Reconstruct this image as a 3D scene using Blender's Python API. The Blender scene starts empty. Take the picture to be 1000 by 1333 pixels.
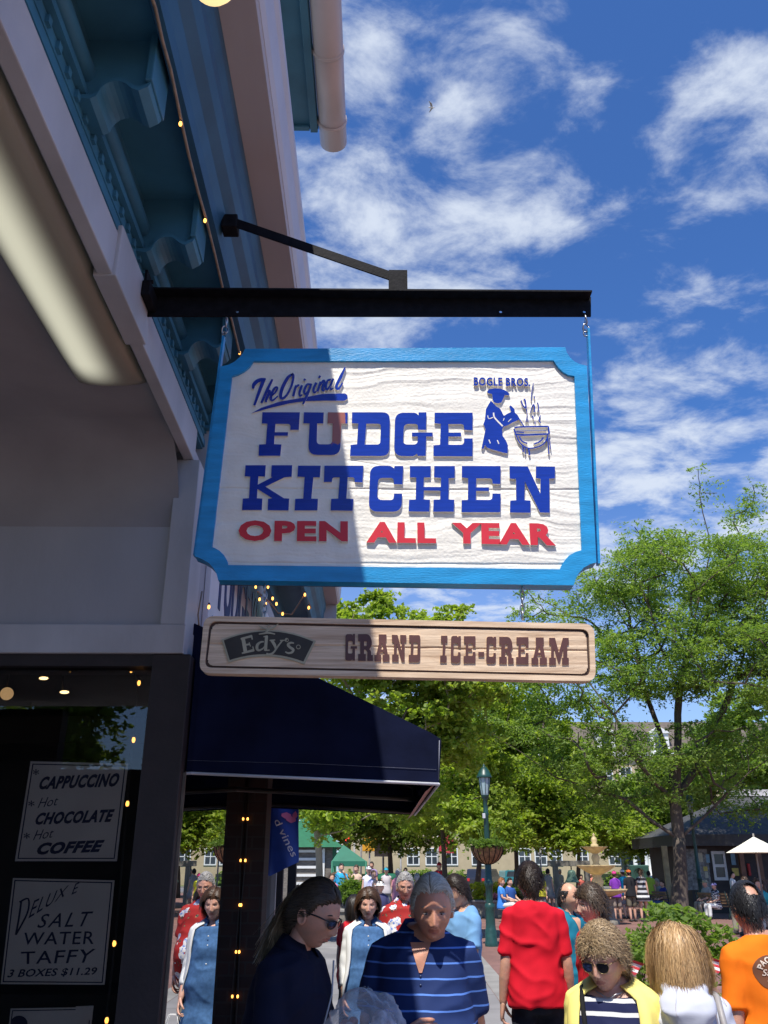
import bpy, bmesh, math, random
import numpy as np
from mathutils import Vector, Matrix
from mathutils.geometry import tessellate_polygon
from mathutils.bvhtree import BVHTree
R = math.radians
random.seed(7); rng = np.random.default_rng(7)
SC = bpy.context.scene
COL = SC.collection

# ---------------------------------------------------------------- camera
FPX = 1116.0; HZ = 1133.0; H = 1.68
TH = math.atan((HZ - 666.5) / FPX)
YAW = math.atan(0.0108)
cam_d = bpy.data.cameras.new("camera"); cam = bpy.data.objects.new("camera", cam_d); COL.objects.link(cam)
cam_d.sensor_fit = 'VERTICAL'; cam_d.sensor_height = 24.0; cam_d.sensor_width = 18.0
cam_d.lens = 24.0 * FPX / 1333.0; cam_d.clip_end = 3000.0; cam_d.clip_start = 0.02
cam.location = (0, 0, H); cam.rotation_euler = (R(90) + TH, 0, -YAW)
SC.camera = cam
_st, _ct, _sy, _cy = math.sin(TH), math.cos(TH), math.sin(YAW), math.cos(YAW)
_Rv = Vector((_cy, -_sy, 0)); _Fv = Vector((_sy * _ct, _cy * _ct, _st)); _Uv = _Rv.cross(_Fv)
def ray(u, v): return _Rv * ((u - 500.0) / FPX) + _Uv * ((666.5 - v) / FPX) + _Fv
def W(u, v, Y):                       # photo pixel -> point in the plane at distance Y
    d = ray(u, v); return Vector((0, 0, H)) + d * (Y / d.y)
def WX(u, v, X):
    d = ray(u, v); return Vector((0, 0, H)) + d * (X / d.x)
def WG(u, v, Z=0.0):
    d = ray(u, v); return Vector((0, 0, H)) + d * ((Z - H) / d.z)

# ---------------------------------------------------------------- light
SUN_DIR = Vector((0.158, 0.50, -1.0)).normalized()
sun_el = math.asin(-SUN_DIR.z); sun_az = math.atan2(-SUN_DIR.x, -SUN_DIR.y)
sd = bpy.data.lights.new("sun", 'SUN'); sd.energy = 5.0; sd.angle = R(0.53); sd.color = (1.0, 0.95, 0.87)
so = bpy.data.objects.new("sun", sd); COL.objects.link(so); so.location = (-4, -9, 20)
so.rotation_euler = SUN_DIR.to_track_quat('-Z', 'Y').to_euler()
SC.view_settings.view_transform = 'Standard'; SC.view_settings.look = 'None'
SC.view_settings.exposure = 0.38; SC.view_settings.gamma = 1.0; SC.view_settings.use_curve_mapping = False

def new_nodes(nt): nt.nodes.clear(); return nt.nodes, nt.links
wd = bpy.data.worlds.new("World"); SC.world = wd; wd.use_nodes = True
def build_world():
    N, L = new_nodes(wd.node_tree)
    out = N.new('ShaderNodeOutputWorld'); bg = N.new('ShaderNodeBackground'); bg.inputs[1].default_value = 0.115
    sky = N.new('ShaderNodeTexSky'); sky.sky_type = 'NISHITA'; sky.sun_disc = False
    sky.sun_elevation = sun_el; sky.sun_rotation = sun_az
    sky.air_density = 1.0; sky.dust_density = 0.25; sky.ozone_density = 4.5
    tc = N.new('ShaderNodeTexCoord'); sp = N.new('ShaderNodeSeparateXYZ'); L.new(tc.outputs['Generated'], sp.inputs[0])
    def math_(op, a, b=None, clamp=False):
        n = N.new('ShaderNodeMath'); n.operation = op; n.use_clamp = clamp
        for i, x in enumerate((a, b)):
            if x is None: continue
            if isinstance(x, (int, float)): n.inputs[i].default_value = x
            else: L.new(x, n.inputs[i])
        return n.outputs[0]
    zz = math_('ADD', math_('MAXIMUM', sp.outputs[2], 0.0), 0.12)
    cx = math_('DIVIDE', sp.outputs[0], zz); cy = math_('DIVIDE', sp.outputs[1], zz)
    cb = N.new('ShaderNodeCombineXYZ'); L.new(cx, cb.inputs[0]); L.new(cy, cb.inputs[1])
    mp = N.new('ShaderNodeMapping'); mp.inputs['Rotation'].default_value = (0, 0, R(-32)); mp.inputs['Scale'].default_value = (3.8, 4.6, 1)
    mp.inputs['Location'].default_value = (3.1, 1.7, 0)
    L.new(cb.outputs[0], mp.inputs[0])
    n1 = N.new('ShaderNodeTexNoise'); n1.inputs['Scale'].default_value = 1.5; n1.inputs['Detail'].default_value = 12; n1.inputs['Roughness'].default_value = 0.62; n1.inputs['Distortion'].default_value = 0.22
    L.new(mp.outputs[0], n1.inputs['Vector'])
    # cloud banks: soft bumps round chosen directions
    acc = None
    banks = [((570, 255), .115, .36), ((700, 165), .095, .48), ((740, 125), .05, .38), ((640, 215), .09, .44), ((440, 300), .09, .34), ((500, 320), .09, .36), ((640, 60), .07, .22),
             ((480, 380), .10, .30), ((620, 370), .07, .24), ((940, 160), .08, .36), ((985, 110), .07, .32), ((880, 180), .05, .24), ((890, 375), .05, .30), ((460, 90), .05, .24), ((910, 265), .05, .16), ((780, 320), .06, .14),
             ((850, 545), .10, .40), ((790, 600), .09, .36), ((800, 670), .11, .44), ((930, 530), .07, .14), ((1000, 650), .18, .34), ((600, 780), .25, .40), ((470, 440), .09, .24), ((800, 30), .06, .10), ((900, 640), .1, .36),
             ((250, 60), .2, .3), ((1300, 500), .3, .3), ((-300, 400), .4, .3)]
    for (px, rad, w) in banks:
        d = ray(*px).normalized()
        vm = N.new('ShaderNodeVectorMath'); vm.operation = 'DISTANCE'; L.new(tc.outputs['Generated'], vm.inputs[0]); vm.inputs[1].default_value = d
        mr = N.new('ShaderNodeMapRange'); mr.interpolation_type = 'SMOOTHSTEP'; L.new(vm.outputs['Value'], mr.inputs[0])
        mr.inputs[1].default_value = 0.0; mr.inputs[2].default_value = rad * 1.45; mr.inputs[3].default_value = w; mr.inputs[4].default_value = 0.0
        acc = mr.outputs[0] if acc is None else math_('ADD', acc, mr.outputs[0])
    acc = math_('MINIMUM', acc, 0.44)
    n2 = N.new('ShaderNodeTexNoise'); n2.inputs['Scale'].default_value = 0.9; n2.inputs['Detail'].default_value = 3; L.new(mp.outputs[0], n2.inputs['Vector'])
    nz = math_('ADD', math_('MULTIPLY', n1.outputs[0], 1.9), math_('MULTIPLY', n2.outputs[0], 0.25))
    s = math_('ADD', nz, math_('MULTIPLY', acc, 0.95))
    mr = N.new('ShaderNodeMapRange'); mr.interpolation_type = 'SMOOTHSTEP'; L.new(s, mr.inputs[0])
    mr.inputs[1].default_value = 1.22; mr.inputs[2].default_value = 1.80; mr.inputs[3].default_value = 0.0; mr.inputs[4].default_value = 0.88
    hz = N.new('ShaderNodeMapRange'); L.new(sp.outputs[2], hz.inputs[0]); hz.inputs[1].default_value = 0.02; hz.inputs[2].default_value = 0.42; hz.inputs[3].default_value = 0.45; hz.inputs[4].default_value = 0.0
    mask = math_('MAXIMUM', mr.outputs[0], hz.outputs[0])
    tint = N.new('ShaderNodeMix'); tint.data_type = 'RGBA'; tint.blend_type = 'MULTIPLY'; tint.inputs[0].default_value = 1.0
    L.new(sky.outputs[0], tint.inputs[6]); tint.inputs[7].default_value = (0.50, 0.79, 1.18, 1)
    mx = N.new('ShaderNodeMix'); mx.data_type = 'RGBA'; L.new(mask, mx.inputs[0]); L.new(tint.outputs[2], mx.inputs[6])
    mx.inputs[7].default_value = (5.2, 5.7, 6.5, 1)
    L.new(mx.outputs[2], bg.inputs[0]); L.new(bg.outputs[0], out.inputs[0])
build_world()

# ---------------------------------------------------------------- materials
MATS = {}
def mat(name, col, rough=0.6, var=0.12, vs=6.0, col2=None, bump=0.0, bs=60.0, metal=0.0, spec=0.5, stretch=(1, 1, 1), emit=0.0, coat=0.0, ecol=None, sss=0.0, trans=0.0, lo=0.35, hi=0.65, det=4.0):
    if name in MATS: return MATS[name]
    m = bpy.data.materials.new(name); m.use_nodes = True; N, L = new_nodes(m.node_tree)
    out = N.new('ShaderNodeOutputMaterial'); b = N.new('ShaderNodeBsdfPrincipled'); L.new(b.outputs[0], out.inputs[0])
    tc = N.new('ShaderNodeTexCoord'); mp = N.new('ShaderNodeMapping'); mp.inputs['Scale'].default_value = stretch; L.new(tc.outputs['Object'], mp.inputs[0])
    n = N.new('ShaderNodeTexNoise'); n.inputs['Scale'].default_value = vs; n.inputs['Detail'].default_value = det; L.new(mp.outputs[0], n.inputs[0])
    cr = N.new('ShaderNodeValToRGB'); L.new(n.outputs[0], cr.inputs[0])
    c1 = [max(0, c * (1 - var)) for c in col]; c2 = [min(1, c * (1 + var)) for c in (col2 or col)]
    cr.color_ramp.elements[0].position = lo; cr.color_ramp.elements[1].position = hi
    cr.color_ramp.elements[0].color = (*c1, 1); cr.color_ramp.elements[1].color = (*c2, 1)
    L.new(cr.outputs[0], b.inputs['Base Color'])
    b.inputs['Roughness'].default_value = rough; b.inputs['Metallic'].default_value = metal; b.inputs['Specular IOR Level'].default_value = spec
    b.inputs['Coat Weight'].default_value = coat
    if sss: b.inputs['Subsurface Weight'].default_value = sss; b.inputs['Subsurface Radius'].default_value = (0.012, 0.005, 0.003); b.inputs['Subsurface Scale'].default_value = 1.0
    if emit: b.inputs['Emission Color'].default_value = (*(ecol or col), 1); b.inputs['Emission Strength'].default_value = emit
    if bump:
        n2 = N.new('ShaderNodeTexNoise'); n2.inputs['Scale'].default_value = bs; n2.inputs['Detail'].default_value = 5; L.new(mp.outputs[0], n2.inputs[0])
        bp = N.new('ShaderNodeBump'); bp.inputs['Strength'].default_value = bump; bp.inputs['Distance'].default_value = 0.01; L.new(n2.outputs[0], bp.inputs['Height']); L.new(bp.outputs[0], b.inputs['Normal'])
    MATS[name] = m; return m

def glass_mat(name, ior=1.6, tint=(0.75, 0.8, 0.82), base=0.0, rough=0.0):
    if name in MATS: return MATS[name]
    m = bpy.data.materials.new(name); m.use_nodes = True; N, L = new_nodes(m.node_tree)
    out = N.new('ShaderNodeOutputMaterial'); t = N.new('ShaderNodeBsdfTransparent'); t.inputs[0].default_value = (*tint, 1)
    g = N.new('ShaderNodeBsdfGlossy'); g.inputs['Roughness'].default_value = rough
    fr = N.new('ShaderNodeFresnel'); fr.inputs[0].default_value = ior
    ad = N.new('ShaderNodeMath'); ad.operation = 'ADD'; ad.use_clamp = True; L.new(fr.outputs[0], ad.inputs[0]); ad.inputs[1].default_value = base
    mx = N.new('ShaderNodeMixShader'); L.new(ad.outputs[0], mx.inputs[0]); L.new(t.outputs[0], mx.inputs[1]); L.new(g.outputs[0], mx.inputs[2]); L.new(mx.outputs[0], out.inputs[0])
    MATS[name] = m; return m

# ---------------------------------------------------------------- object helpers
def tag(o, label=None, cat=None, group=None, kind=None):
    if label: o['label'] = label
    if cat: o['category'] = cat
    if group: o['group'] = group
    if kind: o['kind'] = kind
    return o
def thing(name, label, cat, loc=(0, 0, 0), rz=0.0, group=None, scale=1.0):
    o = bpy.data.objects.new(name, None); COL.objects.link(o); o.empty_display_size = 0.2
    o.location = loc; o.rotation_euler = (0, 0, rz); o.scale = (scale,) * 3
    return tag(o, label, cat, group)
def root_of(o):
    while o.parent: o = o.parent
    return o
def link(name, me, mats, parent=None, local=False):
    """link a mesh; its vertices are world coordinates unless local is set"""
    o = bpy.data.objects.new(name, me); COL.objects.link(o)
    for m in (mats if isinstance(mats, (list, tuple)) else [mats]):
        if m is not None: me.materials.append(m)
    if parent:
        o.parent = parent
        if not local:
            l = root_of(parent).location; me.transform(Matrix.Translation(-Vector(l)))
    return o
def dup(o, parent=None):
    c = o.copy(); COL.objects.link(c); c.parent = parent
    for ch in o.children: dup(ch, c)
    return c

class MB:
    def __init__(s): s.v = []; s.f = []; s.mi = []; s.sm = []
    def add(s, vs, fs, mi=0, smooth=False):
        o = len(s.v); s.v += [tuple(p) for p in vs]
        for f in fs: s.f.append(tuple(i + o for i in f)); s.mi.append(mi); s.sm.append(smooth)
        return s
    def box(s, a, b, mi=0, bev=0.0):
        x0, x1 = sorted((a[0], b[0])); y0, y1 = sorted((a[1], b[1])); z0, z1 = sorted((a[2], b[2]))
        if bev <= 0:
            v = [(x, y, z) for x in (x0, x1) for y in (y0, y1) for z in (z0, z1)]
            return s.add(v, [(0, 1, 3, 2), (4, 6, 7, 5), (0, 4, 5, 1), (2, 3, 7, 6), (0, 2, 6, 4), (1, 5, 7, 3)], mi)
        bm = bmesh.new(); bmesh.ops.create_cube(bm, size=1)
        for q in bm.verts: q.co = Vector(((x0 + x1) / 2 + q.co.x * (x1 - x0), (y0 + y1) / 2 + q.co.y * (y1 - y0), (z0 + z1) / 2 + q.co.z * (z1 - z0)))
        bmesh.ops.bevel(bm, geom=list(bm.edges), offset=bev, segments=2, affect='EDGES', profile=0.5)
        bm.verts.index_update(); s.add([q.co for q in bm.verts], [[q.index for q in f.verts] for f in bm.faces], mi); bm.free(); return s
    def obox(s, c, ax, ay, az, mi=0):       # oriented box: centre and three half-vectors
        c, ax, ay, az = map(Vector, (c, ax, ay, az))
        v = [c + ax * i + ay * j + az * k for i in (-1, 1) for j in (-1, 1) for k in (-1, 1)]
        return s.add(v, [(0, 1, 3, 2), (4, 6, 7, 5), (0, 4, 5, 1), (2, 3, 7, 6), (0, 2, 6, 4), (1, 5, 7, 3)], mi)
    def tube(s, pts, r, n=8, mi=0, cap=True, smooth=True, closed=False):
        pts = [Vector(p) for p in pts]; rr = r if isinstance(r, (list, tuple, np.ndarray)) else [r] * len(pts)
        vs = []; fs = []; up = Vector((0, 0, 1)); prev = None; k = len(pts)
        for i, p in enumerate(pts):
            if closed: t = pts[(i + 1) % k] - pts[i - 1]
            else: t = pts[min(i + 1, k - 1)] - pts[max(i - 1, 0)]
            t.normalize()
            if prev is None:
                a = t.cross(up)
                if a.length < 1e-3: a = t.cross(Vector((0, 1, 0)))
            else: a = prev - t * prev.dot(t)
            a.normalize(); prev = a; b = t.cross(a)
            for j in range(n):
                an = 2 * math.pi * j / n; vs.append(p + (a * math.cos(an) + b * math.sin(an)) * rr[i])
        for i in range(k if closed else k - 1):
            i2 = (i + 1) % k
            for j in range(n): fs.append((i * n + j, i * n + (j + 1) % n, i2 * n + (j + 1) % n, i2 * n + j))
        if cap and not closed: fs.append(tuple(range(n - 1, -1, -1))); fs.append(tuple((k - 1) * n + j for j in range(n)))
        return s.add(vs, fs, mi, smooth)
    def lathe(s, c, prof, n=20, mi=0, smooth=True, scallop=None):   # prof: (radius, z) pairs round a vertical axis
        c = Vector(c); vs = []; fs = []
        for (r, z) in prof:
            for j in range(n):
                a = 2 * math.pi * j / n; q = r
                if scallop: q = r * (1 + scallop[1] * math.cos(a * scallop[0]))
                vs.append(c + Vector((q * math.cos(a), q * math.sin(a), z)))
        for i in range(len(prof) - 1):
            for j in range(n): fs.append((i * n + j, i * n + (j + 1) % n, (i + 1) * n + (j + 1) % n, (i + 1) * n + j))
        return s.add(vs, fs, mi, smooth)
    def ball(s, c, r, n=10, mi=0):
        c = Vector(c); r = Vector(r) if isinstance(r, (list, tuple, Vector)) else Vector((r, r, r))
        vs = []; fs = []; m = n // 2 + 1
        for i in range(m + 1):
            t = math.pi * i / m
            for j in range(n):
                a = 2 * math.pi * j / n; vs.append(c + Vector((r.x * math.sin(t) * math.cos(a), r.y * math.sin(t) * math.sin(a), r.z * math.cos(t))))
        for i in range(m):
            for j in range(n): fs.append((i * n + j, (i + 1) * n + j, (i + 1) * n + (j + 1) % n, i * n + (j + 1) % n))
        return s.add(vs, fs, mi, True)
    def prism(s, polys, front, back, mi=0, ms=None):
        """polys: outline first, then holes, as 2-D points; front(p) and back(p) place them in space"""
        ms = mi if ms is None else ms
        loops = [[Vector((p[0], p[1], 0)) for p in q] for q in polys]
        tris = tessellate_polygon(loops); flat = [p for q in polys for p in q]
        n = len(flat); v = [front(p) for p in flat] + [back(p) for p in flat]
        s.add(v, [t for t in tris] + [(t[2] + n, t[1] + n, t[0] + n) for t in tris], mi)
        o = 0
        for q in polys:
            k = len(q)
            vv = [front(p) for p in q] + [back(p) for p in q]
            s.add(vv, [(i, (i + 1) % k, k + (i + 1) % k, k + i) for i in range(k)], ms); o += k
        return s
    def build(s, name, mats, parent=None, local=False, fix=True, weld=False):
        me = bpy.data.meshes.new(name); me.from_pydata([tuple(p) for p in s.v], [], s.f)
        me.polygons.foreach_set('material_index', s.mi); me.polygons.foreach_set('use_smooth', s.sm)
        if fix:
            bm = bmesh.new(); bm.from_mesh(me)
            if weld: bmesh.ops.remove_doubles(bm, verts=bm.verts, dist=1e-5)
            bmesh.ops.recalc_face_normals(bm, faces=bm.faces); bm.to_mesh(me); bm.free()
        me.update()
        return link(name, me, mats, parent, local)

def rnd(pts, seg=5):
    """fillet an outline: points are (x, y) or (x, y, radius)"""
    out = []; n = len(pts)
    for i, p in enumerate(pts):
        if len(p) < 3 or p[2] <= 0: out.append((p[0], p[1])); continue
        P = Vector(p[:2]); A = Vector(pts[i - 1][:2]) - P; B = Vector(pts[(i + 1) % n][:2]) - P
        r = min(p[2], A.length * .49, B.length * .49); a = P + A.normalized() * r; b = P + B.normalized() * r
        for k in range(seg + 1):
            t = k / seg; q = a * (1 - t) ** 2 + P * 2 * t * (1 - t) + b * t * t; out.append((q.x, q.y))
    return out
def ribbon(pts, w, seg=4, taper=None):
    """outline of a brush stroke along pts; w is a width or list of widths"""
    P = [Vector(p) for p in pts]; n = len(P); ws = w if isinstance(w, (list, tuple)) else [w] * n
    # Catmull-Rom smoothing
    Q = []; WW = []
    for i in range(n - 1):
        p0, p1, p2, p3 = P[max(i - 1, 0)], P[i], P[i + 1], P[min(i + 2, n - 1)]
        for k in range(seg):
            t = k / seg; Q.append(0.5 * ((2 * p1) + (p2 - p0) * t + (2 * p0 - 5 * p1 + 4 * p2 - p3) * t * t + (3 * p1 - p0 - 3 * p2 + p3) * t ** 3)); WW.append(ws[i] * (1 - t) + ws[i + 1] * t)
    Q.append(P[-1]); WW.append(ws[-1]); L_ = []; R_ = []
    for i, q in enumerate(Q):
        t = Q[min(i + 1, len(Q) - 1)] - Q[max(i - 1, 0)]; t = t.normalized() if t.length > 1e-9 else Vector((1, 0)); nn = Vector((-t.y, t.x)) * WW[i] / 2
        L_.append(q + nn); R_.append(q - nn)
    return L_, R_
def stroke(mb, pts, w, place, y0, y1, mi=0, ms=None, seg=4):
    """one brush stroke as a raised strip: place(p, depth) maps a 2-D point to space"""
    ms = mi if ms is None else ms
    L_, R_ = ribbon(pts, w, seg); n = len(L_)
    v = [place(p, y0) for p in L_] + [place(p, y0) for p in R_] + [place(p, y1) for p in L_] + [place(p, y1) for p in R_]
    mb.add(v, [(i, i + 1, n + i + 1, n + i) for i in range(n - 1)], mi)
    mb.add(v, [(i, i + 1, 2 * n + i + 1, 2 * n + i) for i in range(n - 1)] + [(n + i, n + i + 1, 3 * n + i + 1, 3 * n + i) for i in range(n - 1)] + [(0, n, 3 * n, 2 * n), (n - 1, 2 * n - 1, 4 * n - 1, 3 * n - 1)], ms)

def text_mesh(s, offset=0.0, shear=0.0, space=1.0):
    """filled flat outlines of a line of type, scaled to the unit box: (verts, faces, aspect)"""
    c = bpy.data.curves.new('t', 'FONT'); c.body = s; c.offset = offset; c.shear = shear; c.space_character = space; c.resolution_u = 3
    o = bpy.data.objects.new('t', c); COL.objects.link(o)
    dg = bpy.context.evaluated_depsgraph_get(); dg.update()
    me = bpy.data.meshes.new_from_object(o.evaluated_get(dg))
    v = np.array([q.co[:2] for q in me.vertices]); f = [tuple(p.vertices) for p in me.polygons]
    bpy.data.objects.remove(o); bpy.data.curves.remove(c); bpy.data.meshes.remove(me)
    lo = v.min(0); hi = v.max(0); return (v - lo) / (hi - lo), f, (hi - lo)[0] / (hi - lo)[1]
def text_on(mb, s, fn, depth, mi=0, ms=None, **k):
    """fn(x, y, d) places a unit-box point at relief d; raised by depth"""
    v, f, a = text_mesh(s, **k); ms = mi if ms is None else ms
    mb.add([fn(x, y, depth) for x, y in v], f, mi)
    cnt = {}
    for q in f:
        for i in range(len(q)):
            e = (q[i], q[(i + 1) % len(q)]); cnt[tuple(sorted(e))] = cnt.get(tuple(sorted(e)), 0) + 1
    ed = [e for e, c in cnt.items() if c == 1]
    vv = []; ff = []
    for (i, j) in ed:
        o = len(vv); vv += [fn(*v[i], depth), fn(*v[j], depth), fn(*v[j], 0), fn(*v[i], 0)]; ff.append((o, o + 1, o + 2, o + 3))
    mb.add(vv, ff, ms)
def quad_map(c, Y):
    """unit box onto a pixel quadrilateral (bl, br, tr, tl) in the plane Y; relief comes towards the viewer"""
    bl, br, tr, tl = [Vector(p) for p in c]
    def fn(x, y, d):
        p = (bl * (1 - x) + br * x) * (1 - y) + (tl * (1 - x) + tr * x) * y
        w = W(p.x, p.y, Y); return Vector((w.x, w.y - d, w.z))
    return fn

def vnoise(x, y, seed=0):             # smooth value noise on arrays
    x = np.asarray(x, float); y = np.asarray(y, float)
    xi = np.floor(x).astype(np.int64); yi = np.floor(y).astype(np.int64); xf = x - xi; yf = y - yi
    def h(a, b):
        n = (a * 374761393 + b * 668265263 + seed * 974634777) & 0xffffffff
        n = ((n ^ (n >> 13)) * 1274126177) & 0xffffffff; return ((n ^ (n >> 16)) & 0xffff) / 65535.0
    u = xf * xf * (3 - 2 * xf); w = yf * yf * (3 - 2 * yf)
    return (h(xi, yi) * (1 - u) + h(xi + 1, yi) * u) * (1 - w) + (h(xi, yi + 1) * (1 - u) + h(xi + 1, yi + 1) * u) * w
def mesh_np(name, V, Fq, mats, parent=None, smooth=True, mi=None, local=False):
    me = bpy.data.meshes.new(name); V = np.asarray(V, dtype=np.float32); Fq = np.asarray(Fq, dtype=np.int32); k = Fq.shape[1]
    me.vertices.add(len(V)); me.vertices.foreach_set('co', V.ravel())
    me.loops.add(Fq.size); me.loops.foreach_set('vertex_index', Fq.ravel())
    me.polygons.add(len(Fq)); me.polygons.foreach_set('loop_start', np.arange(0, Fq.size, k, dtype=np.int32))
    me.update(calc_edges=True)
    me.polygons.foreach_set('use_smooth', np.full(len(Fq), smooth))
    if mi is not None: me.polygons.foreach_set('material_index', np.asarray(mi, dtype=np.int32))
    me.update(); return link(name, me, mats, parent, local)
# ================================================================ the hanging signs
SY = 2.40
white_paint = mat('white_sign_paint', (0.80, 0.765, 0.68), 0.55, 0.05, 14, bump=0.15, bs=120)
blue_paint = mat('bright_blue_paint', (0.014, 0.27, 0.57), 0.36, 0.16, 7, bump=0.18, bs=60, stretch=(1, 1, 5), det=8)
letter_blue = mat('letter_blue_enamel', (0.012, 0.04, 0.33), 0.16, 0.10, 12, bump=0.10, bs=30, stretch=(1, 1, 9))
letter_red = mat('letter_red_enamel', (0.62, 0.022, 0.035), 0.4, 0.06, 12)
black_iron = mat('black_iron', (0.008, 0.008, 0.010), 0.65, 0.3, 30, bump=0.1, bs=90, spec=0.12)
galv = mat('galvanised_steel', (0.42, 0.42, 0.43), 0.35, 0.2, 40, metal=1.0)
under_mat = mat('weathered_board_edge', (0.10, 0.085, 0.10), 0.8, 0.2, 20)
def wood_mat(name, c1, c2, scale=26.0):
    m = bpy.data.materials.new(name); m.use_nodes = True; N, L = new_nodes(m.node_tree)
    out = N.new('ShaderNodeOutputMaterial'); b = N.new('ShaderNodeBsdfPrincipled'); L.new(b.outputs[0], out.inputs[0]); b.inputs['Roughness'].default_value = 0.55
    tc = N.new('ShaderNodeTexCoord'); mp = N.new('ShaderNodeMapping'); mp.inputs['Scale'].default_value = (1.2, 1, 22); L.new(tc.outputs['Object'], mp.inputs[0])
    n = N.new('ShaderNodeTexNoise'); n.inputs['Scale'].default_value = 3.2; n.inputs['Detail'].default_value = 8; n.inputs['Roughness'].default_value = 0.62; n.inputs['Distortion'].default_value = 0.6; L.new(mp.outputs[0], n.inputs[0])
    cr = N.new('ShaderNodeValToRGB'); L.new(n.outputs[0], cr.inputs[0]); cr.color_ramp.elements[0].position = 0.3; cr.color_ramp.elements[1].position = 0.62
    cr.color_ramp.elements[0].color = (*c1, 1); cr.color_ramp.elements[1].color = (*c2, 1); L.new(cr.outputs[0], b.inputs['Base Color'])
    bp = N.new('ShaderNodeBump'); bp.inputs['Strength'].default_value = 0.35; bp.inputs['Distance'].default_value = 0.004; L.new(n.outputs[0], bp.inputs['Height']); L.new(bp.outputs[0], b.inputs['Normal'])
    return m
cedar = wood_mat('pale_cedar', (0.46, 0.30, 0.18), (0.80, 0.61, 0.42))
brown_letter = mat('brown_letter_paint', (0.10, 0.035, 0.028), 0.5, 0.12, 20)
groove_brown = mat('groove_brown', (0.065, 0.03, 0.02), 0.6, 0.2, 20)

def front(dy): return lambda p: W(p[0], p[1], SY) + Vector((0, dy, 0))
def place_sign(p, dy): return W(p[0], p[1], SY) + Vector((0, dy, 0))

sign = thing('hanging_sign', 'large white carved sign with blue frame and red and blue words', 'sign', W(510, 756, SY))
OUT = [(319, 454), (736, 452)] + [(738, 459), (742, 465), (748, 470.5), (755, 474), (764, 476)] + [(776.5, 732)] + \
      [(768, 734.5), (760, 739), (753.5, 746), (749.5, 754), (747, 762)] + [(284, 755)] + [(282, 747), (278, 739.5), (272, 733), (264, 728), (253.5, 724)] + \
      [(287, 477)] + [(297, 475), (305, 471), (312, 465), (316, 460)]
INN = [(330, 470), (720.5, 469)] + [(724, 474), (728, 479), (733, 484), (740, 488), (748, 489.5)] + [(757.5, 716)] + \
      [(749, 718.5), (741, 723), (735.5, 729), (731, 736), (729, 741)] + [(297, 735.5)] + [(296, 730), (292, 723), (286, 717), (281, 714), (276, 712)] + \
      [(302, 489.5)] + [(310, 487), (318, 483), (325, 477)]
mb = MB(); mb.prism([OUT, INN], front(0), front(0.045), 0, 0)
mb.build('frame', [blue_paint], sign)
mb = MB(); mb.prism([OUT], front(0.046), front(0.05), 0, 0); mb.build('backing_board', [under_mat], sign)

def grain_panel(name, u0, u1, v0, v1, nu, nv, yb, amp, outline, mats, parent, seed, skew=None, crack=None):
    uu, vv = np.meshgrid(np.linspace(0, 1, nu), np.linspace(0, 1, nv))
    if skew: U, V = skew(uu, vv)
    else: U = u0 + (u1 - u0) * uu; V = v0 + (v1 - v0) * vv
    wob = vnoise(U / 75, V / 55, seed) * 16 + vnoise(U / 28, V / 16, seed + 1) * 5 + vnoise(U / 9, V / 7, seed + 2) * 1.4
    t = V + wob
    h = 0.55 * vnoise(t / 6.5, U / 240, seed + 3) + 0.40 * vnoise(t / 2.7, U / 120, seed + 4) + 0.22 * vnoise(t / 1.3, U / 60, seed + 8) + 0.9 * vnoise(U / 150, V / 20, seed + 5) + 0.18 * vnoise(U / 4, V / 2.5, seed + 6)
    patch = 0.45 + 0.85 * vnoise(U / 70, V / 32, seed + 7)
    h = (h - 1.1) * patch
    if crack:
        for (c0, slope, dep) in crack: h -= dep * np.exp(-((V - c0 - slope * (U - 500) - 1.5 * vnoise(U / 30, V * 0, seed + 9)) / 0.9) ** 2)
    a = (U - 500) / FPX; b = (666.5 - V) / FPX
    D = np.stack([a * _Rv[i] + b * _Uv[i] + _Fv[i] for i in range(3)], -1)
    P = D * (SY / D[..., 1:2]); P[..., 2] += H; P[..., 1] += yb - amp * h
    keep = np.ones(U.shape, bool)
    if outline is not None:
        keep[:] = False; j = len(outline) - 1
        for i in range(len(outline)):
            xi, yi = outline[i][:2]; xj, yj = outline[j][:2]
            c = ((yi > V) != (yj > V)) & (U < (xj - xi) * (V - yi) / (yj - yi + 1e-12) + xi); keep ^= c; j = i
    idx = np.arange(nu * nv).reshape(nv, nu)
    Q = np.stack([idx[:-1, :-1], idx[1:, :-1], idx[1:, 1:], idx[:-1, 1:]], -1).reshape(-1, 4)
    kk = (keep[:-1, :-1] & keep[1:, :-1] & keep[1:, 1:] & keep[:-1, 1:]).ravel()
    return mesh_np(name, P.reshape(-1, 3), Q[kk], mats, parent)
GROW = [((p[0] - 515) * 1.012 + 515, (p[1] - 605) * 1.015 + 605) for p in INN]
grain_panel('panel', 270, 762, 464, 746, 560, 330, 0.0105, 0.0035, GROW, [white_paint], sign, 3, crack=[(634, 0.004, 1.0), (731, 0.006, 0.9)])

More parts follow.
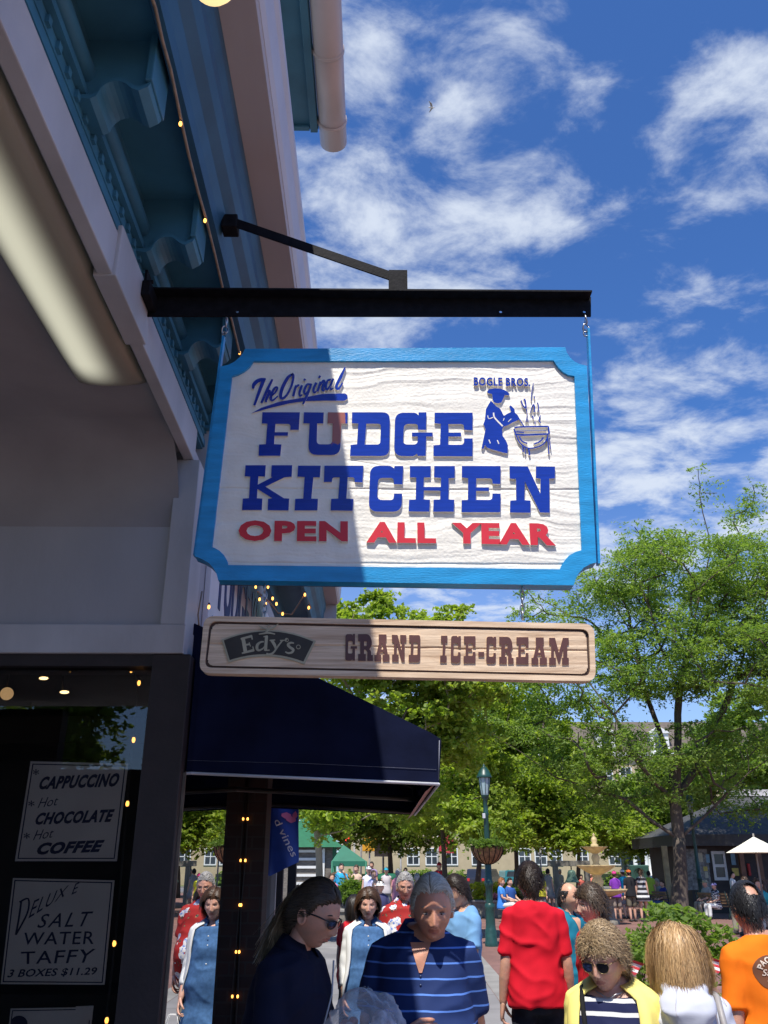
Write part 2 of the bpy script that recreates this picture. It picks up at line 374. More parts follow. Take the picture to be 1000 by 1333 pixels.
F_ = [(341.6, 536), (390.4, 536), (389, 559), (378, 559), (378, 551.3, 5), (358.7, 551.2), (357.8, 562), (375, 562), (374.7, 566.7), (357.4, 566.7), (356.8, 577.6), (366.4, 578), (365, 592.8), (336.5, 592.8), (337.3, 578), (346, 577.6), (348, 551), (340.8, 550.7)]
U_ = [(395.7, 536), (421.6, 536.3), (421, 550.7), (413, 550.7), (412.3, 577.8, 5), (432.3, 577.8, 5), (433, 550.7), (426.4, 550.4), (427, 536), (452.8, 536.3), (452, 550.7), (444.5, 550.7), (443, 592, 12), (401, 591.6, 12), (403, 550.7), (395, 550.4)]
D_ = [(458.4, 536), (507.8, 536, 10), (506.8, 593, 10), (455.7, 593), (456.5, 578.4), (464.8, 577.6), (466.4, 550.7), (458, 550.4)]
Dh = [(477, 551), (496, 551, 4), (495, 578, 4), (475, 578)]
G_ = [(514.5, 536.6, 11), (541, 536.6, 6), (545, 540), (545, 536), (555.3, 536), (554.8, 559), (544.4, 559), (544, 551.3, 6), (526, 551.3, 6), (524.7, 578, 6), (543.6, 578, 6), (544, 567.7), (536.4, 567.7), (536.4, 562.4), (563.6, 562.4), (563.3, 567.7), (555, 567.7), (554.3, 593), (544, 593), (543, 590), (538.8, 593.3, 4), (513, 593, 11)]
E_ = [(566, 536.5), (615.6, 536.5), (615.3, 559.5), (604.4, 559), (604, 551.5, 5), (584, 551.5), (584, 562.4), (600.4, 562.4), (600.4, 567.7), (584, 567.7), (583.6, 578.4), (604, 578.4, 5), (604.4, 570), (615.6, 570), (615.3, 593.6), (564.4, 593.3), (564.4, 579), (573, 578.4), (574, 551.2), (565.7, 550.4)]
K_ = [(319.5, 605), (346, 605), (345, 620), (336.5, 619.5), (335.5, 630.4), (354.4, 620.5), (352.8, 620), (353.6, 605), (380.5, 605), (379.7, 620), (370, 621), (345.6, 633), (369.6, 648), (376.5, 648.5), (375.7, 664), (348.3, 663.7), (349, 648.8), (354.4, 648), (335.2, 636), (334.4, 648), (341.6, 648.5), (340.8, 663.5), (315, 663.5), (316, 648.5), (324, 648), (325.6, 620), (318.5, 619.5)]
I_ = [(388, 605.6), (417.6, 605.6), (416.5, 620.8), (408, 620.8), (405.3, 648.5), (414, 648.8), (413.3, 664), (383.5, 664), (384.3, 648.8), (394.7, 648.5), (396.5, 620.5), (387.2, 620)]
T_ = [(422.4, 605.6), (473.3, 605.6), (472, 627.5), (462, 627), (461.4, 620.8, 5), (452.8, 620.8), (451, 648.5), (460.3, 649), (459.2, 664.5), (430.4, 664), (431.2, 648.8), (440.3, 648.5), (442.4, 620.8), (432.8, 621, 5), (432, 627), (421.6, 627)]
C_ = [(482, 605.6, 12), (508, 605.6, 6), (513, 609), (514, 606), (525.2, 606), (524, 630), (513, 629.8), (512.4, 621.6, 6), (492.4, 621.6, 6), (491, 650.4, 7), (512.4, 650.4, 7), (513, 642), (523.6, 642), (523, 665.6, 12), (480, 665.6, 12)]
H_ = [(533.7, 606), (561, 606), (560.5, 621), (552, 621), (551.6, 633.3), (574, 633.3), (574.3, 621.6), (565.2, 621), (565.5, 606), (592.4, 606), (592, 621.6), (584.4, 622), (584, 649.6), (591.6, 650), (591, 665.6), (564, 665.6), (564.7, 650), (573.2, 649.6), (573.7, 638.4), (552, 638), (551.6, 649.6), (560, 650), (559, 665.6), (532, 665.3), (532.7, 650), (541.2, 649.6), (542, 621), (533.7, 620.8)]
E2 = [(601.5, 606), (651.9, 606), (651.6, 629.6), (641.5, 629.2), (640.8, 622.2, 5), (620.4, 622.2), (620, 633.8), (636.9, 633.8), (636.6, 638.6), (620, 638.6), (620, 650.2), (641, 650.2, 5), (641.4, 641.8), (652, 642), (651.6, 666.3), (601, 666.3), (601.2, 650.5), (609.3, 650.2), (609.6, 622), (601.5, 621)]
N_ = [(663.5, 606), (687.3, 606.5), (703.7, 641.8), (704, 622.5), (697.8, 621.8), (698, 606.4), (723, 606.8), (722.6, 622.2), (715.3, 622.5), (716, 667), (703.4, 666.7), (683.5, 626), (683, 650.5), (691, 651), (690.8, 667), (664.2, 666.7), (664.5, 651), (672.3, 650.5), (672, 623), (663.8, 622.5)]
R_ = [(0, 0), (72, 0, 22), (92, 20, 20), (92, 45, 18), (76, 56), (88, 64, 10), (88, 78), (100, 78), (100, 100), (62, 100), (62, 66, 8), (48, 58), (40, 58), (40, 74), (52, 74), (52, 100), (0, 100), (0, 74), (14, 74), (14, 27), (0, 27)]
Rh = [(40, 27), (58, 27, 6), (58, 45, 6), (40, 45)]
A_ = [(28, 0), (80, 0), (80, 26), (74, 26), (90, 74), (100, 74), (100, 100), (54, 100), (54, 76), (66, 76), (63, 66), (38, 66), (35, 76), (44, 76), (44, 100), (0, 100), (0, 76), (12, 76), (32, 26), (28, 26)]
Ah = [(50, 30), (59, 56), (41, 56)]
M_ = [(0, 0), (30, 0), (50, 55), (70, 0), (100, 0), (100, 26), (92, 26), (92, 74), (100, 74), (100, 100), (66, 100), (66, 74), (72, 74), (72, 40), (54, 92), (46, 92), (24, 38), (24, 74), (34, 74), (34, 100), (0, 100), (0, 74), (10, 74), (10, 26), (0, 26)]
ZF = 0.003     # letter faces stand just behind the frame's face
def word(name, letters, mats, parent, label=None, y0=ZF, y1=0.022):
    mb = MB()
    for L_ in letters: mb.prism([rnd(q) for q in L_], front(y0), front(y1), 0, 1)
    o = mb.build(name, mats, parent)
    if label: o['label'] = label
    return o
BW = [letter_blue, white_paint]
word('lettering', [[F_]], BW, sign, 'blue slab serif letter F')
red_reflect = bpy.data.materials.new('letter_blue_red_reflection'); red_reflect.use_nodes = True; N, L = new_nodes(red_reflect.node_tree); out = N.new('ShaderNodeOutputMaterial'); b = N.new('ShaderNodeBsdfPrincipled'); L.new(b.outputs[0], out.inputs[0]); b.inputs['Roughness'].default_value = 0.2  # reddish reflection on the U, painted into its blue by a position mask
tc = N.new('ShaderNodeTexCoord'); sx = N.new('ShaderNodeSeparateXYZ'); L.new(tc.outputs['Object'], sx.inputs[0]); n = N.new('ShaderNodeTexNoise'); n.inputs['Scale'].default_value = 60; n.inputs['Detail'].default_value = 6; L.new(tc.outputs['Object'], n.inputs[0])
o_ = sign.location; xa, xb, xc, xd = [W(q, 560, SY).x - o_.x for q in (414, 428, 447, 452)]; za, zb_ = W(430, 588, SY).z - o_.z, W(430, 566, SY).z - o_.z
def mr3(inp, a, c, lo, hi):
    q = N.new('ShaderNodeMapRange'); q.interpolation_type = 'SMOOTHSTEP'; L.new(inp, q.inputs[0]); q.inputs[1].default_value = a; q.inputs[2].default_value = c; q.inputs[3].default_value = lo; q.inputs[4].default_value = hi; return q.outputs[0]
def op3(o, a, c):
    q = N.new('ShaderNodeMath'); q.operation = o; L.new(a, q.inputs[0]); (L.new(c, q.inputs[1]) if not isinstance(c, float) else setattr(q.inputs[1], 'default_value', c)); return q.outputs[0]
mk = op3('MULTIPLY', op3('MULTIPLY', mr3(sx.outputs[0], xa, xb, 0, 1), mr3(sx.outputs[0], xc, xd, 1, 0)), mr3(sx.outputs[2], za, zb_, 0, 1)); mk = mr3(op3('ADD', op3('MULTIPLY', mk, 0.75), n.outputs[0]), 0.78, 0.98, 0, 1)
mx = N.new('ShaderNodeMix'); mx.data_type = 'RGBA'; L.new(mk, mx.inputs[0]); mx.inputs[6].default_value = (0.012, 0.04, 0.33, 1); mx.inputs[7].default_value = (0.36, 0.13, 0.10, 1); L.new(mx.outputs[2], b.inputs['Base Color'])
word('lettering', [[U_]], [red_reflect, white_paint], sign, 'blue slab serif letter U with a painted red reflection')
word('lettering', [[D_, Dh], [G_], [E_]], BW, sign, 'blue slab serif letters DGE')
word('lettering', [[K_], [I_], [T_], [C_], [H_], [E2], [N_]], BW, sign, 'blue slab serif word KITCHEN')
def px_text(mb, s, quad, depth, Y=SY, dy=0.012, **k):
    f = quad_map(quad, Y); text_on(mb, s, lambda x, y, d: f(x, y, d - dy - 0.004), depth, 0, 1, **k)
for s, q in (('OPEN', ((310, 704), (453, 705), (453, 678), (311, 677))), ('ALL', ((477, 706), (568, 707), (567, 680), (479, 679))), ('YEAR', ((588, 707), (724, 710), (722, 681), (588, 680)))):
    mb = MB(); px_text(mb, s, q, 0.011, offset=0.05, space=1.12, dy=0.008)
    o = mb.build('lettering', [letter_red, white_paint], sign); o['label'] = 'red rounded word ' + s
# the brush script
mb = MB(); k_ = [0]
def zp(pts, w, ox=300, oy=470, sc=6.25):
    k_[0] += 1; e = 0.00025 * (k_[0] % 9)
    stroke(mb, [(ox + x / sc, oy + y / sc) for x, y in pts], [q / sc for q in w] if isinstance(w, list) else w / sc, place_sign, ZF - e, 0.022, 0, 1)
zp([(184, 222), (190, 190), (215, 162), (250, 148), (288, 143)], [16, 30, 32, 30, 16]); zp([(270, 150), (232, 250), (194, 358)], [30, 26, 18])
zp([(342, 145), (300, 230), (252, 338)], [16, 24, 18]); zp([(270, 285), (300, 245), (318, 240), (312, 265), (288, 322), (298, 326)], [10, 18, 22, 24, 18, 10])
zp([(330, 285), (368, 250), (382, 215), (362, 216), (336, 262), (330, 308), (348, 316), (386, 282)], [10, 14, 16, 18, 24, 22, 16, 10])
zp([(508, 104), (470, 130), (425, 210), (408, 280), (425, 302), (462, 270), (500, 190), (512, 120), (498, 100)], [14, 26, 28, 26, 22, 18, 18, 22, 20])
zp([(536, 195), (522, 240), (510, 286)], 20); zp([(520, 235), (545, 200), (562, 196)], [12, 18, 18]); zp([(582, 192), (562, 250), (566, 280), (585, 268)], [20, 20, 18, 10]); zp([(608, 140), (600, 156)], [18, 18])
zp([(650, 185), (622, 190), (600, 240), (612, 266), (640, 230)], [14, 18, 22, 18, 12]); zp([(658, 180), (625, 270), (590, 348)], [18, 22, 14])
zp([(700, 172), (676, 226), (682, 254), (700, 244)], [20, 20, 18, 10]); zp([(730, 116), (722, 136)], [18, 18])
zp([(735, 165), (708, 246)], 20); zp([(722, 205), (752, 162), (765, 166), (748, 220), (755, 240), (770, 228)], [12, 18, 20, 20, 16, 10])
zp([(820, 150), (792, 158), (775, 205), (788, 230), (815, 195)], [14, 18, 22, 18, 12]); zp([(838, 138), (812, 205), (820, 226), (838, 216)], [18, 20, 18, 10])
zp([(934, 46), (900, 120), (862, 200), (880, 222), (914, 172)], [10, 26, 24, 20, 10])
SW = [(170, 420), (250, 375), (400, 325), (600, 290), (750, 262), (930, 257), (952, 270), (955, 300), (930, 318), (750, 318), (600, 322), (480, 340), (330, 375)]
mb.prism([[(300 + x / 6.25, 470 + y / 6.25) for x, y in SW]], front(ZF + 0.001), front(0.022), 0, 1)
o = mb.build('lettering', BW, sign); o['label'] = 'blue brush script words The Original over a swoosh'
mb = MB(); px_text(mb, 'BOGLE BROS.', ((617, 501.5), (690.5, 502.5), (690.5, 491.5), (617, 490.5)), 0.010, dy=0.008, offset=0.03, space=1.08)
o = mb.build('lettering', BW, sign); o['label'] = 'small blue words BOGLE BROS.'
# emblem: cook stirring a steaming kettle
mb = MB()
def q7(pts): return [(600 + x / 7.143, 480 + y / 7.143) for x, y in pts]
HAT = [(245, 205), (265, 186), (310, 178), (370, 180), (410, 195), (440, 212), (456, 232), (448, 243), (410, 240), (395, 275), (378, 310), (350, 318), (310, 310), (296, 280), (292, 230), (255, 224)]
BODY = [(280, 290), (330, 345), (365, 365), (402, 432), (440, 410), (468, 398), (452, 345), (465, 335), (500, 370), (505, 405), (530, 425), (545, 455), (535, 472), (480, 497), (440, 520), (398, 535), (385, 560), (390, 620), (420, 660), (440, 710), (435, 782), (400, 778), (330, 757), (290, 747), (245, 730), (226, 705), (210, 742), (193, 738), (205, 680), (230, 560), (210, 510), (225, 470), (235, 370)]
mb.prism([q7(HAT)], front(ZF), front(0.022), 0, 1); mb.prism([q7(BODY)], front(ZF), front(0.022), 0, 1)
def z7(pts, w, e=0.0, mi=0): stroke(mb, q7(pts), w / 7.143, place_sign, ZF - e, 0.022, mi, 1)
z7([(305, 405), (312, 445), (345, 485), (390, 530)], 13, 0.0006, 1); z7([(250, 430), (262, 460), (300, 448)], 7, 0.0006, 1); z7([(262, 655), (275, 690)], 9, 0.0006, 1); z7([(340, 660), (355, 695)], 9, 0.0006, 1); z7([(395, 480), (405, 455)], 6, 0.0006, 1); z7([(440, 490), (470, 462)], 6, 0.0006, 1)
z7([(540, 455), (565, 495), (590, 535)], 10, 0.0003)
z7([(500, 545), (560, 536), (815, 532)], 14); z7([(498, 555), (505, 585), (515, 600)], 13, 0.0003); z7([(815, 530), (818, 565), (825, 600)], 16, 0.0003); z7([(505, 606), (600, 612), (820, 602)], 15, 0.0002); z7([(520, 575), (800, 572)], 5, 0.0004); z7([(500, 582), (590, 590)], 10, 0.0005)
z7([(515, 615), (540, 670), (585, 715), (640, 735), (720, 722), (775, 690), (805, 640), (812, 612)], 11, 0.0003); z7([(545, 625), (570, 670), (620, 690)], 13, 0.0005); z7([(680, 698), (740, 670), (770, 635)], 13, 0.0005)
z7([(575, 710), (580, 770)], 12, 0.0006); z7([(598, 715), (600, 790)], 8, 0.0007); z7([(632, 735), (640, 800)], 16, 0.0002); z7([(808, 640), (815, 700), (820, 790)], 11, 0.0002); z7([(825, 640), (838, 745)], 8, 0.0001)
for p, w in (([(676, 130), (662, 200), (655, 295)], 7), ([(684, 250), (686, 275)], 9), ([(562, 290), (575, 330), (600, 362)], 12), ([(592, 275), (605, 320), (605, 365)], 14), ([(612, 370), (618, 430), (605, 495)], 8), ([(625, 465), (628, 495)], 8), ([(648, 405), (660, 360), (672, 330)], 8), ([(678, 325), (688, 360), (682, 398)], 12), ([(715, 310), (724, 350), (716, 398)], 10), ([(668, 432), (676, 465)], 12), ([(690, 485), (693, 515)], 9), ([(742, 428), (728, 475), (745, 498)], 11)): z7(p, w)
o = mb.build('emblem', BW, sign); o['label'] = 'blue emblem of a cook stirring a steaming kettle'

# hangers on either side: blue strap, hook at the bar
def hook(cu, cv, parent, Y):
    mb = MB(); c = W(cu, cv, Y)
    ring = [c + Vector((0.010 * math.cos(t), 0.004 * math.sin(t * 2), 0.016 * math.sin(t))) for t in np.linspace(0, 2 * math.pi, 16, endpoint=False)]
    mb.tube(ring, 0.0026, 6, closed=True)
    c2 = c + Vector((0.002, 0, 0.033)); mb.tube([c2 + Vector((0.002 * math.sin(t * 2), 0.009 * math.cos(t), 0.018 * math.sin(t))) for t in np.linspace(0, 2 * math.pi, 14, endpoint=False)], 0.0026, 6, closed=True)
    c3 = c + Vector((-0.003, 0, -0.016)); mb.tube([c3 + Vector((0.006 * math.cos(t), 0.005, 0.014 * math.sin(t))) for t in np.linspace(0.6, 5.6, 12)], 0.0024, 6)
    return mb.build('hook', [galv], parent)
for (ut, vt, ub, vb, hu, hv) in ((765.5, 430, 779, 735, 763, 427), (291.5, 440, 254, 724, 293, 430)):
    mb = MB(); a = W(ut, vt, SY + 0.022); b = W(ub, vb, SY + 0.022); mb.obox((a + b) / 2, (0.0035, 0, 0), (0, 0.013, 0), (b - a) / 2); mb.build('hanger_strap', [blue_paint], sign)
    hook(hu, hv, sign, SY + 0.022)

# lower board
ice = thing('hanging_board', 'long pale cedar board with brown words hung below the white sign', 'sign', W(515, 885, SY))
TL, TR, BR, BL = (266, 801.5), (773.5, 812), (776, 887), (259, 876)
def inset(q, d): return [(TL[0] + d, TL[1] + d, q), (TR[0] - d, TR[1] + d, q), (BR[0] - d, BR[1] - d, q), (BL[0] + d, BL[1] - d, q)]
mb = MB(); mb.prism([rnd(inset(14, 0)), rnd(inset(10, 7))], front(0), front(0.036)); mb.build('rim', [cedar], ice)
mb = MB(); mb.prism([rnd(inset(12, 1.5))], front(0.0365), front(0.042)); mb.build('backing_board', [cedar], ice)
mb = MB(); mb.prism([rnd(inset(10, 6.8))], front(0.0085), front(0.036)); mb.build('groove', [groove_brown], ice)
def sk(uu, vv):
    L0 = np.array(TL) + 10; R0 = np.array(TR) + np.array((-10, 10)); L1 = np.array(BL) + np.array((10, -10)); R1 = np.array(BR) - 10
    P = ((L0[None, None] * (1 - uu[..., None]) + R0[None, None] * uu[..., None]) * (1 - vv[..., None]) + (L1[None, None] * (1 - uu[..., None]) + R1[None, None] * uu[..., None]) * vv[..., None]); return P[..., 0], P[..., 1]
grain_panel('board_face', 0, 0, 0, 0, 420, 90, 0.004, 0.0016, rnd(inset(9, 9.8)), [cedar], ice, 21, skew=sk, crack=[(841, 0.02, 2.2)])
def unit(L_, x0, x1):
    src = L_[0]; xs = [p[0] for p in src]; ys = [p[1] for p in src]; out = []
    top = 825 + (x0 - 450) * 0.0195; h = 35.0
    for q in L_:
        out.append([(x0 + (p[0] - min(xs)) / (max(xs) - min(xs)) * (x1 - x0), top + (p[1] - min(ys)) / (max(ys) - min(ys)) * h) + ((p[2] * (x1 - x0) / (max(xs) - min(xs)),) if len(p) > 2 else ()) for p in q])
    return out
word('lettering', [unit([G_], 449.6, 465), unit([R_, Rh], 466.4, 485.6), unit([A_, Ah], 487.7, 507), unit([N_], 510.2, 529), unit([D_, Dh], 532, 547.2)], [brown_letter, cedar], ice, 'brown slab serif word GRAND', 0.0005, 0.006)
word('lettering', [unit([I_], 573, 582.5), unit([C_], 586.8, 600), unit([E_], 603.6, 619),
     [[(622.8, 848.5), (630.3, 848.6), (630.3, 854.5), (622.8, 854.4)]], unit([C_], 633, 646), unit([R_, Rh], 650, 668.6), unit([E_], 672, 688), unit([A_, Ah], 692, 712), unit([M_], 715, 740.5)], [brown_letter, cedar], ice, 'brown slab serif word ICE-CREAM', 0.0005, 0.006)
# plaque
plq = mat('plaque_black_brown', (0.035, 0.028, 0.02), 0.6, 0.2, 20); cream = mat('plaque_cream', (0.40, 0.36, 0.24), 0.55, 0.1, 20)
def zq(p): return (280 + p[0] / 7.143, 805 + p[1] / 7.143)
def arcpts(a, b, sag, n=14):
    a, b = Vector(a), Vector(b); return [tuple(a * (1 - t) + b * t + Vector((0, -sag * 4 * t * (1 - t)))) for t in np.linspace(0, 1, n)]
OUTP = arcpts((62, 198), (938, 210), 96) + arcpts((832, 428), (126, 412), 66)
INP = arcpts((82, 205), (915, 217), 90) + arcpts((822, 402), (138, 388), 62)
pl = None
mb = MB(); mb.prism([[zq(p) for p in OUTP]], front(-0.0005), front(0.006)); pl = mb.build('plaque', [cream], ice)
mb = MB(); mb.prism([[zq(p) for p in INP]], front(-0.0011), front(0.002)); mb.build('plaque_field', [plq], pl)
mb = MB(); kk = [0]
def ze(pts, w):
    kk[0] += 1; stroke(mb, [zq(p) for p in pts], [q / 7.143 for q in w] if isinstance(w, list) else w / 7.143, place_sign, -0.0016 - 0.00008 * kk[0], -0.0005)
ze([(262, 188), (285, 318)], 34); ze([(240, 192), (345, 165)], [16, 22]); ze([(340, 160), (347, 198)], [14, 12]); ze([(278, 250), (325, 240)], 16); ze([(318, 225), (330, 262)], 9); ze([(250, 326), (362, 296)], [14, 24]); ze([(352, 262), (362, 304)], [8, 14])
ze([(455, 218), (425, 222), (395, 248), (392, 285), (412, 298), (445, 282), (462, 262)], [12, 16, 26, 26, 18, 12, 10]); ze([(480, 165), (475, 230), (470, 300)], 28); ze([(452, 172), (490, 164)], 10); ze([(462, 300), (508, 296)], 10)
ze([(528, 205), (555, 250), (566, 285)], [26, 28, 16]); ze([(508, 206), (560, 202)], 10); ze([(628, 206), (585, 262), (545, 318), (505, 338), (478, 332)], [12, 14, 16, 20, 22]); ze([(605, 207), (648, 205)], 9)
ze([(668, 190), (655, 210)], [18, 10]); ze([(735, 232), (705, 228), (678, 246), (700, 272), (728, 292), (715, 318), (680, 324), (655, 312)], [10, 18, 22, 24, 24, 20, 16, 10])
for (cx, cy, r) in ((776, 267, 18), (668, 203, 16)): ze([(cx + r * math.cos(t), cy + r * math.sin(t)) for t in np.linspace(0, 6.4, 12)], 5)
ze([(408, 148), (450, 142), (500, 136), (560, 148)], [8, 14, 16, 10]); ze([(470, 140), (500, 105), (545, 88), (590, 50)], [12, 16, 12, 5]); ze([(495, 108), (450, 90), (405, 68)], [12, 10, 4]); ze([(420, 95), (455, 102)], 6); ze([(490, 92), (485, 70), (505, 66), (520, 85)], 6)
mb.build('plaque_lettering', [cream], pl)
# short chains between the boards
for u in (345, 680):
    mb = MB(); a = W(u, 762, SY + 0.02); b = W(u, 806, SY + 0.02); n = 5
    for i in range(n):
        c = a.lerp(b, (i + .5) / n); hx = (b - a).length / n * 0.66
        mb.tube([c + Vector((0.006 * math.cos(t) * (i % 2), 0.006 * math.cos(t) * (1 - i % 2), hx * math.sin(t))) for t in np.linspace(0, 2 * math.pi, 12, endpoint=False)], 0.0022, 5, closed=True)
    mb.build('chain', [galv], ice)

# iron bracket that carries the signs
BY = 2.425
brk = thing('sign_bracket', 'black iron angle bar with a slanting brace reaching out from the porch beam', 'bracket', W(180, 398, BY))
mb = MB(); p0 = W(178, 412, BY); p1 = W(769.5, 412, BY); zt = W(400, 386, BY).z
HOLES = [(309, 405.5), (652, 405.5), (761, 405.5)]
rect = [(180, 411.5), (180, 386), (769.5, 386.5), (769.5, 411.5)]
mb.prism([rect] + [[(hx + 2.2 * math.cos(t), hy + 1.9 * math.sin(t)) for t in np.linspace(0, 2 * math.pi, 10, endpoint=False)] for hx, hy in HOLES], lambda p: W(p[0], p[1], BY), lambda p: W(p[0], p[1], BY) + Vector((0, 0.006, 0)))
mb.box((p0.x, BY - 0.045, zt - 0.006), (p1.x, BY - 0.0005, zt + 0.0005)); mb.build('bar', [black_iron], brk)
mb = MB(); a = W(530, 378, BY); w0 = W(506, 378, BY)
mb.box((w0.x, BY - 0.04, zt + 0.001), (a.x, BY, W(520, 361, BY).z)); mb.build('brace_lug', [black_iron], brk)
mb = MB(); b0 = W(292, 290, BY); b1 = W(522, 369, BY); d = (b1 - b0).normalized(); nz = Vector((-d.z, 0, d.x))
mb.obox((b0 + b1) / 2 + Vector((0, -0.02, 0)), (b1 - b0) / 2, (0, 0.003, 0), nz * 0.0165); mb.obox((b0 + b1) / 2 + nz * 0.0165 + Vector((0, 0.0, 0)), (b1 - b0) / 2, (0, 0.02, 0), nz * 0.003)
mb.build('brace', [black_iron], brk)
mb = MB(); c = W(303, 293, BY); mb.box((c.x - 0.035, BY - 0.03, c.z - 0.03), (c.x + 0.02, BY + 0.03, c.z + 0.025), bev=0.004); mb.build('brace_foot', [black_iron], brk)
mb = MB(); zb = W(180, 398, BY).z; mb.box((-0.773, BY - 0.10, zb - 0.028), (-0.745, BY + 0.02, zb + 0.03), bev=0.003); mb.box((-0.7735, BY - 0.085, zb + 0.0305), (-0.764, BY - 0.02, zb + 0.085), bev=0.002)
mb.tube([(-0.760, BY - 0.05, zb + 0.06), (-0.752, BY - 0.05, zb + 0.06)], 0.007, 6); mb.build('wall_plate', [black_iron], brk)
# ================================================================ the shop on the left
white_trim = mat('white_trim_paint', (0.47, 0.47, 0.485), 0.5, 0.12, 3.5, bump=0.12, bs=45, stretch=(1, 1, .5), det=9)
wall_white = mat('wall_white_paint', (0.40, 0.40, 0.42), 0.6, 0.09, 2.2, bump=0.12, bs=40, stretch=(1, 1, .45), det=9)
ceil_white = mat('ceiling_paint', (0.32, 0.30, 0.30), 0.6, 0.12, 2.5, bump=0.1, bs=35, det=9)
pink_trim = mat('fascia_paint', (0.48, 0.445, 0.44), 0.5, 0.06, 4, stretch=(1, .3, 1), bump=0.05, bs=40)
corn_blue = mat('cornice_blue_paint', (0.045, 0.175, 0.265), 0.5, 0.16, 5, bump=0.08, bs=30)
dark_wood = mat('dark_brown_paint', (0.022, 0.014, 0.014), 0.55, 0.2, 10, bump=0.1, bs=60)
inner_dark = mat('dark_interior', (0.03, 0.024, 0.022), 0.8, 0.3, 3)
brick_dark = None
def brick_mat(name, c1, c2, mortar, scale, sx=1.0, rough=0.85, bw=0.5, rh=0.25, ms=0.02, vec=None, bump=0.4, vary=None):
    m = bpy.data.materials.new(name); m.use_nodes = True; N, L = new_nodes(m.node_tree)
    out = N.new('ShaderNodeOutputMaterial'); b = N.new('ShaderNodeBsdfPrincipled'); L.new(b.outputs[0], out.inputs[0]); b.inputs['Roughness'].default_value = rough
    tc = N.new('ShaderNodeTexCoord'); mp = N.new('ShaderNodeMapping'); L.new(tc.outputs['Object'], mp.inputs[0])
    if vec: mp.inputs['Rotation'].default_value = vec
    br = N.new('ShaderNodeTexBrick'); L.new(mp.outputs[0], br.inputs[0]); br.inputs['Color1'].default_value = (*c1, 1); br.inputs['Color2'].default_value = (*c2, 1); br.inputs['Mortar'].default_value = (*mortar, 1)
    br.inputs['Scale'].default_value = scale; br.inputs['Brick Width'].default_value = bw; br.inputs['Row Height'].default_value = rh; br.inputs['Mortar Size'].default_value = ms
    n = N.new('ShaderNodeTexNoise'); n.inputs['Scale'].default_value = 0.7; n.inputs['Detail'].default_value = 8; L.new(tc.outputs['Object'], n.inputs[0])
    cr = N.new('ShaderNodeValToRGB'); L.new(n.outputs[0], cr.inputs[0]); cr.color_ramp.elements[0].color = (0.62, 0.60, 0.58, 1); cr.color_ramp.elements[1].color = (1.15, 1.1, 1.08, 1); cr.color_ramp.elements[0].position = .3; cr.color_ramp.elements[1].position = .7
    mx = N.new('ShaderNodeMix'); mx.data_type = 'RGBA'; mx.blend_type = 'MULTIPLY'; mx.inputs[0].default_value = 1; L.new(br.outputs[0], mx.inputs[6]); L.new(cr.outputs[0], mx.inputs[7]); L.new(mx.outputs[2], b.inputs['Base Color'])
    bp = N.new('ShaderNodeBump'); bp.inputs['Strength'].default_value = bump; bp.inputs['Distance'].default_value = 0.006; L.new(br.outputs['Fac'], bp.inputs['Height']); bp.invert = True; L.new(bp.outputs[0], b.inputs['Normal'])
    MATS[name] = m; return m
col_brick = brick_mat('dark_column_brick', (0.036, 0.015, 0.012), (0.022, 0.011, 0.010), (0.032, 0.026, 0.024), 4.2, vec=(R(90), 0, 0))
YW = 3.34
zc = W(230, 600, YW)                       # wall corner
XC = -0.758; ZB = W(120, 850.5, YW).z      # underside of the white wall
BXO, BXI = -0.786, -0.832; BZ0, BZ1 = 3.317, 3.470; ZCEIL = 3.352
shop = thing('shop_building', 'shop with white porch wall, blue bracketed cornice and dark window bays', 'shop', (-0.9, YW, 0))
YA, YE = -3.5, 5.0                         # cornice runs from behind the camera to its far end
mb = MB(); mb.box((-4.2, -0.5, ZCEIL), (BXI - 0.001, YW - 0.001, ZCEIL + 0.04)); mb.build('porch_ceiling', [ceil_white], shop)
mb = MB(); mb.box((BXI, YA, BZ0), (BXO, YW + 0.02, BZ1), bev=0.004); beam = mb.build('porch_beam', [white_trim], shop)
mb = MB(); a = W(150, 296, 2.4)
ya = BXO / (ray(155, 296).x / ray(155, 296).y); yb = BXO / (ray(188, 432).x / ray(188, 432).y)
mb.box((BXI - 0.012, ya, BZ0 - 0.006), (BXO + 0.012, yb, BZ1 + 0.03), bev=0.004); mb.build('bracket_block', [white_trim], beam)
# front wall above the window, with raised trim
xr = W(218, 720, YW).x; xw = XC
mb = MB(); mb.box((-4.2, YW + 0.02, ZB), (xw - 0.03, YW + 0.2, ZCEIL + 0.02)); mb.build('wall', [wall_white], shop)
zt0 = W(120, 813, YW).z
mb = MB(); mb.box((xr, YW - 0.004, zt0), (xw, YW + 0.2, BZ0 - 0.001), bev=0.004); mb.box((-4.2, YW - 0.008, ZB), (xw + 0.004, YW + 0.2, zt0), bev=0.004); mb.build('corner_trim', [white_trim], shop)
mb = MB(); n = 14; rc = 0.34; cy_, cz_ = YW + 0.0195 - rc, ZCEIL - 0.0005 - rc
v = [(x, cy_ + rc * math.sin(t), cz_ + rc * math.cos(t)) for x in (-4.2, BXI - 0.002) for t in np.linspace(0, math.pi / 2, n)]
mb.add(v, [(i, i + 1, n + i + 1, n + i) for i in range(n - 1)], 0, True); mb.build('ceiling_cove', [ceil_white], shop)
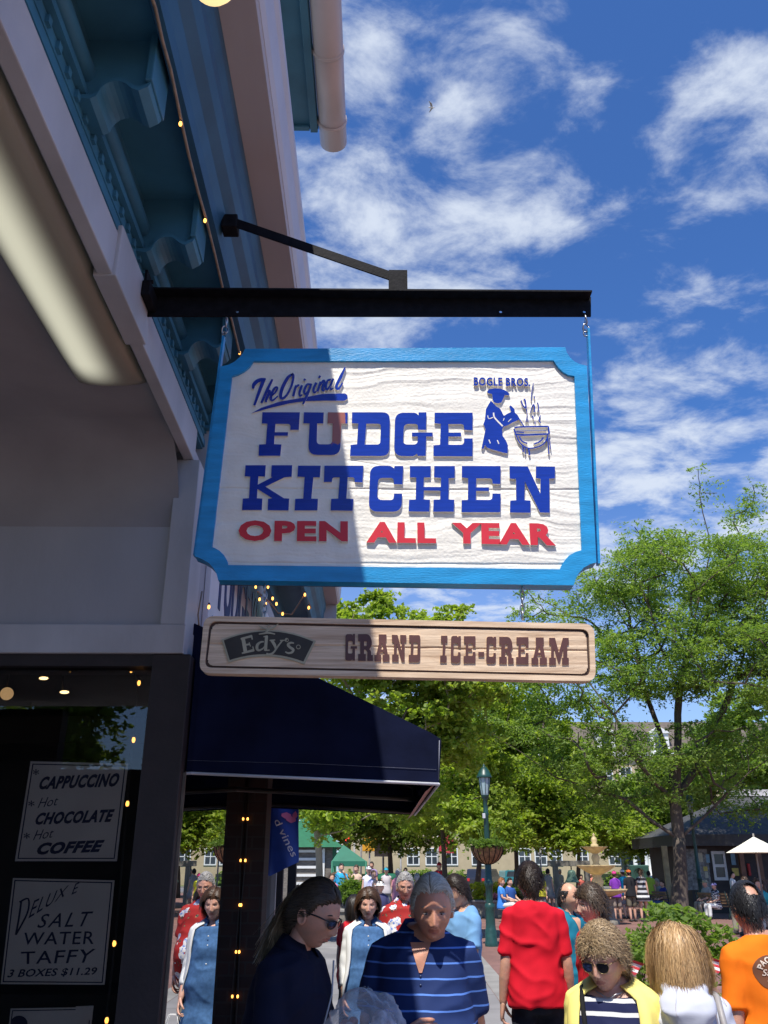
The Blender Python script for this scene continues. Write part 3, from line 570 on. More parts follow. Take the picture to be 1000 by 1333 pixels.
# window bay under it: frame, pane, dark room behind
xp0 = W(189, 950, YW).x; xp1 = W(244.5, 900, YW).x
mb = MB(); mb.box((-4.2, YW + 0.01, W(100, 866, YW).z), (xp0, YW + 0.18, ZB - 0.001)); mb.box((xp0, YW, 0), (xp1, YW + 0.09, ZB - 0.002), bev=0.004); fr = mb.build('window_frame', [dark_wood], shop)
edge_m = mat('worn_bronze_edge', (0.13, 0.10, 0.075), 0.45, 0.3, 12)
mb = MB(); mb.box((xp1 - 0.004, YW + 0.0455, 0), (-0.714, YW + 0.058, W(236, 1004, YW).z)); mb.build('jamb_strip', [edge_m], shop)
pane_g = glass_mat('front_glass', 1.62, (0.84, 0.84, 0.84))
mb = MB(); mb.box((-4.2, YW + 0.05, 0.2), (xp0, YW + 0.056, W(100, 864, YW).z)); mb.build('window_pane', [pane_g], shop)
mb = MB(); mb.box((-4.2, YW + 0.02, 0), (xp0, YW + 0.18, 0.2)); mb.build('stall_riser', [dark_wood], shop)
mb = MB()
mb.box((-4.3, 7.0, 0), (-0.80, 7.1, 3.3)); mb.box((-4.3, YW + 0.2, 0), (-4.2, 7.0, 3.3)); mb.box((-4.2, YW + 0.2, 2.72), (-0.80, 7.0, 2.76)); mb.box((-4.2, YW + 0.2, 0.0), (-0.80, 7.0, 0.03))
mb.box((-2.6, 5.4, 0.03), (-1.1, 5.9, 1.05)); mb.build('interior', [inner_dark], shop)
# far wall along the street above the awning, and its glazing
mb = MB(); mb.box((-0.95, YW + 0.2, 2.52), (XC - 0.004, 9.0, 4.2)); mb.build('street_wall', [wall_white], shop)
mb = MB(); mb.box((-6, YA, BZ1 + 0.001), (-0.95, 9.0, 4.3)); mb.build('upper_storey', [wall_white], shop)
side_g = glass_mat('side_glass', 1.75, (0.10, 0.10, 0.10), base=0.28)
YC0, YC1 = 4.90, 5.12
# ---- cornice (cross-section in x, z is constant along the street)
def zz(r): return H + r
mb = MB(); mb.box((BXO - 0.06, YA, BZ1), (BXO - 0.012, YE, zz(2.13))); frz = mb.build('frieze', [corn_blue], shop)
mb = MB()
y = -0.5
while y < YE - 0.1: mb.box((BXO - 0.0125, y, zz(1.870)), (BXO + 0.001, y + 0.020, zz(1.895))); y += 0.072
mb.box((BXO - 0.0118, -0.5, zz(1.86)), (BXO - 0.009, YE - .1, zz(1.902)))
mb.build('dentil_band', [corn_blue], frz)
mb = MB(); mb.box((BXO - 0.013, YA, zz(1.905)), (BXO + 0.012, YE, zz(1.93))); mb.box((BXO - 0.0135, YA, zz(1.80)), (BXO - 0.002, YE, zz(1.83))); mb.tube([(BXO - 0.005, YA, zz(1.99)), (BXO - 0.005, YE, zz(1.99))], 0.03, 12); mb.build('frieze_moulding', [corn_blue], frz)
mb = MB(); mb.box((BXO - 0.06, YA, zz(2.12)), (-0.585, YE, zz(2.16))); mb.build('soffit', [corn_blue], shop)
CR = [(-0.60, 2.105), (-0.585, 2.06), (-0.560, 2.06), (-0.552, 2.10), (-0.535, 2.145), (-0.505, 2.175), (-0.490, 2.21), (-0.488, 2.26), (-0.474, 2.30), (-0.470, 2.36), (-0.52, 2.40), (-0.60, 2.40)]
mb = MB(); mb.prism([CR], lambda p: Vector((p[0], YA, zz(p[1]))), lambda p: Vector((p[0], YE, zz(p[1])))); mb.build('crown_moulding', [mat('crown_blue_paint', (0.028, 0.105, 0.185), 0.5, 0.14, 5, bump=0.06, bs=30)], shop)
FA = [(-0.472, 2.352), (-0.358, 2.352), (-0.352, 2.37), (-0.352, 2.42), (-0.472, 2.42)]
mb = MB(); mb.prism([FA], lambda p: Vector((p[0], YA, zz(p[1]))), lambda p: Vector((p[0], YE, zz(p[1])))); mb.build('eave_fascia', [pink_trim], shop)
GU = [(-0.356, 2.372), (-0.350, 2.372), (-0.338, 2.40), (-0.332, 2.46), (-0.328, 2.53), (-0.316, 2.555), (-0.316, 2.60), (-0.356, 2.60)]
mb = MB(); mb.prism([GU], lambda p: Vector((p[0], YA, zz(p[1]))), lambda p: Vector((p[0], YE + .03, zz(p[1])))); mb.build('gutter', [mat('gutter_white', (0.58, 0.56, 0.56), 0.4, 0.05, 5)], shop)
mb = MB(); mb.add([(-0.33, YA, zz(2.60)), (-0.33, YE, zz(2.60)), (-3.2, YE, zz(3.6)), (-3.2, YA, zz(3.6)), (-0.33, YA, zz(2.56)), (-0.33, YE, zz(2.56)), (-3.2, YE, zz(3.56)), (-3.2, YA, zz(3.56))], [(0, 1, 2, 3), (7, 6, 5, 4), (0, 4, 5, 1), (1, 5, 6, 2), (2, 6, 7, 3), (3, 7, 4, 0)])
mb.build('roof', [mat('roof_slate', (0.10, 0.10, 0.11), 0.8, 0.2, 8)], shop)
mb = MB(); mb.box((-0.8, YE, zz(1.9)), (-0.36, YE + 0.02, zz(2.55))); mb.build('cornice_end_board', [white_trim], shop)
K2 = 1.62 / 2.35; YB0, YB1 = 4.1, 5.47
le = thing('lower_eave', 'lower blue eave with pale fascia ending behind the cedar board', 'eave', (-0.35, YB1, zz(2.35 * K2)))
for nm, pr, mm in (('eave_fascia', FA, pink_trim), ('gutter', GU, MATS['gutter_white']), ('crown_moulding', CR, corn_blue), ('soffit', [(-0.84, 2.12), (-0.585, 2.12), (-0.585, 2.16), (-0.84, 2.16)], corn_blue), ('frieze', [(-0.846, 1.97), (-0.798, 1.97), (-0.798, 2.119), (-0.846, 2.119)], corn_blue), ('roof_deck', [(-1.1, 2.605), (-0.33, 2.605), (-0.33, 2.63), (-1.1, 2.63)], MATS['roof_slate'])):
    mb = MB(); mb.prism([pr], lambda p: Vector((p[0] * K2, YB0, zz(p[1] * K2))), lambda p: Vector((p[0] * K2, YB1 + (.02 if nm == 'gutter' else 0), zz(p[1] * K2)))); mb.build(nm, [mm], le)
mb = MB(); mb.box((-0.8 * K2, YB1, zz(1.9 * K2)), (-0.37 * K2, YB1 + 0.02, zz(2.58 * K2))); mb.build('end_board', [white_trim], le)
# scrolled corbels under the soffit
def corbel(y):
    prof = [(-0.800, 2.125), (-0.800, 1.90), (-0.76, 1.895), (-0.745, 1.905)] + [(-0.742 + 0.045 - 0.045 * math.cos(t), 1.905 + 0.055 * math.sin(t) ) for t in np.linspace(0.2, 2.2, 8)] + [(-0.655, 1.935), (-0.635, 1.925), (-0.612, 1.94), (-0.606, 1.95), (-0.606, 2.125)]
    mb = MB(); mb.prism([prof], lambda p: Vector((p[0], y - 0.045, zz(p[1]))), lambda p: Vector((p[0], y + 0.045, zz(p[1]))))
    o = mb.build('corbel', [corn_blue], shop)
    rim = [(p[0], p[1] - 0.012) for p in prof[1:-1]]
    mb = MB(); n = len(rim)
    v = []
    for (x, z) in rim: v += [(x, y - 0.062, zz(z)), (x, y + 0.062, zz(z)), (x, y + 0.062, zz(z + 0.014)), (x, y - 0.062, zz(z + 0.014))]
    f = []
    for i in range(n - 1):
        for j in range(4): f.append((i * 4 + j, i * 4 + (j + 1) % 4, i * 4 + 4 + (j + 1) % 4, i * 4 + 4 + j))
    f += [(0, 1, 2, 3), ((n - 1) * 4 + 3, (n - 1) * 4 + 2, (n - 1) * 4 + 1, (n - 1) * 4)]
    mb.add(v, f); mb.build('corbel_cap', [corn_blue], o)
    mb = MB(); mb.box((-0.620, y - 0.07, zz(1.945)), (-0.600, y + 0.07, zz(2.12)), bev=0.003); mb.build('corbel_plate', [corn_blue], o)
def yat(u, v, x): d = ray(u, v); return x / d.x * d.y
yc = [1.74, 2.35, 2.96]
st = 0.66
y0 = yc[0]
for k in range(-2, 9):
    y = y0 + k * (yc[1] - yc[0])
    if 0.2 < y < YE - 0.1: corbel(y)
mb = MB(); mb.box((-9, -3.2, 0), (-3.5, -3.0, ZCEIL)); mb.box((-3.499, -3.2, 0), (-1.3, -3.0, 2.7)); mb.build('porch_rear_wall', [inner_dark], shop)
# ---- higher eave with its gutter, ends just ahead overhead
up = thing('upper_eave', 'high blue eave with a long round downpipe ending against the sky', 'eave', (-0.4, 3.3, 5.2))
ZU = 3.9
def ux(s): return -1.086 * s * ZU * 0.985
xg1 = -0.165; xg0 = -0.292; YU0, YU1 = 2.72, yat(400, 168, -0.36)
d = ray(400, 168); YU1 = ZU / d.z * d.y
xl = (ray(377, 172) * (YU1 / ray(377, 172).y)).x - 0.05; xm = (ray(415, 165) * (YU1 / ray(415, 165).y)).x
xg1 = (ray(450, 175) * (YU1 / ray(450, 175).y)).x
mb = MB(); mb.box((xl - 0.6, YU0, H + ZU), (xm, YU1, H + ZU + 0.03)); mb.build('soffit', [corn_blue], up)
mb = MB(); mb.box((xl, YU0, H + ZU - 0.02), (xl + 0.05, YU1 - 0.03, H + ZU - 0.001), bev=0.003); mb.box((xm - 0.045, YU0, H + ZU - 0.03), (xm - 0.004, YU1 - 0.002, H + ZU - 0.001), bev=0.003); mb.box((xl + .06, YU1 - 0.035, H + ZU - 0.02), (xm - 0.05, YU1 - 0.004, H + ZU - 0.001), bev=0.003); mb.build('soffit_moulding', [corn_blue], up)
rg = (xg1 - xm) / 2
mb = MB(); n = 18; c0 = Vector(((xm + xg1) / 2 + 0.003, 0, H + ZU + 0.005))
mb.tube([(c0.x, YU0, c0.z), (c0.x, YU1 + 0.10, c0.z)], rg, 20); mb.build('downpipe', [mat('gutter_pink', (0.55, 0.49, 0.465), 0.4, 0.05, 4)], up)
mb = MB()
for y in (YU1 - 0.07, YU1 - 0.52): mb = MB(); mb.tube([(c0.x, y, c0.z), (c0.x, y + 0.02, c0.z)], rg * 1.08, 20); mb.box((xm - 0.03, y, H + ZU - 0.012), (xm + 0.02, y + 0.02, H + ZU + 0.0)); mb.build('pipe_strap', [MATS['gutter_pink']], up)

mb = MB(); mb.box((xl - 0.6, YU0, H + ZU + 0.031), (xm - 0.01, YU1 - 0.01, H + ZU + 0.5)); mb.build('eave_box', [wall_white], up)

# ---- trough light on the porch ceiling
lamp = thing('ceiling_light', 'long half-round ceiling light glowing pale yellow under the porch', 'ceiling light', (-0.95, 2.0, ZCEIL))
m = bpy.data.materials.new('light_diffuser'); m.use_nodes = True; N, L = new_nodes(m.node_tree)
out = N.new('ShaderNodeOutputMaterial'); b = N.new('ShaderNodeBsdfPrincipled'); L.new(b.outputs[0], out.inputs[0]); b.inputs['Base Color'].default_value = (0.30, 0.29, 0.22, 1); b.inputs['Roughness'].default_value = 0.35
tc = N.new('ShaderNodeTexCoord'); sx = N.new('ShaderNodeSeparateXYZ'); L.new(tc.outputs['Object'], sx.inputs[0])
def mrange(inp, a, b_, c, d_):
    q = N.new('ShaderNodeMapRange'); q.interpolation_type = 'SMOOTHSTEP'; L.new(inp, q.inputs[0]); q.inputs[1].default_value = a; q.inputs[2].default_value = b_; q.inputs[3].default_value = c; q.inputs[4].default_value = d_; return q.outputs[0]
def mul(a, c):
    q = N.new('ShaderNodeMath'); q.operation = 'MULTIPLY'; L.new(a, q.inputs[0]); L.new(c, q.inputs[1]); return q.outputs[0]
XT0, XT1 = -1.10, -0.85; YT1 = yat(118, 505, -0.97) + 0.22
w1 = mul(mrange(sx.outputs[0], -0.150, -0.065, 0, 1), mrange(sx.outputs[0], -0.055, 0.055, 1, 0)); w2 = mul(w1, mrange(sx.outputs[1], YT1 - 2.0 - 0.22, YT1 - 2.0 - 0.02, 1, 0))
b.inputs['Emission Color'].default_value = (1, 0.98, 0.76, 1); es = N.new('ShaderNodeMath'); es.operation = 'MULTIPLY'; L.new(w2, es.inputs[0]); es.inputs[1].default_value = 0.46; L.new(es.outputs[0], b.inputs['Emission Strength'])
mb = MB(); n = 18; vs = []; fs = []
ys = [-0.5] + list(np.linspace(YT1 - 0.25, YT1, 8))
for i, y in enumerate(ys):
    k = 1.0 if i == 0 else math.sqrt(max(0.0, 1 - ((y - ys[1]) / (YT1 - ys[1])) ** 2)) * 0.7 + 0.3
    for j in range(n + 1):
        t = math.pi * j / n; vs.append(((XT0 + XT1) / 2 - 0.125 * math.cos(t), y, ZCEIL - 0.062 * math.sin(t) * k))
for i in range(len(ys) - 1):
    for j in range(n): fs.append((i * (n + 1) + j, i * (n + 1) + j + 1, (i + 1) * (n + 1) + j + 1, (i + 1) * (n + 1) + j))
fs.append(tuple((len(ys) - 1) * (n + 1) + j for j in range(n + 1)))
mb.add(vs, fs, 0, True); mb.build('diffuser', [m], lamp)
gold = mat('pendant_glow', (1.0, 0.72, 0.30), 0.5, 0.02, emit=0.85, ecol=(1.0, 0.74, 0.34))
c = W(277, -25, 1.45); pen = thing('pendant_lamp', 'warm yellow pendant lamp peeking in at the top edge', 'lamp', c)
mb = MB(); mb.lathe(c, [(0.0, -0.044), (0.025, -0.042), (0.045, -0.032), (0.057, -0.012), (0.059, 0.01)], 24); mb.build('lamp_globe', [gold], pen)
mb = MB(); mb.lathe(c, [(0.061, 0.008), (0.062, 0.02), (0.03, 0.05), (0.008, 0.06), (0.008, 0.3)], 20); mb.build('lamp_cap', [dark_wood], pen)
c = W(8, 20, 1.5); cm = thing('beam_clamp', 'rusty clamp fixed under the white porch beam at upper left', 'clamp', c)
mb = MB(); mb.box((c.x - 0.03, c.y - 0.04, c.z - 0.02), (c.x + 0.018, c.y + 0.03, c.z + 0.05), bev=0.006); mb.build('clamp_body', [mat('rust', (0.07, 0.04, 0.03), 0.8, 0.4, 30)], cm)

# ---- strings of small bulbs
bulb = mat('bulb_glow', (1.0, 0.5, 0.12), 0.4, 0.0, emit=3.2, ecol=(1.0, 0.43, 0.08))
wire = mat('wire_tan', (0.30, 0.22, 0.15), 0.6, 0.2, 30); dwire = mat('wire_dark', (0.02, 0.018, 0.016), 0.6)
def light_string(label, pts, bulbs, group, wm=wire, r=0.006, wr=0.0035):
    t = thing('string_light', label, 'string light', pts[0], group=group)
    if len(pts) > 1:
        mb = MB(); mb.tube(pts, wr, 6); mb.build('wire', [wm], t)
    for p in bulbs:
        mb = MB(); p = Vector(p); mb.lathe(p, [(0.0, -r * 1.7), (r * .7, -r * 1.3), (r, -r * .2), (r * .8, r * .8), (r * .45, r * 1.6)], 10); mb.build('bulb', [bulb], t)
        mb = MB(); mb.lathe(p, [(r * .6, r * 1.3), (r * .7, r * 3.0), (0, r * 3.1)], 8); mb.build('socket', [dwire], t)
    return t
GS = 'strings of small amber bulbs on the shop'
XS = -0.568
def ws(u, v, x=XS): return WX(u, v, x)
sp = [(192, -20), (202, 12), (212, 52), (222, 90), (236, 160), (246, 200), (258, 250), (268, 286), (280, 330), (291, 380), (302, 420), (312, 458)]
spp = []
for i, q in enumerate(sp):
    p = ws(*q); spp.append(p + Vector((0, 0, 0.006 * math.sin(i * 2.1))))
for k in range(2): spp.append(Vector((XS, spp[-1].y + 0.5, zz(2.045) - 0.02 * (k % 2))))
bl = [ws(235, 161), ws(267, 287), ws(291, 381), ws(312, 459)]
yy = bl[-1].y
bl += [Vector((XS - 0.006, yy + 0.42 * k, zz(2.03))) for k in range(1, 3)]
light_string('amber bulb string running along the blue cornice above the iron bar', spp, bl, GS, r=0.0052, wr=0.005)
def win(pts): return [W(u, v, YW + 0.12) for u, v in pts]
light_string('amber bulb string inside the dark window, over the paper menus', win([(-40, 862), (3, 866), (92, 868), (172, 870), (180, 888), (172, 960), (166, 1045), (150, 1226), (138, 1328), (130, 1400)]), win([(3, 869), (92, 871), (171, 872), (181, 889), (174, 963), (166, 1046), (149, 1228), (139, 1328)]), GS, wm=dwire, r=0.007)
YC = YC0 - 0.012
pp = [W(u, v, YC) for u, v in [(322.5, 1066), (319.5, 1120), (314, 1178), (311.5, 1239), (309.5, 1297)]]; pp = [pp[0] + Vector((0, 0, 0.3))] + pp + [Vector((pp[-1].x - .01, YC, 0.1))]
light_string('amber bulb string running down the brick column under the awning', pp, pp[1:-1], GS, wm=dwire, r=0.0055)
light_string('amber bulb string on the white wall corner behind the cedar board', [WX(263, 770, XC + 0.01), WX(258, 800, XC + 0.012), WX(262, 850, XC + 0.01)], [WX(272, 790, XC + 0.045)], GS, r=0.006)
pts2 = [W(u, v, 4.06) for u, v in ((335, 770), (352, 785), (362, 798), (380, 800), (398, 772), (405, 792))]
light_string('amber bulb string looped under the far cornice behind the signs', pts2, [W(u, v, 4.05) for u, v in ((333, 764), (349, 764), (355, 779), (368, 799), (338, 780), (397, 774), (402, 791), (346, 786), (360, 786))], GS, r=0.0055, wr=0.0045)

# ---- paper menus inside the window
paper = mat('menu_paper', (0.78, 0.66, 0.56), 0.7, 0.06, 6); ink = mat('menu_ink', (0.012, 0.012, 0.05), 0.5, 0.1)
YP = YW + 0.075
def menu(label, quad, border):
    t = thing('menu_poster', label, 'menu', W(*quad[0], YP), group='paper menus in the window')
    mb = MB(); mb.prism([quad], lambda p: W(p[0], p[1], YP), lambda p: W(p[0], p[1], YP) + Vector((0, 0.004, 0))); mb.build('paper', [paper], t)
    c = Vector((sum(p[0] for p in quad) / 4, sum(p[1] for p in quad) / 4)); sc = lambda d: [tuple(c + (Vector(p) - c) * d) for p in quad]
    mb = MB(); mb.prism([sc(border), sc(border - 0.022)], lambda p: W(p[0], p[1], YP) + Vector((0, -0.0012, 0)), lambda p: W(p[0], p[1], YP)); mb.build('border', [ink], t)
    return t
def line(t, s, quad, **k):
    mb = MB(); f = quad_map(quad, YP - 0.0008); text_on(mb, s, f, 0.0008, **k); o = mb.build('lettering', [ink], t)
m1 = menu('paper menu reading cappuccino, hot chocolate, hot coffee in the dark window', [(19.5, 1121), (152, 1121), (167, 994), (40, 991)], 0.955)
line(m1, 'CAPPUCCINO', ((50, 1028), (153, 1024), (157, 1006), (54, 1011)), offset=0.05, shear=0.22, space=1.1)
line(m1, 'CHOCOLATE', ((45, 1074), (146, 1070), (150, 1053), (49, 1058)), offset=0.05, shear=0.22, space=1.1)
line(m1, 'COFFEE', ((47, 1113), (132, 1109), (137, 1093), (51, 1097)), offset=0.055, shear=0.22, space=1.1)
for (a, b_) in (((49, 1052), (77, 1036)), ((43, 1094), (71, 1078))):
    line(m1, 'Hot', ((a[0], a[1]), (b_[0] - 2, a[1] - 4), (b_[0], b_[1]), (a[0] + 3, b_[1] + 3)), shear=0.25, offset=-0.004)
for (x, y) in ((47, 1005), (41, 1046), (35, 1088)): line(m1, '*', ((x - 4, y + 4), (x + 4, y + 4), (x + 4, y - 4), (x - 4, y - 4)), offset=0.01)
m2 = menu('paper menu reading deluxe salt water taffy, below the cappuccino menu', [(1, 1281), (136, 1282), (149, 1146), (17, 1143)], 0.965)
mb = MB()
def zpst(pts, w): stroke(mb, [(x / 5.0, 1130 + y / 5.0) for x, y in pts], w / 5.0, lambda p, d: W(p[0], p[1], YP) + Vector((0, d, 0)), -0.0016, 0)
zpst([(140, 215), (125, 320), (104, 435)], 12); zpst([(128, 222), (185, 200), (180, 290), (106, 432)], 11)
line(m2, 'ELUX', ((37, 1196), (85, 1166), (90, 1152), (43, 1173)), shear=0.15, offset=0.002, space=1.15); line(m2, 'E', ((93, 1165), (101, 1161), (104, 1148), (97, 1151)), shear=0.15, offset=0.005)
mb.build('lettering', [ink], m2)
line(m2, 'SALT', ((48, 1208), (115, 1206), (122, 1186), (54, 1190)), shear=0.12, offset=0.004, space=1.25)
line(m2, 'WATER', ((31, 1230), (122, 1229), (122, 1212), (32, 1214)), shear=0.12, offset=0.006, space=1.1)
line(m2, 'TAFFY', ((30, 1255), (120, 1253), (125, 1235), (27, 1239)), shear=0.12, offset=0.006, space=1.1)
line(m2, '3 BOXES $11.29', ((9, 1274), (126, 1270), (127, 1259), (12, 1262)), shear=0.15, offset=0.02, space=1.05)
m3 = menu('paper menu with a dark round picture at the bottom of the window', [(2, 1420), (110, 1420), (121, 1311), (14, 1313)], 0.96)
mb = MB(); mb.prism([[(25 + 11 * math.cos(t), 1332 + 10 * math.sin(t)) for t in np.linspace(0, 2 * math.pi, 20, endpoint=False)]], lambda p: W(p[0], p[1], YP) + Vector((0, -0.0016, 0)), lambda p: W(p[0], p[1], YP)); mb.build('picture', [ink], m3)
mb = MB(); mb.prism([[(98, 1328), (120, 1328), (122, 1309), (99, 1310)]], lambda p: W(p[0], p[1], YP) + Vector((0, -0.0022, 0)), lambda p: W(p[0], p[1], YP)); mb.build('price_card', [paper], m3)
# glowing globe and little shades inside the room
t = thing('globe_lamp', 'orange glowing globe lamp inside the dark room at the left edge', 'lamp', W(9, 903, 4.6))
mb = MB(); mb.ball(W(9, 903, 4.6), 0.034, 14); mb.build('globe', [mat('globe_glow', (1, 0.6, 0.25), .5, 0, emit=0.38, ecol=(1, 0.62, 0.28))], t)
mb = MB(); p = W(9, 893, 4.6); mb.tube([p, (p.x, p.y, 2.73)], 0.006, 6); mb.build('stem', [dark_wood], t)
for k, (u, v) in enumerate(((57, 883), (84, 901))):
    t = thing('spot_lamp', 'small bright spot lamp inside the window, %s the two' % ('upper of' if k == 0 else 'lower of'), 'lamp', W(u, v, 4.0), group='spot lamps inside the window')
    p = W(u, v, 4.0); mb = MB(); mb.ball(p, (0.022, 0.01, 0.0075), 12); mb.build('lamp_bulb', [mat('spot_glow', (1, .75, .4), .5, 0, emit=3.0, ecol=(1, .7, .3))], t)
    mb = MB(); mb.tube([p + Vector((-0.01, 0, 0.008)), p + Vector((-0.02, 0.01, 0.06)), (p.x - .02, p.y + .01, 2.73)], 0.004, 6); mb.build('arm', [dark_wood], t)

# ---- brick column, side glazing, awning
colm = thing('brick_column', 'dark brick column under the navy awning', 'column', (-0.65, YC0 + .12, 0))
cx0 = -0.690; cx1 = W(345, 1100, YC0).x
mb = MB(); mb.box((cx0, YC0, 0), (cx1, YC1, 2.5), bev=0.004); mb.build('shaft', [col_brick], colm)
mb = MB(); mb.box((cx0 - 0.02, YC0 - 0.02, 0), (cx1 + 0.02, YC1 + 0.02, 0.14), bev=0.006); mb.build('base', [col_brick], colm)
sw = thing('side_window', 'tall dark shop window pane mirroring the street beside the brick column', 'window', (-0.75, 3.5, 0))
PA = Vector((-0.716, 3.40, 0)); PB = (cx0, YC0 + 0.05)
mb = MB(); mb.add([(PA.x, PA.y, 0.12), (PB[0], PB[1], 0.12), (PB[0], PB[1], 2.5), (PA.x, PA.y, 2.5)], [(0, 1, 2, 3)]); mb.build('window_pane', [side_g], sw)
mb = MB(); mb.obox(((PA.x + PB[0]) / 2 - .01, (PA.y + PB[1]) / 2, 0.06), (0.02, 0, 0), ((PB[0] - PA.x) / 2, (PB[1] - PA.y) / 2, 0), (0, 0, 0.06)); mb.build('sill', [dark_wood], sw)
navy = mat('awning_navy_canvas', (0.006, 0.009, 0.030), 0.9, 0.25, 5, bump=0.5, bs=7, spec=0.1, det=6)
navy_in = mat('awning_lining', (0.008, 0.008, 0.012), 0.85, 0.2, 8)
pipe = mat('awning_white_pipe', (0.62, 0.62, 0.64), 0.35, 0.05, 10)
YN, YF = 3.50, 5.62
aw = thing('shop_awning', 'navy canvas awning with white piping along its lower edge', 'awning', W(240, 1004, YN))
PR = [(233, 1003), (571, 1019), (573.5, 963), (561, 955), (500, 925), (405, 879), (250, 812)]
PW = [W(u, v, YN) for u, v in PR]; xz = [(p.x, p.z) for p in PW]; xz[0] = (XC - .002, xz[0][1]); xz[-1] = (XC - .002, xz[-1][1])
def side(y0, y1): 
    mb = MB(); mb.prism([xz], lambda p: Vector((p[0], y0, p[1])), lambda p: Vector((p[0], y1, p[1]))); return mb
side(YN, YN + 0.004).build('side_panel', [navy], aw); side(YF, YF + 0.004).build('side_panel', [navy], aw)
mb = MB()
for i in range(1, len(xz) - 1):
    a, b = Vector((xz[i][0], 0, xz[i][1])), Vector((xz[i + 1][0], 0, xz[i + 1][1])); nn = Vector((-(b - a).z, 0, (b - a).x)).normalized() * -0.004
    mb.add([a + Vector((0, YN + .0045, 0)), b + Vector((0, YN + .0045, 0)), b + Vector((0, YF - .0005, 0)), a + Vector((0, YF - .0005, 0)), a + nn + Vector((0, YN + .0045, 0)), b + nn + Vector((0, YN + .0045, 0)), b + nn + Vector((0, YF - .0005, 0)), a + nn + Vector((0, YF - .0005, 0))], [(0, 1, 2, 3), (7, 6, 5, 4), (0, 4, 5, 1), (2, 6, 7, 3)])
mb.build('canopy', [navy], aw)
mb = MB(); e = Vector((0, -0.006, 0)); mb.tube([W(234, 1006, YN) + e, W(571, 1021, YN) + e], 0.0058, 8); mb.tube([W(571, 1021, YN) + e, (xz[1][0], YF, xz[1][1])], 0.0058, 8); mb.tube([(XC + 0.012, YN - 0.004, xz[0][1]), (W(247, 870, YN).x, YN - 0.004, W(247, 870, YN).z)], 0.0062, 8); mb.build('edge_pipe', [pipe], aw)
mb = MB(); mb.tube([W(571, 1016, YN) + e, W(572, 964, YN) + e], 0.0022, 6); mb.tube([W(246, 990, YN) + e * .5, W(400, 994, YN) + e * .5, W(568, 1002, YN) + e * .5], 0.0007, 4); mb.build('seam', [mat('stitch', (0.16, 0.17, 0.22))], aw)
mb = MB(); mb.add([(xz[1][0] - 0.006, YN + 0.05, xz[1][1] + 0.005), (xz[1][0] - 0.006, YF - 0.05, xz[1][1] + 0.005), (xz[1][0] - 0.05, YF - 0.05, xz[1][1] - 0.03), (xz[1][0] - 0.05, YN + 0.05, xz[1][1] - 0.03)], [(0, 1, 2, 3)]); mb.build('front_rail', [mat('awning_rail', (0.30, 0.17, 0.14), 0.5, 0.2, 14)], aw)
mb = MB(); y = YN + 0.3
for y in (YN + 0.02, (YN + YF) / 2, YF - 0.03): mb = MB(); mb.tube([(xz[0][0] + .02, y, xz[0][1] + 0.02), (xz[1][0] - 0.02, y, xz[1][1] + 0.015), (xz[2][0] - 0.02, y, xz[2][1] - 0.01), (xz[-1][0] + .02, y, xz[-1][1] - 0.03)], 0.012, 8); mb.build('frame_rib', [mat('awning_frame', (0.05, 0.05, 0.05), 0.4, 0.1, metal=0.6)], aw)
mb = MB(); mb.box((-3.2, YC1, 2.36), (XC, 9.0, 2.515)); mb.build('bulkhead', [inner_dark], shop)

# ---- wall sign seen at a grazing angle
wsn = thing('wall_sign', 'white wall sign with tall blue letters seen edge-on behind the hanging signs', 'sign', (XC, 4.6, 2.6))
mb = MB(); mb.box((XC - 0.003, 3.66, 2.55), (XC + 0.025, 6.3, 3.30), bev=0.004); mb.build('board', [mat('wall_sign_white', (0.80, 0.80, 0.82), 0.5, 0.04)], wsn)
lb = mat('wall_sign_blue', (0.02, 0.03, 0.16), 0.4); lb2 = mat('wall_sign_pale_blue', (0.25, 0.42, 0.55), 0.5)
mb = MB(); text_on(mb, 'FUDGE KITCHEN', lambda x, y, d: Vector((XC + 0.0255 + d, 3.86 + x * 2.35, 2.80 + y * 0.42)), 0.003, offset=0.03); mb.build('lettering', [lb], wsn)
mb = MB(); text_on(mb, 'HOMEMADE', lambda x, y, d: Vector((XC + 0.0255 + d, 3.74 + x * 1.5, 2.60 + y * 0.14)), 0.002, offset=0.02); mb.build('lettering', [lb2], wsn)

# ---- shop front beyond the awning: lit display window, dark posts, flag
wframe = mat('display_frame', (0.30, 0.29, 0.28), 0.5, 0.1)
dw = thing('display_window', 'narrow display window with red goods beyond the brick column', 'window', W(345, 1240, 5.4))
p = WX(349, 1100, -0.615)
x_ = -0.66
mb = MB(); ya_, yb_ = 5.25, 6.0
mb.box((x_ - 0.5, ya_, 0.3), (x_ - 0.46, yb_, 2.2)); mb.build('back_panel', [mat('display_back', (0.55, 0.53, 0.52), 0.6, 0.2, 3)], dw)
mb = MB(); mb.box((x_ - 0.02, ya_ - 0.04, 0.25), (x_ + 0.03, ya_, 2.1)); mb.box((x_ - 0.02, yb_, 0.25), (x_ + 0.03, yb_ + 0.05, 2.1)); mb.box((x_ - 0.5, ya_, 0.9), (x_ - 0.02, yb_, 0.94)); mb.build('window_frame', [wframe], dw)
mb = MB(); mb.box((x_ - 0.3, ya_ + 0.1, 1.42), (x_ - 0.1, ya_ + 0.5, 1.85)); mb.build('red_goods', [mat('display_red', (0.45, 0.03, 0.06), 0.6, 0.4, 9)], dw)
mb = MB(); mb.add([(x_, ya_, 0.3), (x_, yb_, 0.3), (x_, yb_, 2.08), (x_, ya_, 2.08)], [(0, 1, 2, 3)]); mb.build('window_pane', [glass_mat('display_glass', 1.7, (0.7, 0.7, 0.7), base=.15)], dw)
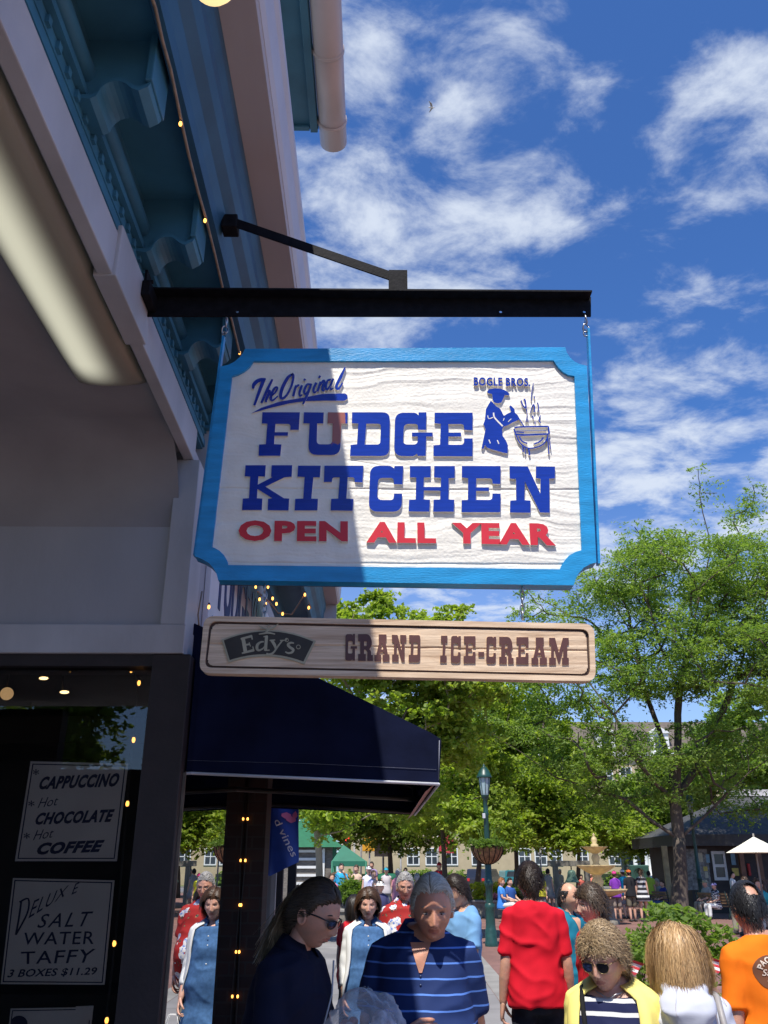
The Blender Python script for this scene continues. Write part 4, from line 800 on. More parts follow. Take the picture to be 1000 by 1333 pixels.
for k, (u0, u1, Y) in enumerate(((357, 367, 7.2), (373, 384, 8.3))):
    a, b = W(u0, 1180, Y), W(u1, 1180, Y)
    t = thing('porch_post', 'dark porch post below the navy flag, %s one' % ('nearer' if k == 0 else 'farther'), 'post', (a.x, Y, 0), group='dark porch posts beyond the awning')
    mb = MB(); mb.box((a.x, Y, 0.15), (b.x, Y + (b.x - a.x), 2.4), bev=0.004); mb.build('shaft', [dark_wood], t)
    mb = MB(); mb.box((a.x - 0.015, Y - 0.015, 0), (b.x + 0.015, Y + (b.x - a.x) + .015, 0.15), bev=0.004); mb.build('base', [dark_wood], t)
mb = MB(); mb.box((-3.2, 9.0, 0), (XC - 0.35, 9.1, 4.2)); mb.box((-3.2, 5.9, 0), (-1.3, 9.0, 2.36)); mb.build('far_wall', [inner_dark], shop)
fl = thing('hanging_flag', 'royal blue flag with white lettering and a pink emblem under the awning', 'flag', W(368, 1141, 5.9))
FQ = [(347, 1044), (387, 1050), (389, 1123), (347, 1142)]
YFl = 5.9
def flagp(x, y, d=0.0):
    bl, br, tr, tl = Vector((346, 1143)), Vector((389, 1122)), Vector((388, 1040)), Vector((347, 1040))
    q = (bl * (1 - x) + br * x) * (1 - y) + (tl * (1 - x) + tr * x) * y
    p = W(q.x, q.y, YFl); return p + Vector((0, 0.018 * math.sin(x * 7 + y * 2.5) - d, 0))
n = 24; V = [flagp(i / n, j / n) for j in range(n + 1) for i in range(n + 1)]
mb = MB(); mb.add(V, [(j * (n + 1) + i, j * (n + 1) + i + 1, (j + 1) * (n + 1) + i + 1, (j + 1) * (n + 1) + i) for j in range(n) for i in range(n)], 0, True); mb.build('cloth', [mat('flag_blue', (0.016, 0.075, 0.42), 0.45, 0.12, 8)], fl)
wht = mat('flag_white', (0.75, 0.75, 0.75), 0.6)
mb = MB()
def ft(x, y, d):
    px = Vector((357, 1069)); e1 = Vector((23, 47)); e2 = Vector((8.5, -3.6)); q = px + e1 * x + e2 * y
    u_ = (q.x - 347) / 41; v_ = (1142 - q.y - (q.x - 347) * -0.47 * 0) / 102
    p = W(q.x, q.y, YFl); return p + Vector((0, 0.018 * math.sin(u_ * 7 + max(0, v_) * 2.5) - 0.014 - d, 0))
text_on(mb, 'd vines', ft, 0.001, offset=0.0); mb.build('lettering', [wht], fl)
mb = MB(); pink = mat('flag_pink', (0.75, 0.20, 0.38), 0.6)
for (cu, cv, ru, rv) in ((373, 1061, 6, 4.5), (379, 1066, 6, 4.5), (384, 1060, 3, 5)):
    stroke(mb, [(cu - ru, cv), (cu, cv + .8), (cu + ru, cv + 1)], [3, rv * 2, 3], lambda p, d: W(p[0], p[1], YFl) + Vector((0, 0.018 * math.sin((p[0] - 347) / 41 * 7 + (1142 - p[1]) / 102 * 2.5) - d, 0)), 0.008 + 0.0003 * ru, 0.004)
mb.build('pink_emblem', [pink], fl)
mb = MB(); mb.tube([(XC, YFl + .01, 2.36), (W(392, 1030, YFl).x, YFl + .01, 2.25)], 0.012, 8); mb.build('pole', [white_trim], fl)
# ================================================================ plaza, street, far buildings, trees
pave = brick_mat('plaza_brick', (0.255, 0.125, 0.10), (0.19, 0.095, 0.08), (0.20, 0.14, 0.12), 5.0, bump=0.15)
conc = mat('concrete_band', (0.24, 0.225, 0.20), 0.8, 0.15, 1.5, bump=0.1, bs=20)
asph = mat('street_asphalt', (0.16, 0.16, 0.165), 0.85, 0.12, 0.8)
grass = mat('lawn_grass', (0.07, 0.13, 0.025), 0.9, 0.35, 3)
def sheet(name, x0, y0, x1, y1, z, m):
    mb = MB(); mb.add([(x0, y0, z), (x1, y0, z), (x1, y1, z), (x0, y1, z)], [(0, 1, 2, 3)]); o = mb.build(name, [m]); o['kind'] = 'structure'; return o
sheet('ground', -700, -400, 700, 1500, -0.012, mat('earth', (0.16, 0.14, 0.10), 0.9, 0.2, 0.2))
sheet('plaza_paving', -60, -40, 90, 74, 0.0, pave)
sheet('street', -200, 76, 300, 97, -0.004, asph)
sheet('lawn', -200, 99, 300, 160, 0.004, grass)
mb = MB(); mb.box((-200, 74, -0.01), (300, 74.2, 0.12)); mb.box((-200, 98.8, -0.01), (300, 99, 0.12)); o = mb.build('kerb', [conc]); o['kind'] = 'structure'
g0 = WG(600, 1222); g1 = WG(662, 1300)
mb = MB(); d = Vector((g1.x - g0.x, g1.y - g0.y, 0)).normalized(); pn = Vector((d.y, -d.x, 0)) * 0.15; a = g0 - d * 14; b = g1 + d * 12
mb.add([(a + pn).to_tuple()[:2] + (0.004,), (a - pn).to_tuple()[:2] + (0.004,), (b - pn).to_tuple()[:2] + (0.004,), (b + pn).to_tuple()[:2] + (0.004,)], [(0, 1, 2, 3)]); o = mb.build('paving_band', [conc]); o['kind'] = 'structure'

side_m = brick_mat('sidewalk_slabs', (0.25, 0.245, 0.235), (0.21, 0.205, 0.20), (0.13, 0.125, 0.12), 0.7, bump=0.1, bw=1.0, rh=1.0, ms=0.012)
e0 = g0 - d * 14 - pn * 1.05; e1 = g1 + d * 12 - pn * 1.05
if e0.x > e1.x + 50: pass
mb = MB(); lft = e0 if (pn.x > 0) else g0 - d * 14 + pn * 1.05; lf2 = e1 if (pn.x > 0) else g1 + d * 12 + pn * 1.05
mb.add([(-30, lft.y, 0.003), (lft.x, lft.y, 0.003), (lf2.x, lf2.y, 0.003), (lf2.x, -20, 0.003), (-30, -20, 0.003)], [(0, 1, 2, 3, 4)]); o = mb.build('sidewalk', [side_m]); o['kind'] = 'structure'
# ---- foliage
def leaf_mat(name, c1, c2, tr=0.52, rough=0.5):
    m = bpy.data.materials.new(name); m.use_nodes = True; N, L = new_nodes(m.node_tree)
    out = N.new('ShaderNodeOutputMaterial'); g = N.new('ShaderNodeNewGeometry'); tc = N.new('ShaderNodeTexCoord')
    n = N.new('ShaderNodeTexNoise'); n.inputs['Scale'].default_value = 0.55; n.inputs['Detail'].default_value = 3; L.new(tc.outputs['Object'], n.inputs[0])
    ad = N.new('ShaderNodeMath'); ad.operation = 'MULTIPLY_ADD'; L.new(g.outputs['Random Per Island'], ad.inputs[0]); ad.inputs[1].default_value = 0.55
    q = N.new('ShaderNodeMapRange'); L.new(n.outputs[0], q.inputs[0]); q.inputs[1].default_value = 0.3; q.inputs[2].default_value = 0.7; q.inputs[3].default_value = 0; q.inputs[4].default_value = 0.45; L.new(q.outputs[0], ad.inputs[2])
    mx = N.new('ShaderNodeMix'); mx.data_type = 'RGBA'; L.new(ad.outputs[0], mx.inputs[0]); mx.inputs[6].default_value = (*c1, 1); mx.inputs[7].default_value = (*c2, 1)
    p = N.new('ShaderNodeBsdfPrincipled'); L.new(mx.outputs[2], p.inputs['Base Color']); p.inputs['Roughness'].default_value = rough; p.inputs['Specular IOR Level'].default_value = 0.35
    t = N.new('ShaderNodeBsdfTranslucent'); br = N.new('ShaderNodeMix'); br.data_type = 'RGBA'; br.blend_type = 'MULTIPLY'; br.inputs[0].default_value = 1; L.new(mx.outputs[2], br.inputs[6]); br.inputs[7].default_value = (1.5, 1.6, 0.7, 1); L.new(br.outputs[2], t.inputs[0])
    ms = N.new('ShaderNodeMixShader'); ms.inputs[0].default_value = tr; L.new(p.outputs[0], ms.inputs[1]); L.new(t.outputs[0], ms.inputs[2]); L.new(ms.outputs[0], out.inputs[0]); return m
L_locust = leaf_mat('locust_leaf', (0.085, 0.17, 0.035), (0.30, 0.40, 0.09))
L_maple = leaf_mat('maple_leaf', (0.13, 0.22, 0.025), (0.40, 0.47, 0.075))
L_dark = leaf_mat('dark_leaf', (0.085, 0.16, 0.03), (0.27, 0.36, 0.07))
L_shrub = leaf_mat('shrub_leaf', (0.07, 0.13, 0.02), (0.20, 0.30, 0.05))
L_yel = leaf_mat('yellow_leaf', (0.30, 0.34, 0.03), (0.55, 0.50, 0.05))
bark = mat('grey_brown_bark', (0.085, 0.066, 0.05), 0.9, 0.35, 3, bump=0.6, bs=9, stretch=(1, 1, .25))
bark_p = mat('pale_bark', (0.26, 0.22, 0.15), 0.85, 0.3, 3, bump=0.4, bs=8, stretch=(1, 1, .3))
def leaves(name, C, n_each, spread, size, m, parent, flat=0.5, droop=0.3, seed=1, asp=0.5, z0=None):
    r = np.random.default_rng(seed); C = np.asarray(C, float); k = len(C)
    n_ = np.maximum(1, (n_each * r.uniform(0.5, 1.5, k)).astype(int)); P = np.repeat(C, n_, 0); N_ = len(P)
    sp = np.repeat(spread * r.uniform(0.65, 1.3, k), n_)
    # leaves sit along little sprays that leave the twig end
    ns = 9; az = r.uniform(0, 2 * np.pi, (k, ns)); el = r.normal(0.05, 0.35, (k, ns))
    cid = np.repeat(np.arange(k), n_); sid = r.integers(0, ns, N_); a = az[cid, sid]; e = el[cid, sid]; t = np.sqrt(r.uniform(0.02, 1, N_))
    D = np.stack([np.cos(a) * np.cos(e), np.sin(a) * np.cos(e), np.sin(e)], 1)
    Q = P + D * (t * sp)[:, None]; Q[:, 2] -= droop * sp * t ** 2; Q += r.normal(0, 1, (N_, 3)) * (0.13 * sp)[:, None] * np.array([1, 1, flat])
    nrm = r.normal(0, 0.55, (N_, 3)); nrm[:, 2] += 0.75; nrm /= np.linalg.norm(nrm, axis=1)[:, None]
    ax = D + r.normal(0, 0.7, (N_, 3)); ax -= nrm * (ax * nrm).sum(1)[:, None]; ax /= np.linalg.norm(ax, axis=1)[:, None]; bx = np.cross(nrm, ax)
    s = (size * r.uniform(0.6, 1.35, N_))[:, None]
    V = np.stack([Q - ax * s, Q + bx * s * asp - nrm * s * .12, Q + ax * s, Q - bx * s * asp - nrm * s * .12], 1).reshape(-1, 3)
    F = np.arange(N_ * 4).reshape(-1, 4)
    if z0 is not None: V[:, 2] = np.maximum(V[:, 2], z0)
    return mesh_np(name, V, F, [m], parent, smooth=False)
def make_tree(name, label, base, trunk_top, r0, crowns, n_cl, lm, bm_, leaf=0.09, per=70, spread=0.7, group=None, seed=1, limbs=(), asp=.5, droop=.3, twig=0.012, shell=0.55):
    """crowns: (centre, radii) ellipsoids; limbs: hand-placed point lists that start on the trunk"""
    r = np.random.default_rng(seed); base = Vector(base); top = Vector(trunk_top)
    t = thing(name, label, 'tree', base, group=group)
    nodes = []; par = []; n = 6
    for i in range(n + 1):
        q = i / n; p = base.lerp(top, q) + Vector((math.sin(q * 5 + seed) * .06, math.cos(q * 4 + seed) * .06, 0)) * (q * (1 - q) * 4); nodes.append(np.array(p)); par.append(i - 1)
    for lb in limbs:
        prev = int(np.argmin([np.linalg.norm(nn - np.array(lb[0])) for nn in nodes]))
        pts = [Vector(nodes[prev])] + [Vector(p) for p in lb[1:]]
        for i in range(len(pts) - 1):
            m_ = max(1, int((pts[i + 1] - pts[i]).length / 0.8))
            for k in range(1, m_ + 1): nodes.append(np.array(pts[i].lerp(pts[i + 1], k / m_)) + r.normal(0, .04, 3)); par.append(prev); prev = len(nodes) - 1
    nl = len(nodes); C = []
    tot = sum(c[1][0] * c[1][1] * c[1][2] for c in crowns)
    for (c, rad) in crowns:
        k = max(3, int(n_cl * rad[0] * rad[1] * rad[2] / tot)); d = r.normal(0, 1, (k, 3)); d /= np.linalg.norm(d, axis=1)[:, None]
        C.append(np.array(c) + d * (r.uniform(0, 1, k) ** (1 / (3 + 4 * shell)))[:, None] * np.array(rad) * r.uniform(0.8, 1.12, (k, 1)))
    C = np.concatenate(C); hub = np.array(top); order = np.argsort(np.linalg.norm(C - hub, axis=1)); C = C[order]
    tips = []
    for c in C:
        A = np.array(nodes); dist = np.linalg.norm(A - c, axis=1) + 0.25 * np.linalg.norm(A - hub, axis=1) * 0.6 + np.where(np.arange(len(A)) < n - 1, 1e3, 0)
        j = int(np.argmin(dist)); prev = j; L_ = np.linalg.norm(nodes[j] - c); m_ = max(2, int(L_ / 0.7)); bend = r.normal(0, 0.10 * L_, 3); bend[2] -= 0.08 * L_
        for k in range(1, m_ + 1):
            q = k / m_; nodes.append(nodes[j] * (1 - q) + c * q + bend * (q * (1 - q) * 2)); par.append(prev); prev = len(nodes) - 1
        tips.append(prev)
    cnt = np.zeros(len(nodes))
    for i in tips: cnt[i] += 1
    for i in range(len(nodes) - 1, 0, -1):
        if par[i] >= 0: cnt[par[i]] += cnt[i]
    cnt = np.maximum(cnt, 1); rad = twig * cnt ** 0.47; rad *= 1.0; mxr = rad[n]; sc = r0 * 0.62 / mxr
    rad = twig + (rad - twig) * sc if mxr > twig else rad
    for i in range(n + 1): rad[i] = max(rad[i], r0 * (1.25 - 0.75 * (i / n) ** .5)) if i < n else max(rad[i], r0 * .6)
    ch = {}
    for i, p in enumerate(par): ch.setdefault(p, []).append(i)
    tr = MB(); done = set()
    mb = MB(); chain = list(range(n + 1)); tr.tube([nodes[i] for i in chain], [rad[i] for i in chain], 10); tk = tr.build('trunk', [bm_], t)
    stack = [(c, p) for p in range(n + 1) for c in ch.get(p, []) if c > n]
    while stack:
        c, p = stack.pop(); line_ = [p, c]; 
        while True:
            kids = ch.get(line_[-1], [])
            if not kids: break
            kids = sorted(kids, key=lambda i: -cnt[i]); line_.append(kids[0]); stack += [(kk_, line_[-2]) for kk_ in kids[1:]]
        rr = [min(rad[line_[1]] * 1.15, rad[line_[0]])] + [rad[i] for i in line_[1:]]
        mb.tube([nodes[i] for i in line_], rr, 6 if rr[0] > .05 else 4, cap=False)
    mb.build('branches', [bm_], tk, fix=False)
    extra = [nodes[par[i]] for i in tips if r.uniform() < .5]
    leaves('crown', np.concatenate([np.array([nodes[i] for i in tips]), np.array(extra)]) if extra else np.array([nodes[i] for i in tips]), per, spread, leaf, lm, t, seed=seed + 50, asp=asp, droop=droop)
    return t
def ell(u, v, Y, ru, rv, ry):          # crown ellipsoid from its place and size in metres
    return (tuple(W(u, v, Y)), (ru, ry, rv))
YT = 31.0
tb = WG(885, 1198)
YT = tb.y
def wl(*pts): return [W(u, v, YT + dy) for (u, v, dy) in pts]
make_tree('honey_locust_tree', 'tall feathery green tree with a forked grey trunk beside the lamp post at right', tb, W(884, 1092, YT), 0.37,
    [ell(880, 750, YT, 3.6, 1.9, 3.6), ell(800, 775, YT + 1, 2.2, 1.4, 2.5), ell(835, 715, YT, 1.3, 1.0, 1.3), ell(965, 735, YT, 2.4, 1.7, 3.0), ell(914, 640, YT, 0.75, 1.25, 0.8), ell(968, 660, YT + 1, 1.0, 1.1, 1.2), ell(780, 880, YT - 1, 2.6, 1.5, 2.5), ell(860, 850, YT, 3.2, 1.8, 3.5), ell(960, 850, YT - 1.5, 3.0, 2.0, 3.0), ell(1060, 800, YT, 3.6, 3.2, 4.0), ell(740, 960, YT - 0.5, 2.2, 1.0, 2), ell(850, 960, YT - 1.5, 2.4, 1.1, 1.8), ell(965, 960, YT, 2.4, 1.2, 2.6), ell(690, 930, YT, 1.5, .9, 1.5), ell(790, 1040, YT + 1, 1.8, .6, 1.4), ell(740, 790, YT, 1.1, .5, 1.1), ell(760, 1000, YT, 2.0, .8, 1.8), ell(830, 1030, YT, 1.8, .6, 1.6), ell(900, 1010, YT + 1, 2.2, 1.0, 2.0), ell(960, 1040, YT + 2, 2.4, .7, 2), ell(710, 880, YT, 1.4, .9, 1.4), ell(700, 805, YT, 0.9, .4, .9), ell(680, 930, YT, 1.5, .8, 1.4), ell(700, 770, YT + 1, 0.9, 0.25, .9)],
    760, L_locust, bark, leaf=0.074, per=140, spread=0.82, seed=5, droop=.4, asp=.42, twig=.017,
    limbs=[wl((885, 1092, 0), (915, 1065, 0), (950, 1030, -.5), (1000, 985, -1), (1060, 940, -1)), wl((884, 1092, 0), (850, 1068, 0), (815, 1040, .3), (780, 1028, .3), (725, 1012, .3), (680, 980, 0), (640, 955, 0)),
           wl((884, 1092, 0), (881, 1040, 0), (882, 985, 0), (885, 900, 0), (905, 800, 0), (925, 720, 0), (912, 640, 0)), wl((882, 1050, 0), (855, 1020, -.6), (830, 990, -1), (800, 930, -1), (760, 880, -1)), wl((882, 1020, 0), (865, 975, .8), (840, 900, 1), (820, 820, 1), (790, 770, 1)), wl((884, 1060, 0), (905, 1000, .8), (940, 930, 1), (970, 850, 1)), wl((886, 900, 0), (860, 840, -.8), (835, 760, -1))])
TG = 'green trees across the plaza'
def autotree(label, u, v_base, Y, crowns, lm, n_cl, seed, leaf, per, spread, r0=.14, bm_=bark, top=None, limbs=(), base=None, **k):
    b = W(u, 1140, Y); b.z = 0
    if base is not None: b = Vector(base)
    if top is None:
        tp = Vector(crowns[0][0]); tp = Vector((b.x * .7 + tp.x * .3, b.y, crowns[0][0][2] - crowns[0][1][2] * .75))
    else: tp = Vector(top)
    return make_tree('deciduous_tree', label, b, tp, r0, crowns, n_cl, lm, bm_, leaf=leaf * 1.05, per=int(per * 1.7), spread=spread * 1.05, group=TG, seed=seed, limbs=limbs, **k)
autotree('light green broad-leaved tree rising behind the cedar board, pale branches under the awning', 417, 0, 24, [ell(470, 850, 24, 1.5, 1.2, 1.8), ell(540, 850, 24, 1.8, 1.2, 1.8), ell(600, 880, 24, 1.3, 1.0, 1.6), ell(480, 795, 24, 1.0, .6, 1.0), ell(590, 800, 24, .55, .25, .6), ell(520, 945, 24.5, 1.9, 1.0, 1.6), ell(590, 960, 25, 1.2, .9, 1.3), ell(440, 1045, 24, 1.2, .5, 1.2), ell(510, 1040, 25, 1.4, .55, 1.2), ell(395, 1062, 24, 0.9, .3, 1)], L_maple, 300, 11, 0.068, 70, .5, r0=.13, bm_=bark_p, top=W(412, 1062, 24), limbs=[[W(412, 1075, 24), W(450, 1052, 24), W(490, 1000, 24), W(530, 930, 24), W(560, 860, 24)], [W(412, 1085, 24), W(445, 1080, 23.6), W(500, 1050, 24)]], asp=.75)
autotree('green tree with a slim trunk left of the lamp post with the flower basket', 577, 0, 37, [ell(580, 985, 37, 2.5, 1.7, 2.2), ell(560, 1050, 37, 2.4, 1.0, 2.2), ell(615, 1040, 37, 1.9, 1.0, 2), ell(620, 930, 37, 1.8, 1.2, 1.8), ell(650, 900, 37, 2.0, 1.1, 1.8), ell(600, 1075, 36, 2.6, .7, 2)], L_maple, 170, 13, 0.10, 75, .75, r0=.13)
autotree('green tree with spreading branches right of the lamp post with the flower basket', 668, 0, 46, [ell(690, 1040, 46, 3.0, 1.4, 2.6), ell(650, 1010, 46, 2.6, 1.5, 2.6), ell(740, 1058, 46, 2.6, 1.0, 2.2), ell(700, 985, 47, 2.2, 1.0, 2), ell(790, 1070, 46, 2.0, 0.8, 2), ell(660, 1070, 45, 2.4, .8, 2), ell(720, 1010, 45, 2.6, .9, 2), ell(640, 960, 46, 2.0, 1.0, 2), ell(690, 940, 46, 2.3, 1.0, 2), ell(750, 985, 47, 2.2, .9, 2), ell(720, 1085, 45, 2.2, .6, 2)], L_maple, 360, 17, 0.12, 75, .85, r0=.16, top=W(672, 1105, 46))
autotree('green tree standing behind the traffic lights', 508, 0, 56, [ell(505, 1030, 56, 3.4, 2.2, 3), ell(545, 1075, 56, 2.8, 1.4, 2.6), ell(460, 1060, 56, 3.0, 1.6, 2.6)], L_dark, 130, 19, 0.15, 70, 1.0, r0=.2)
autotree('dark green tree in front of the tan hotel, left of the fountain', 752, 0, 62, [ell(760, 1060, 62, 3.6, 1.6, 3), ell(700, 1075, 62, 3.0, 1.2, 3), ell(800, 1080, 62, 3.0, 1.2, 3)], L_dark, 130, 23, 0.16, 65, 1.0, r0=.18)
autotree('dark green tree behind the fountain beside the dark-roofed bookshop', 836, 0, 52, [ell(838, 1060, 52, 2.6, 2.0, 2.6), ell(870, 1030, 52, 2.4, 2.0, 2.4)], L_dark, 120, 29, 0.15, 70, .95, r0=.2)
autotree('large pale green tree at the far left end of the plaza', 300, 0, 45, [ell(300, 1030, 45, 4, 2.5, 3.5), ell(380, 1020, 47, 3.6, 2.6, 3), ell(440, 960, 52, 3.6, 3.0, 3)], L_maple, 150, 31, 0.14, 65, .95, r0=.22)
autotree('bright green tree with light foliage over the street, behind the slim trunk', 620, 0, 68, [ell(640, 1050, 68, 4.6, 2.4, 3.5), ell(580, 1000, 68, 4.5, 3.2, 3.5), ell(530, 960, 68, 4.2, 3.0, 3.2)], L_maple, 170, 37, 0.19, 70, 1.2, r0=.25)
autotree('tall green tree beyond the bookshop roof at the right edge', 1010, 0, 50, [ell(1000, 960, 50, 4, 3.4, 3.5), ell(950, 990, 52, 3, 2.0, 2.6)], L_locust, 130, 41, 0.14, 75, 1.0, r0=.25)
autotree('green street tree standing behind the viewer, mirrored in the shop window', 500, 0, 30, [((-8.3, -16, 5.2), (1.5, 1.5, 1.1)), ((-7.6, -16, 6.4), (1.4, 1.3, 1.0)), ((-8.7, -16, 3.4), (1.4, 1.3, .9))], L_dark, 90, 43, 0.10, 55, .6, r0=.12, top=(-8.3, -16, 3.2), base=(-8.3, -16, 0))
o = COL.objects[-1]

# ---- hotel across the street
tan = mat('hotel_stucco', (0.44, 0.35, 0.22), 0.8, 0.06, 1.2); wwhite = mat('window_white', (0.68, 0.68, 0.66), 0.5, 0.04); wglass = mat('window_dark_glass', (0.035, 0.045, 0.055), 0.12, 0.5, 0.4); shingle = mat('mansard_shingle', (0.13, 0.105, 0.085), 0.85, 0.2, 2.0, stretch=(1, 1, 4))
YH = 112.0
ht = thing('hotel_building', 'tan hotel with white windows and a brown mansard roof behind the trees', 'building', (20, YH, 0))
hx0, hx1 = W(445, 1100, YH).x, W(1120, 1100, YH).x; ze = W(700, 985, YH).z
mb = MB(); mb.box((hx0, YH, 0), (hx1, YH + 16, ze)); mb.build('wall', [tan], ht)
mb = MB(); mb.box((hx0 - .5, YH - 0.5, ze), (hx1 + .5, YH + 16.5, ze + 0.45)); mb.build('cornice', [wwhite], ht)
zr = W(650, 936, YH).z
mb = MB(); mb.add([(hx0, YH + .2, ze + .45), (hx1, YH + .2, ze + .45), (hx1, YH + 16, ze + .45), (hx0, YH + 16, ze + .45), (hx0 + 1.5, YH + 2.2, zr), (hx1 - 1.5, YH + 2.2, zr), (hx1 - 1.5, YH + 14, zr), (hx0 + 1.5, YH + 14, zr)], [(0, 1, 5, 4), (1, 2, 6, 5), (2, 3, 7, 6), (3, 0, 4, 7), (4, 5, 6, 7)]); rf = mb.build('mansard_roof', [shingle], ht)
def hotel_window(x, z, w, h, y=YH, parent=ht):
    mb = MB(); e = .14; yy = y - 0.09
    mb.box((x - w / 2 - e, yy, z - h / 2 - e), (x - w / 2, y + .05, z + h / 2 + e)); mb.box((x + w / 2, yy, z - h / 2 - e), (x + w / 2 + e, y + .05, z + h / 2 + e)); mb.box((x - w / 2, yy, z + h / 2), (x + w / 2, y + .05, z + h / 2 + e)); mb.box((x - w / 2, yy, z - h / 2 - e), (x + w / 2, y + .05, z - h / 2)); mb.box((x - .05, yy + .01, z - h / 2), (x + .05, y + .05, z + h / 2)); mb.box((x - w / 2, yy + .015, z - .05), (x + w / 2, y + .05, z + .05))
    f = mb.build('window', [wwhite], parent); mb = MB(); mb.box((x - w / 2, y - 0.03, z - h / 2), (x + w / 2, y + .02, z + h / 2)); mb.build('window_glass', [wglass], f)
xs = [W(u, 1115, YH).x for u in (538, 562, 588, 622, 683, 704, 724, 758, 800, 836, 872, 905)]
for x in xs: hotel_window(x, W(600, 1115, YH).z, 1.25, 1.7)
for x in [W(u, 1010, YH).x for u in (560, 600, 650, 676, 695, 740, 790, 815, 850, 900, 940)]: hotel_window(x, W(700, 1010, YH).z, 1.3, 1.9); hotel_window(x, W(700, 1058, YH).z, 1.3, 1.9)
for u in (640, 728, 790, 860, 930):
    x = W(u, 972, YH).x; z = W(u, 968, YH).z
    mb = MB(); mb.box((x - 1.2, YH + 0.1, z - 1.6), (x + 1.2, YH + 3, z + 1.3)); mb.prism([[(x - 1.5, z + 1.3), (x + 1.5, z + 1.3), (x, z + 2.2)]], lambda p: Vector((p[0], YH - .1, p[1])), lambda p: Vector((p[0], YH + 3.4, p[1]))); dm = mb.build('dormer', [wwhite], rf)
    mb = MB(); mb.box((x - .6, YH + 0.06, z - 1.1), (x + .6, YH + 0.12, z + .9)); mb.build('window_glass', [wglass], dm)
# entrance columns (white) right of the fountain
t = thing('hotel_porch', 'white columned porch of the hotel right of the fountain', 'porch', W(835, 1150, 106))
for u in (828, 842, 848):
    c = W(u, 1130, 106); mb = MB(); mb.lathe((c.x, c.y, 0), [(.35, 0), (.35, .3), (.26, .35), (.22, 4.6), (.32, 4.7), (.32, 4.9)], 12); mb.build('column', [wwhite], t)
mb = MB(); a, b = W(822, 1130, 106).x, W(856, 1130, 106).x; mb.box((a, 105.4, 4.9), (b, YH, 5.4)); mb.build('porch_roof', [wwhite], t)
mb = MB(); mb.box((a + .8, 110, 0), (b - .8, YH - .1, 4)); mb.build('doorway', [wglass], t)
def bush(name, label, c, rad, lm, seed, n=40, per=60, leaf=.06, spread=.3, group=None, cat='shrub', stems=True):
    t = thing(name, label, cat, (c[0], c[1], c[2] - rad[2]), group=group); r = np.random.default_rng(seed); d = r.normal(0, 1, (n, 3)); d /= np.linalg.norm(d, axis=1)[:, None]; d[:, 2] = np.where(d[:, 2] < -.5, -d[:, 2], d[:, 2])
    P = np.array(c) + d * r.uniform(.35, 1, (n, 1)) * np.array(rad); leaves('foliage', P, per, spread, leaf, lm, t, seed=seed, asp=.55)
    mb = MB()
    for q in P[::4]: mb.tube([(c[0] + (q[0] - c[0]) * .15, c[1] + (q[1] - c[1]) * .15, c[2] - rad[2]), tuple(q)], [.012, .004], 4)
    mb.build('stems', [bark], t, fix=False); return t
for k, (u0, u1) in enumerate(((455, 560), (565, 640), (655, 720), (770, 830))):
    a, b = W(u0, 1140, 108), W(u1, 1140, 108); L_ = b.x - a.x; r = np.random.default_rng(k); n = int(L_ * 9)
    t = thing('clipped_hedge', 'dark clipped hedge along the hotel wall, %s' % ('behind the green tent', 'behind the slim tree trunk', 'behind the parked cars', 'behind the fountain')[k], 'hedge', (a.x, 108, 0), group='hedges along the hotel')
    leaves('foliage', np.stack([r.uniform(a.x, b.x, n), r.uniform(107.2, 109, n), r.uniform(.2, 1.7, n)], 1), 26, .5, .16, L_dark, t, seed=k + 80)
    mb = MB(); mb.box((a.x + .3, 107.8, 0), (b.x - .3, 108.6, 1.3)); mb.build('inner_growth', [mat('hedge_inner', (0.015, 0.03, 0.01), .9)], t)
# ================================================================ street furniture, kiosks, vehicles
post_g = mat('lamp_post_green', (0.012, 0.055, 0.045), 0.4, 0.2, 8, bump=0.05, bs=40)
lamp_glass = mat('lamp_frosted_glass', (0.30, 0.40, 0.42), 0.2, 0.1, 6, spec=.8)
def lamp_post(label, u, vb, vt):
    g = WG(u, vb); Y = g.y; z1 = W(u, vt, Y).z; s = z1 / 4.25
    t = thing('street_lamp', label, 'street lamp', (g.x, g.y, 0), group='green street lamps on the plaza'); c = (g.x, g.y, 0)
    mb = MB(); mb.lathe(c, [(.155, 0), (.155, .10), (.145, .12), (.14, .34), (.125, .38), (.118, .42), (.11, .80), (.125, .84), (.125, .90), (.10, .94)], 16); mb.build('base', [post_g], t)
    mb = MB(); zt = z1 - .78 * s; pr = [(.085, .93), (.085, 1.32), (.105, 1.35), (.105, 1.42), (.08, 1.46), (.058, zt - .5), (.075, zt - .45), (.058, zt - .40), (.05, zt - .1), (.09, zt - .06), (.10, zt)]
    mb.lathe(c, pr, 16, scallop=(8, .05)); mb.build('shaft', [post_g], t)
    mb = MB(); mb.lathe(c, [(.09, zt), (.10, zt + .04), (.145, zt + .42)], 8, smooth=False); lg = mb.build('lantern', [lamp_glass], t)
    mb = MB()
    for k in range(8):
        a = 2 * math.pi * (k) / 8; mb.tube([(c[0] + .102 * math.cos(a), c[1] + .102 * math.sin(a), zt + .03), (c[0] + .147 * math.cos(a), c[1] + .147 * math.sin(a), zt + .42)], .008, 5)
    mb.build('lantern_bars', [post_g], lg)
    mb = MB(); mb.lathe(c, [(.19, zt + .42), (.20, zt + .45), (.17, zt + .50), (.13, zt + .60), (.06, zt + .68), (.03, zt + .70), (.035, zt + .73), (.0, zt + .78)], 16); mb.build('lamp_cap', [post_g], t)
    return t, g, zt
lp, lg_, lz = lamp_post('green street lamp carrying a big flower basket', 640, 1232, 994)
lp2, lg2, lz2 = lamp_post('green street lamp standing just right of the forked tree trunk', 917, 1193, 1029)
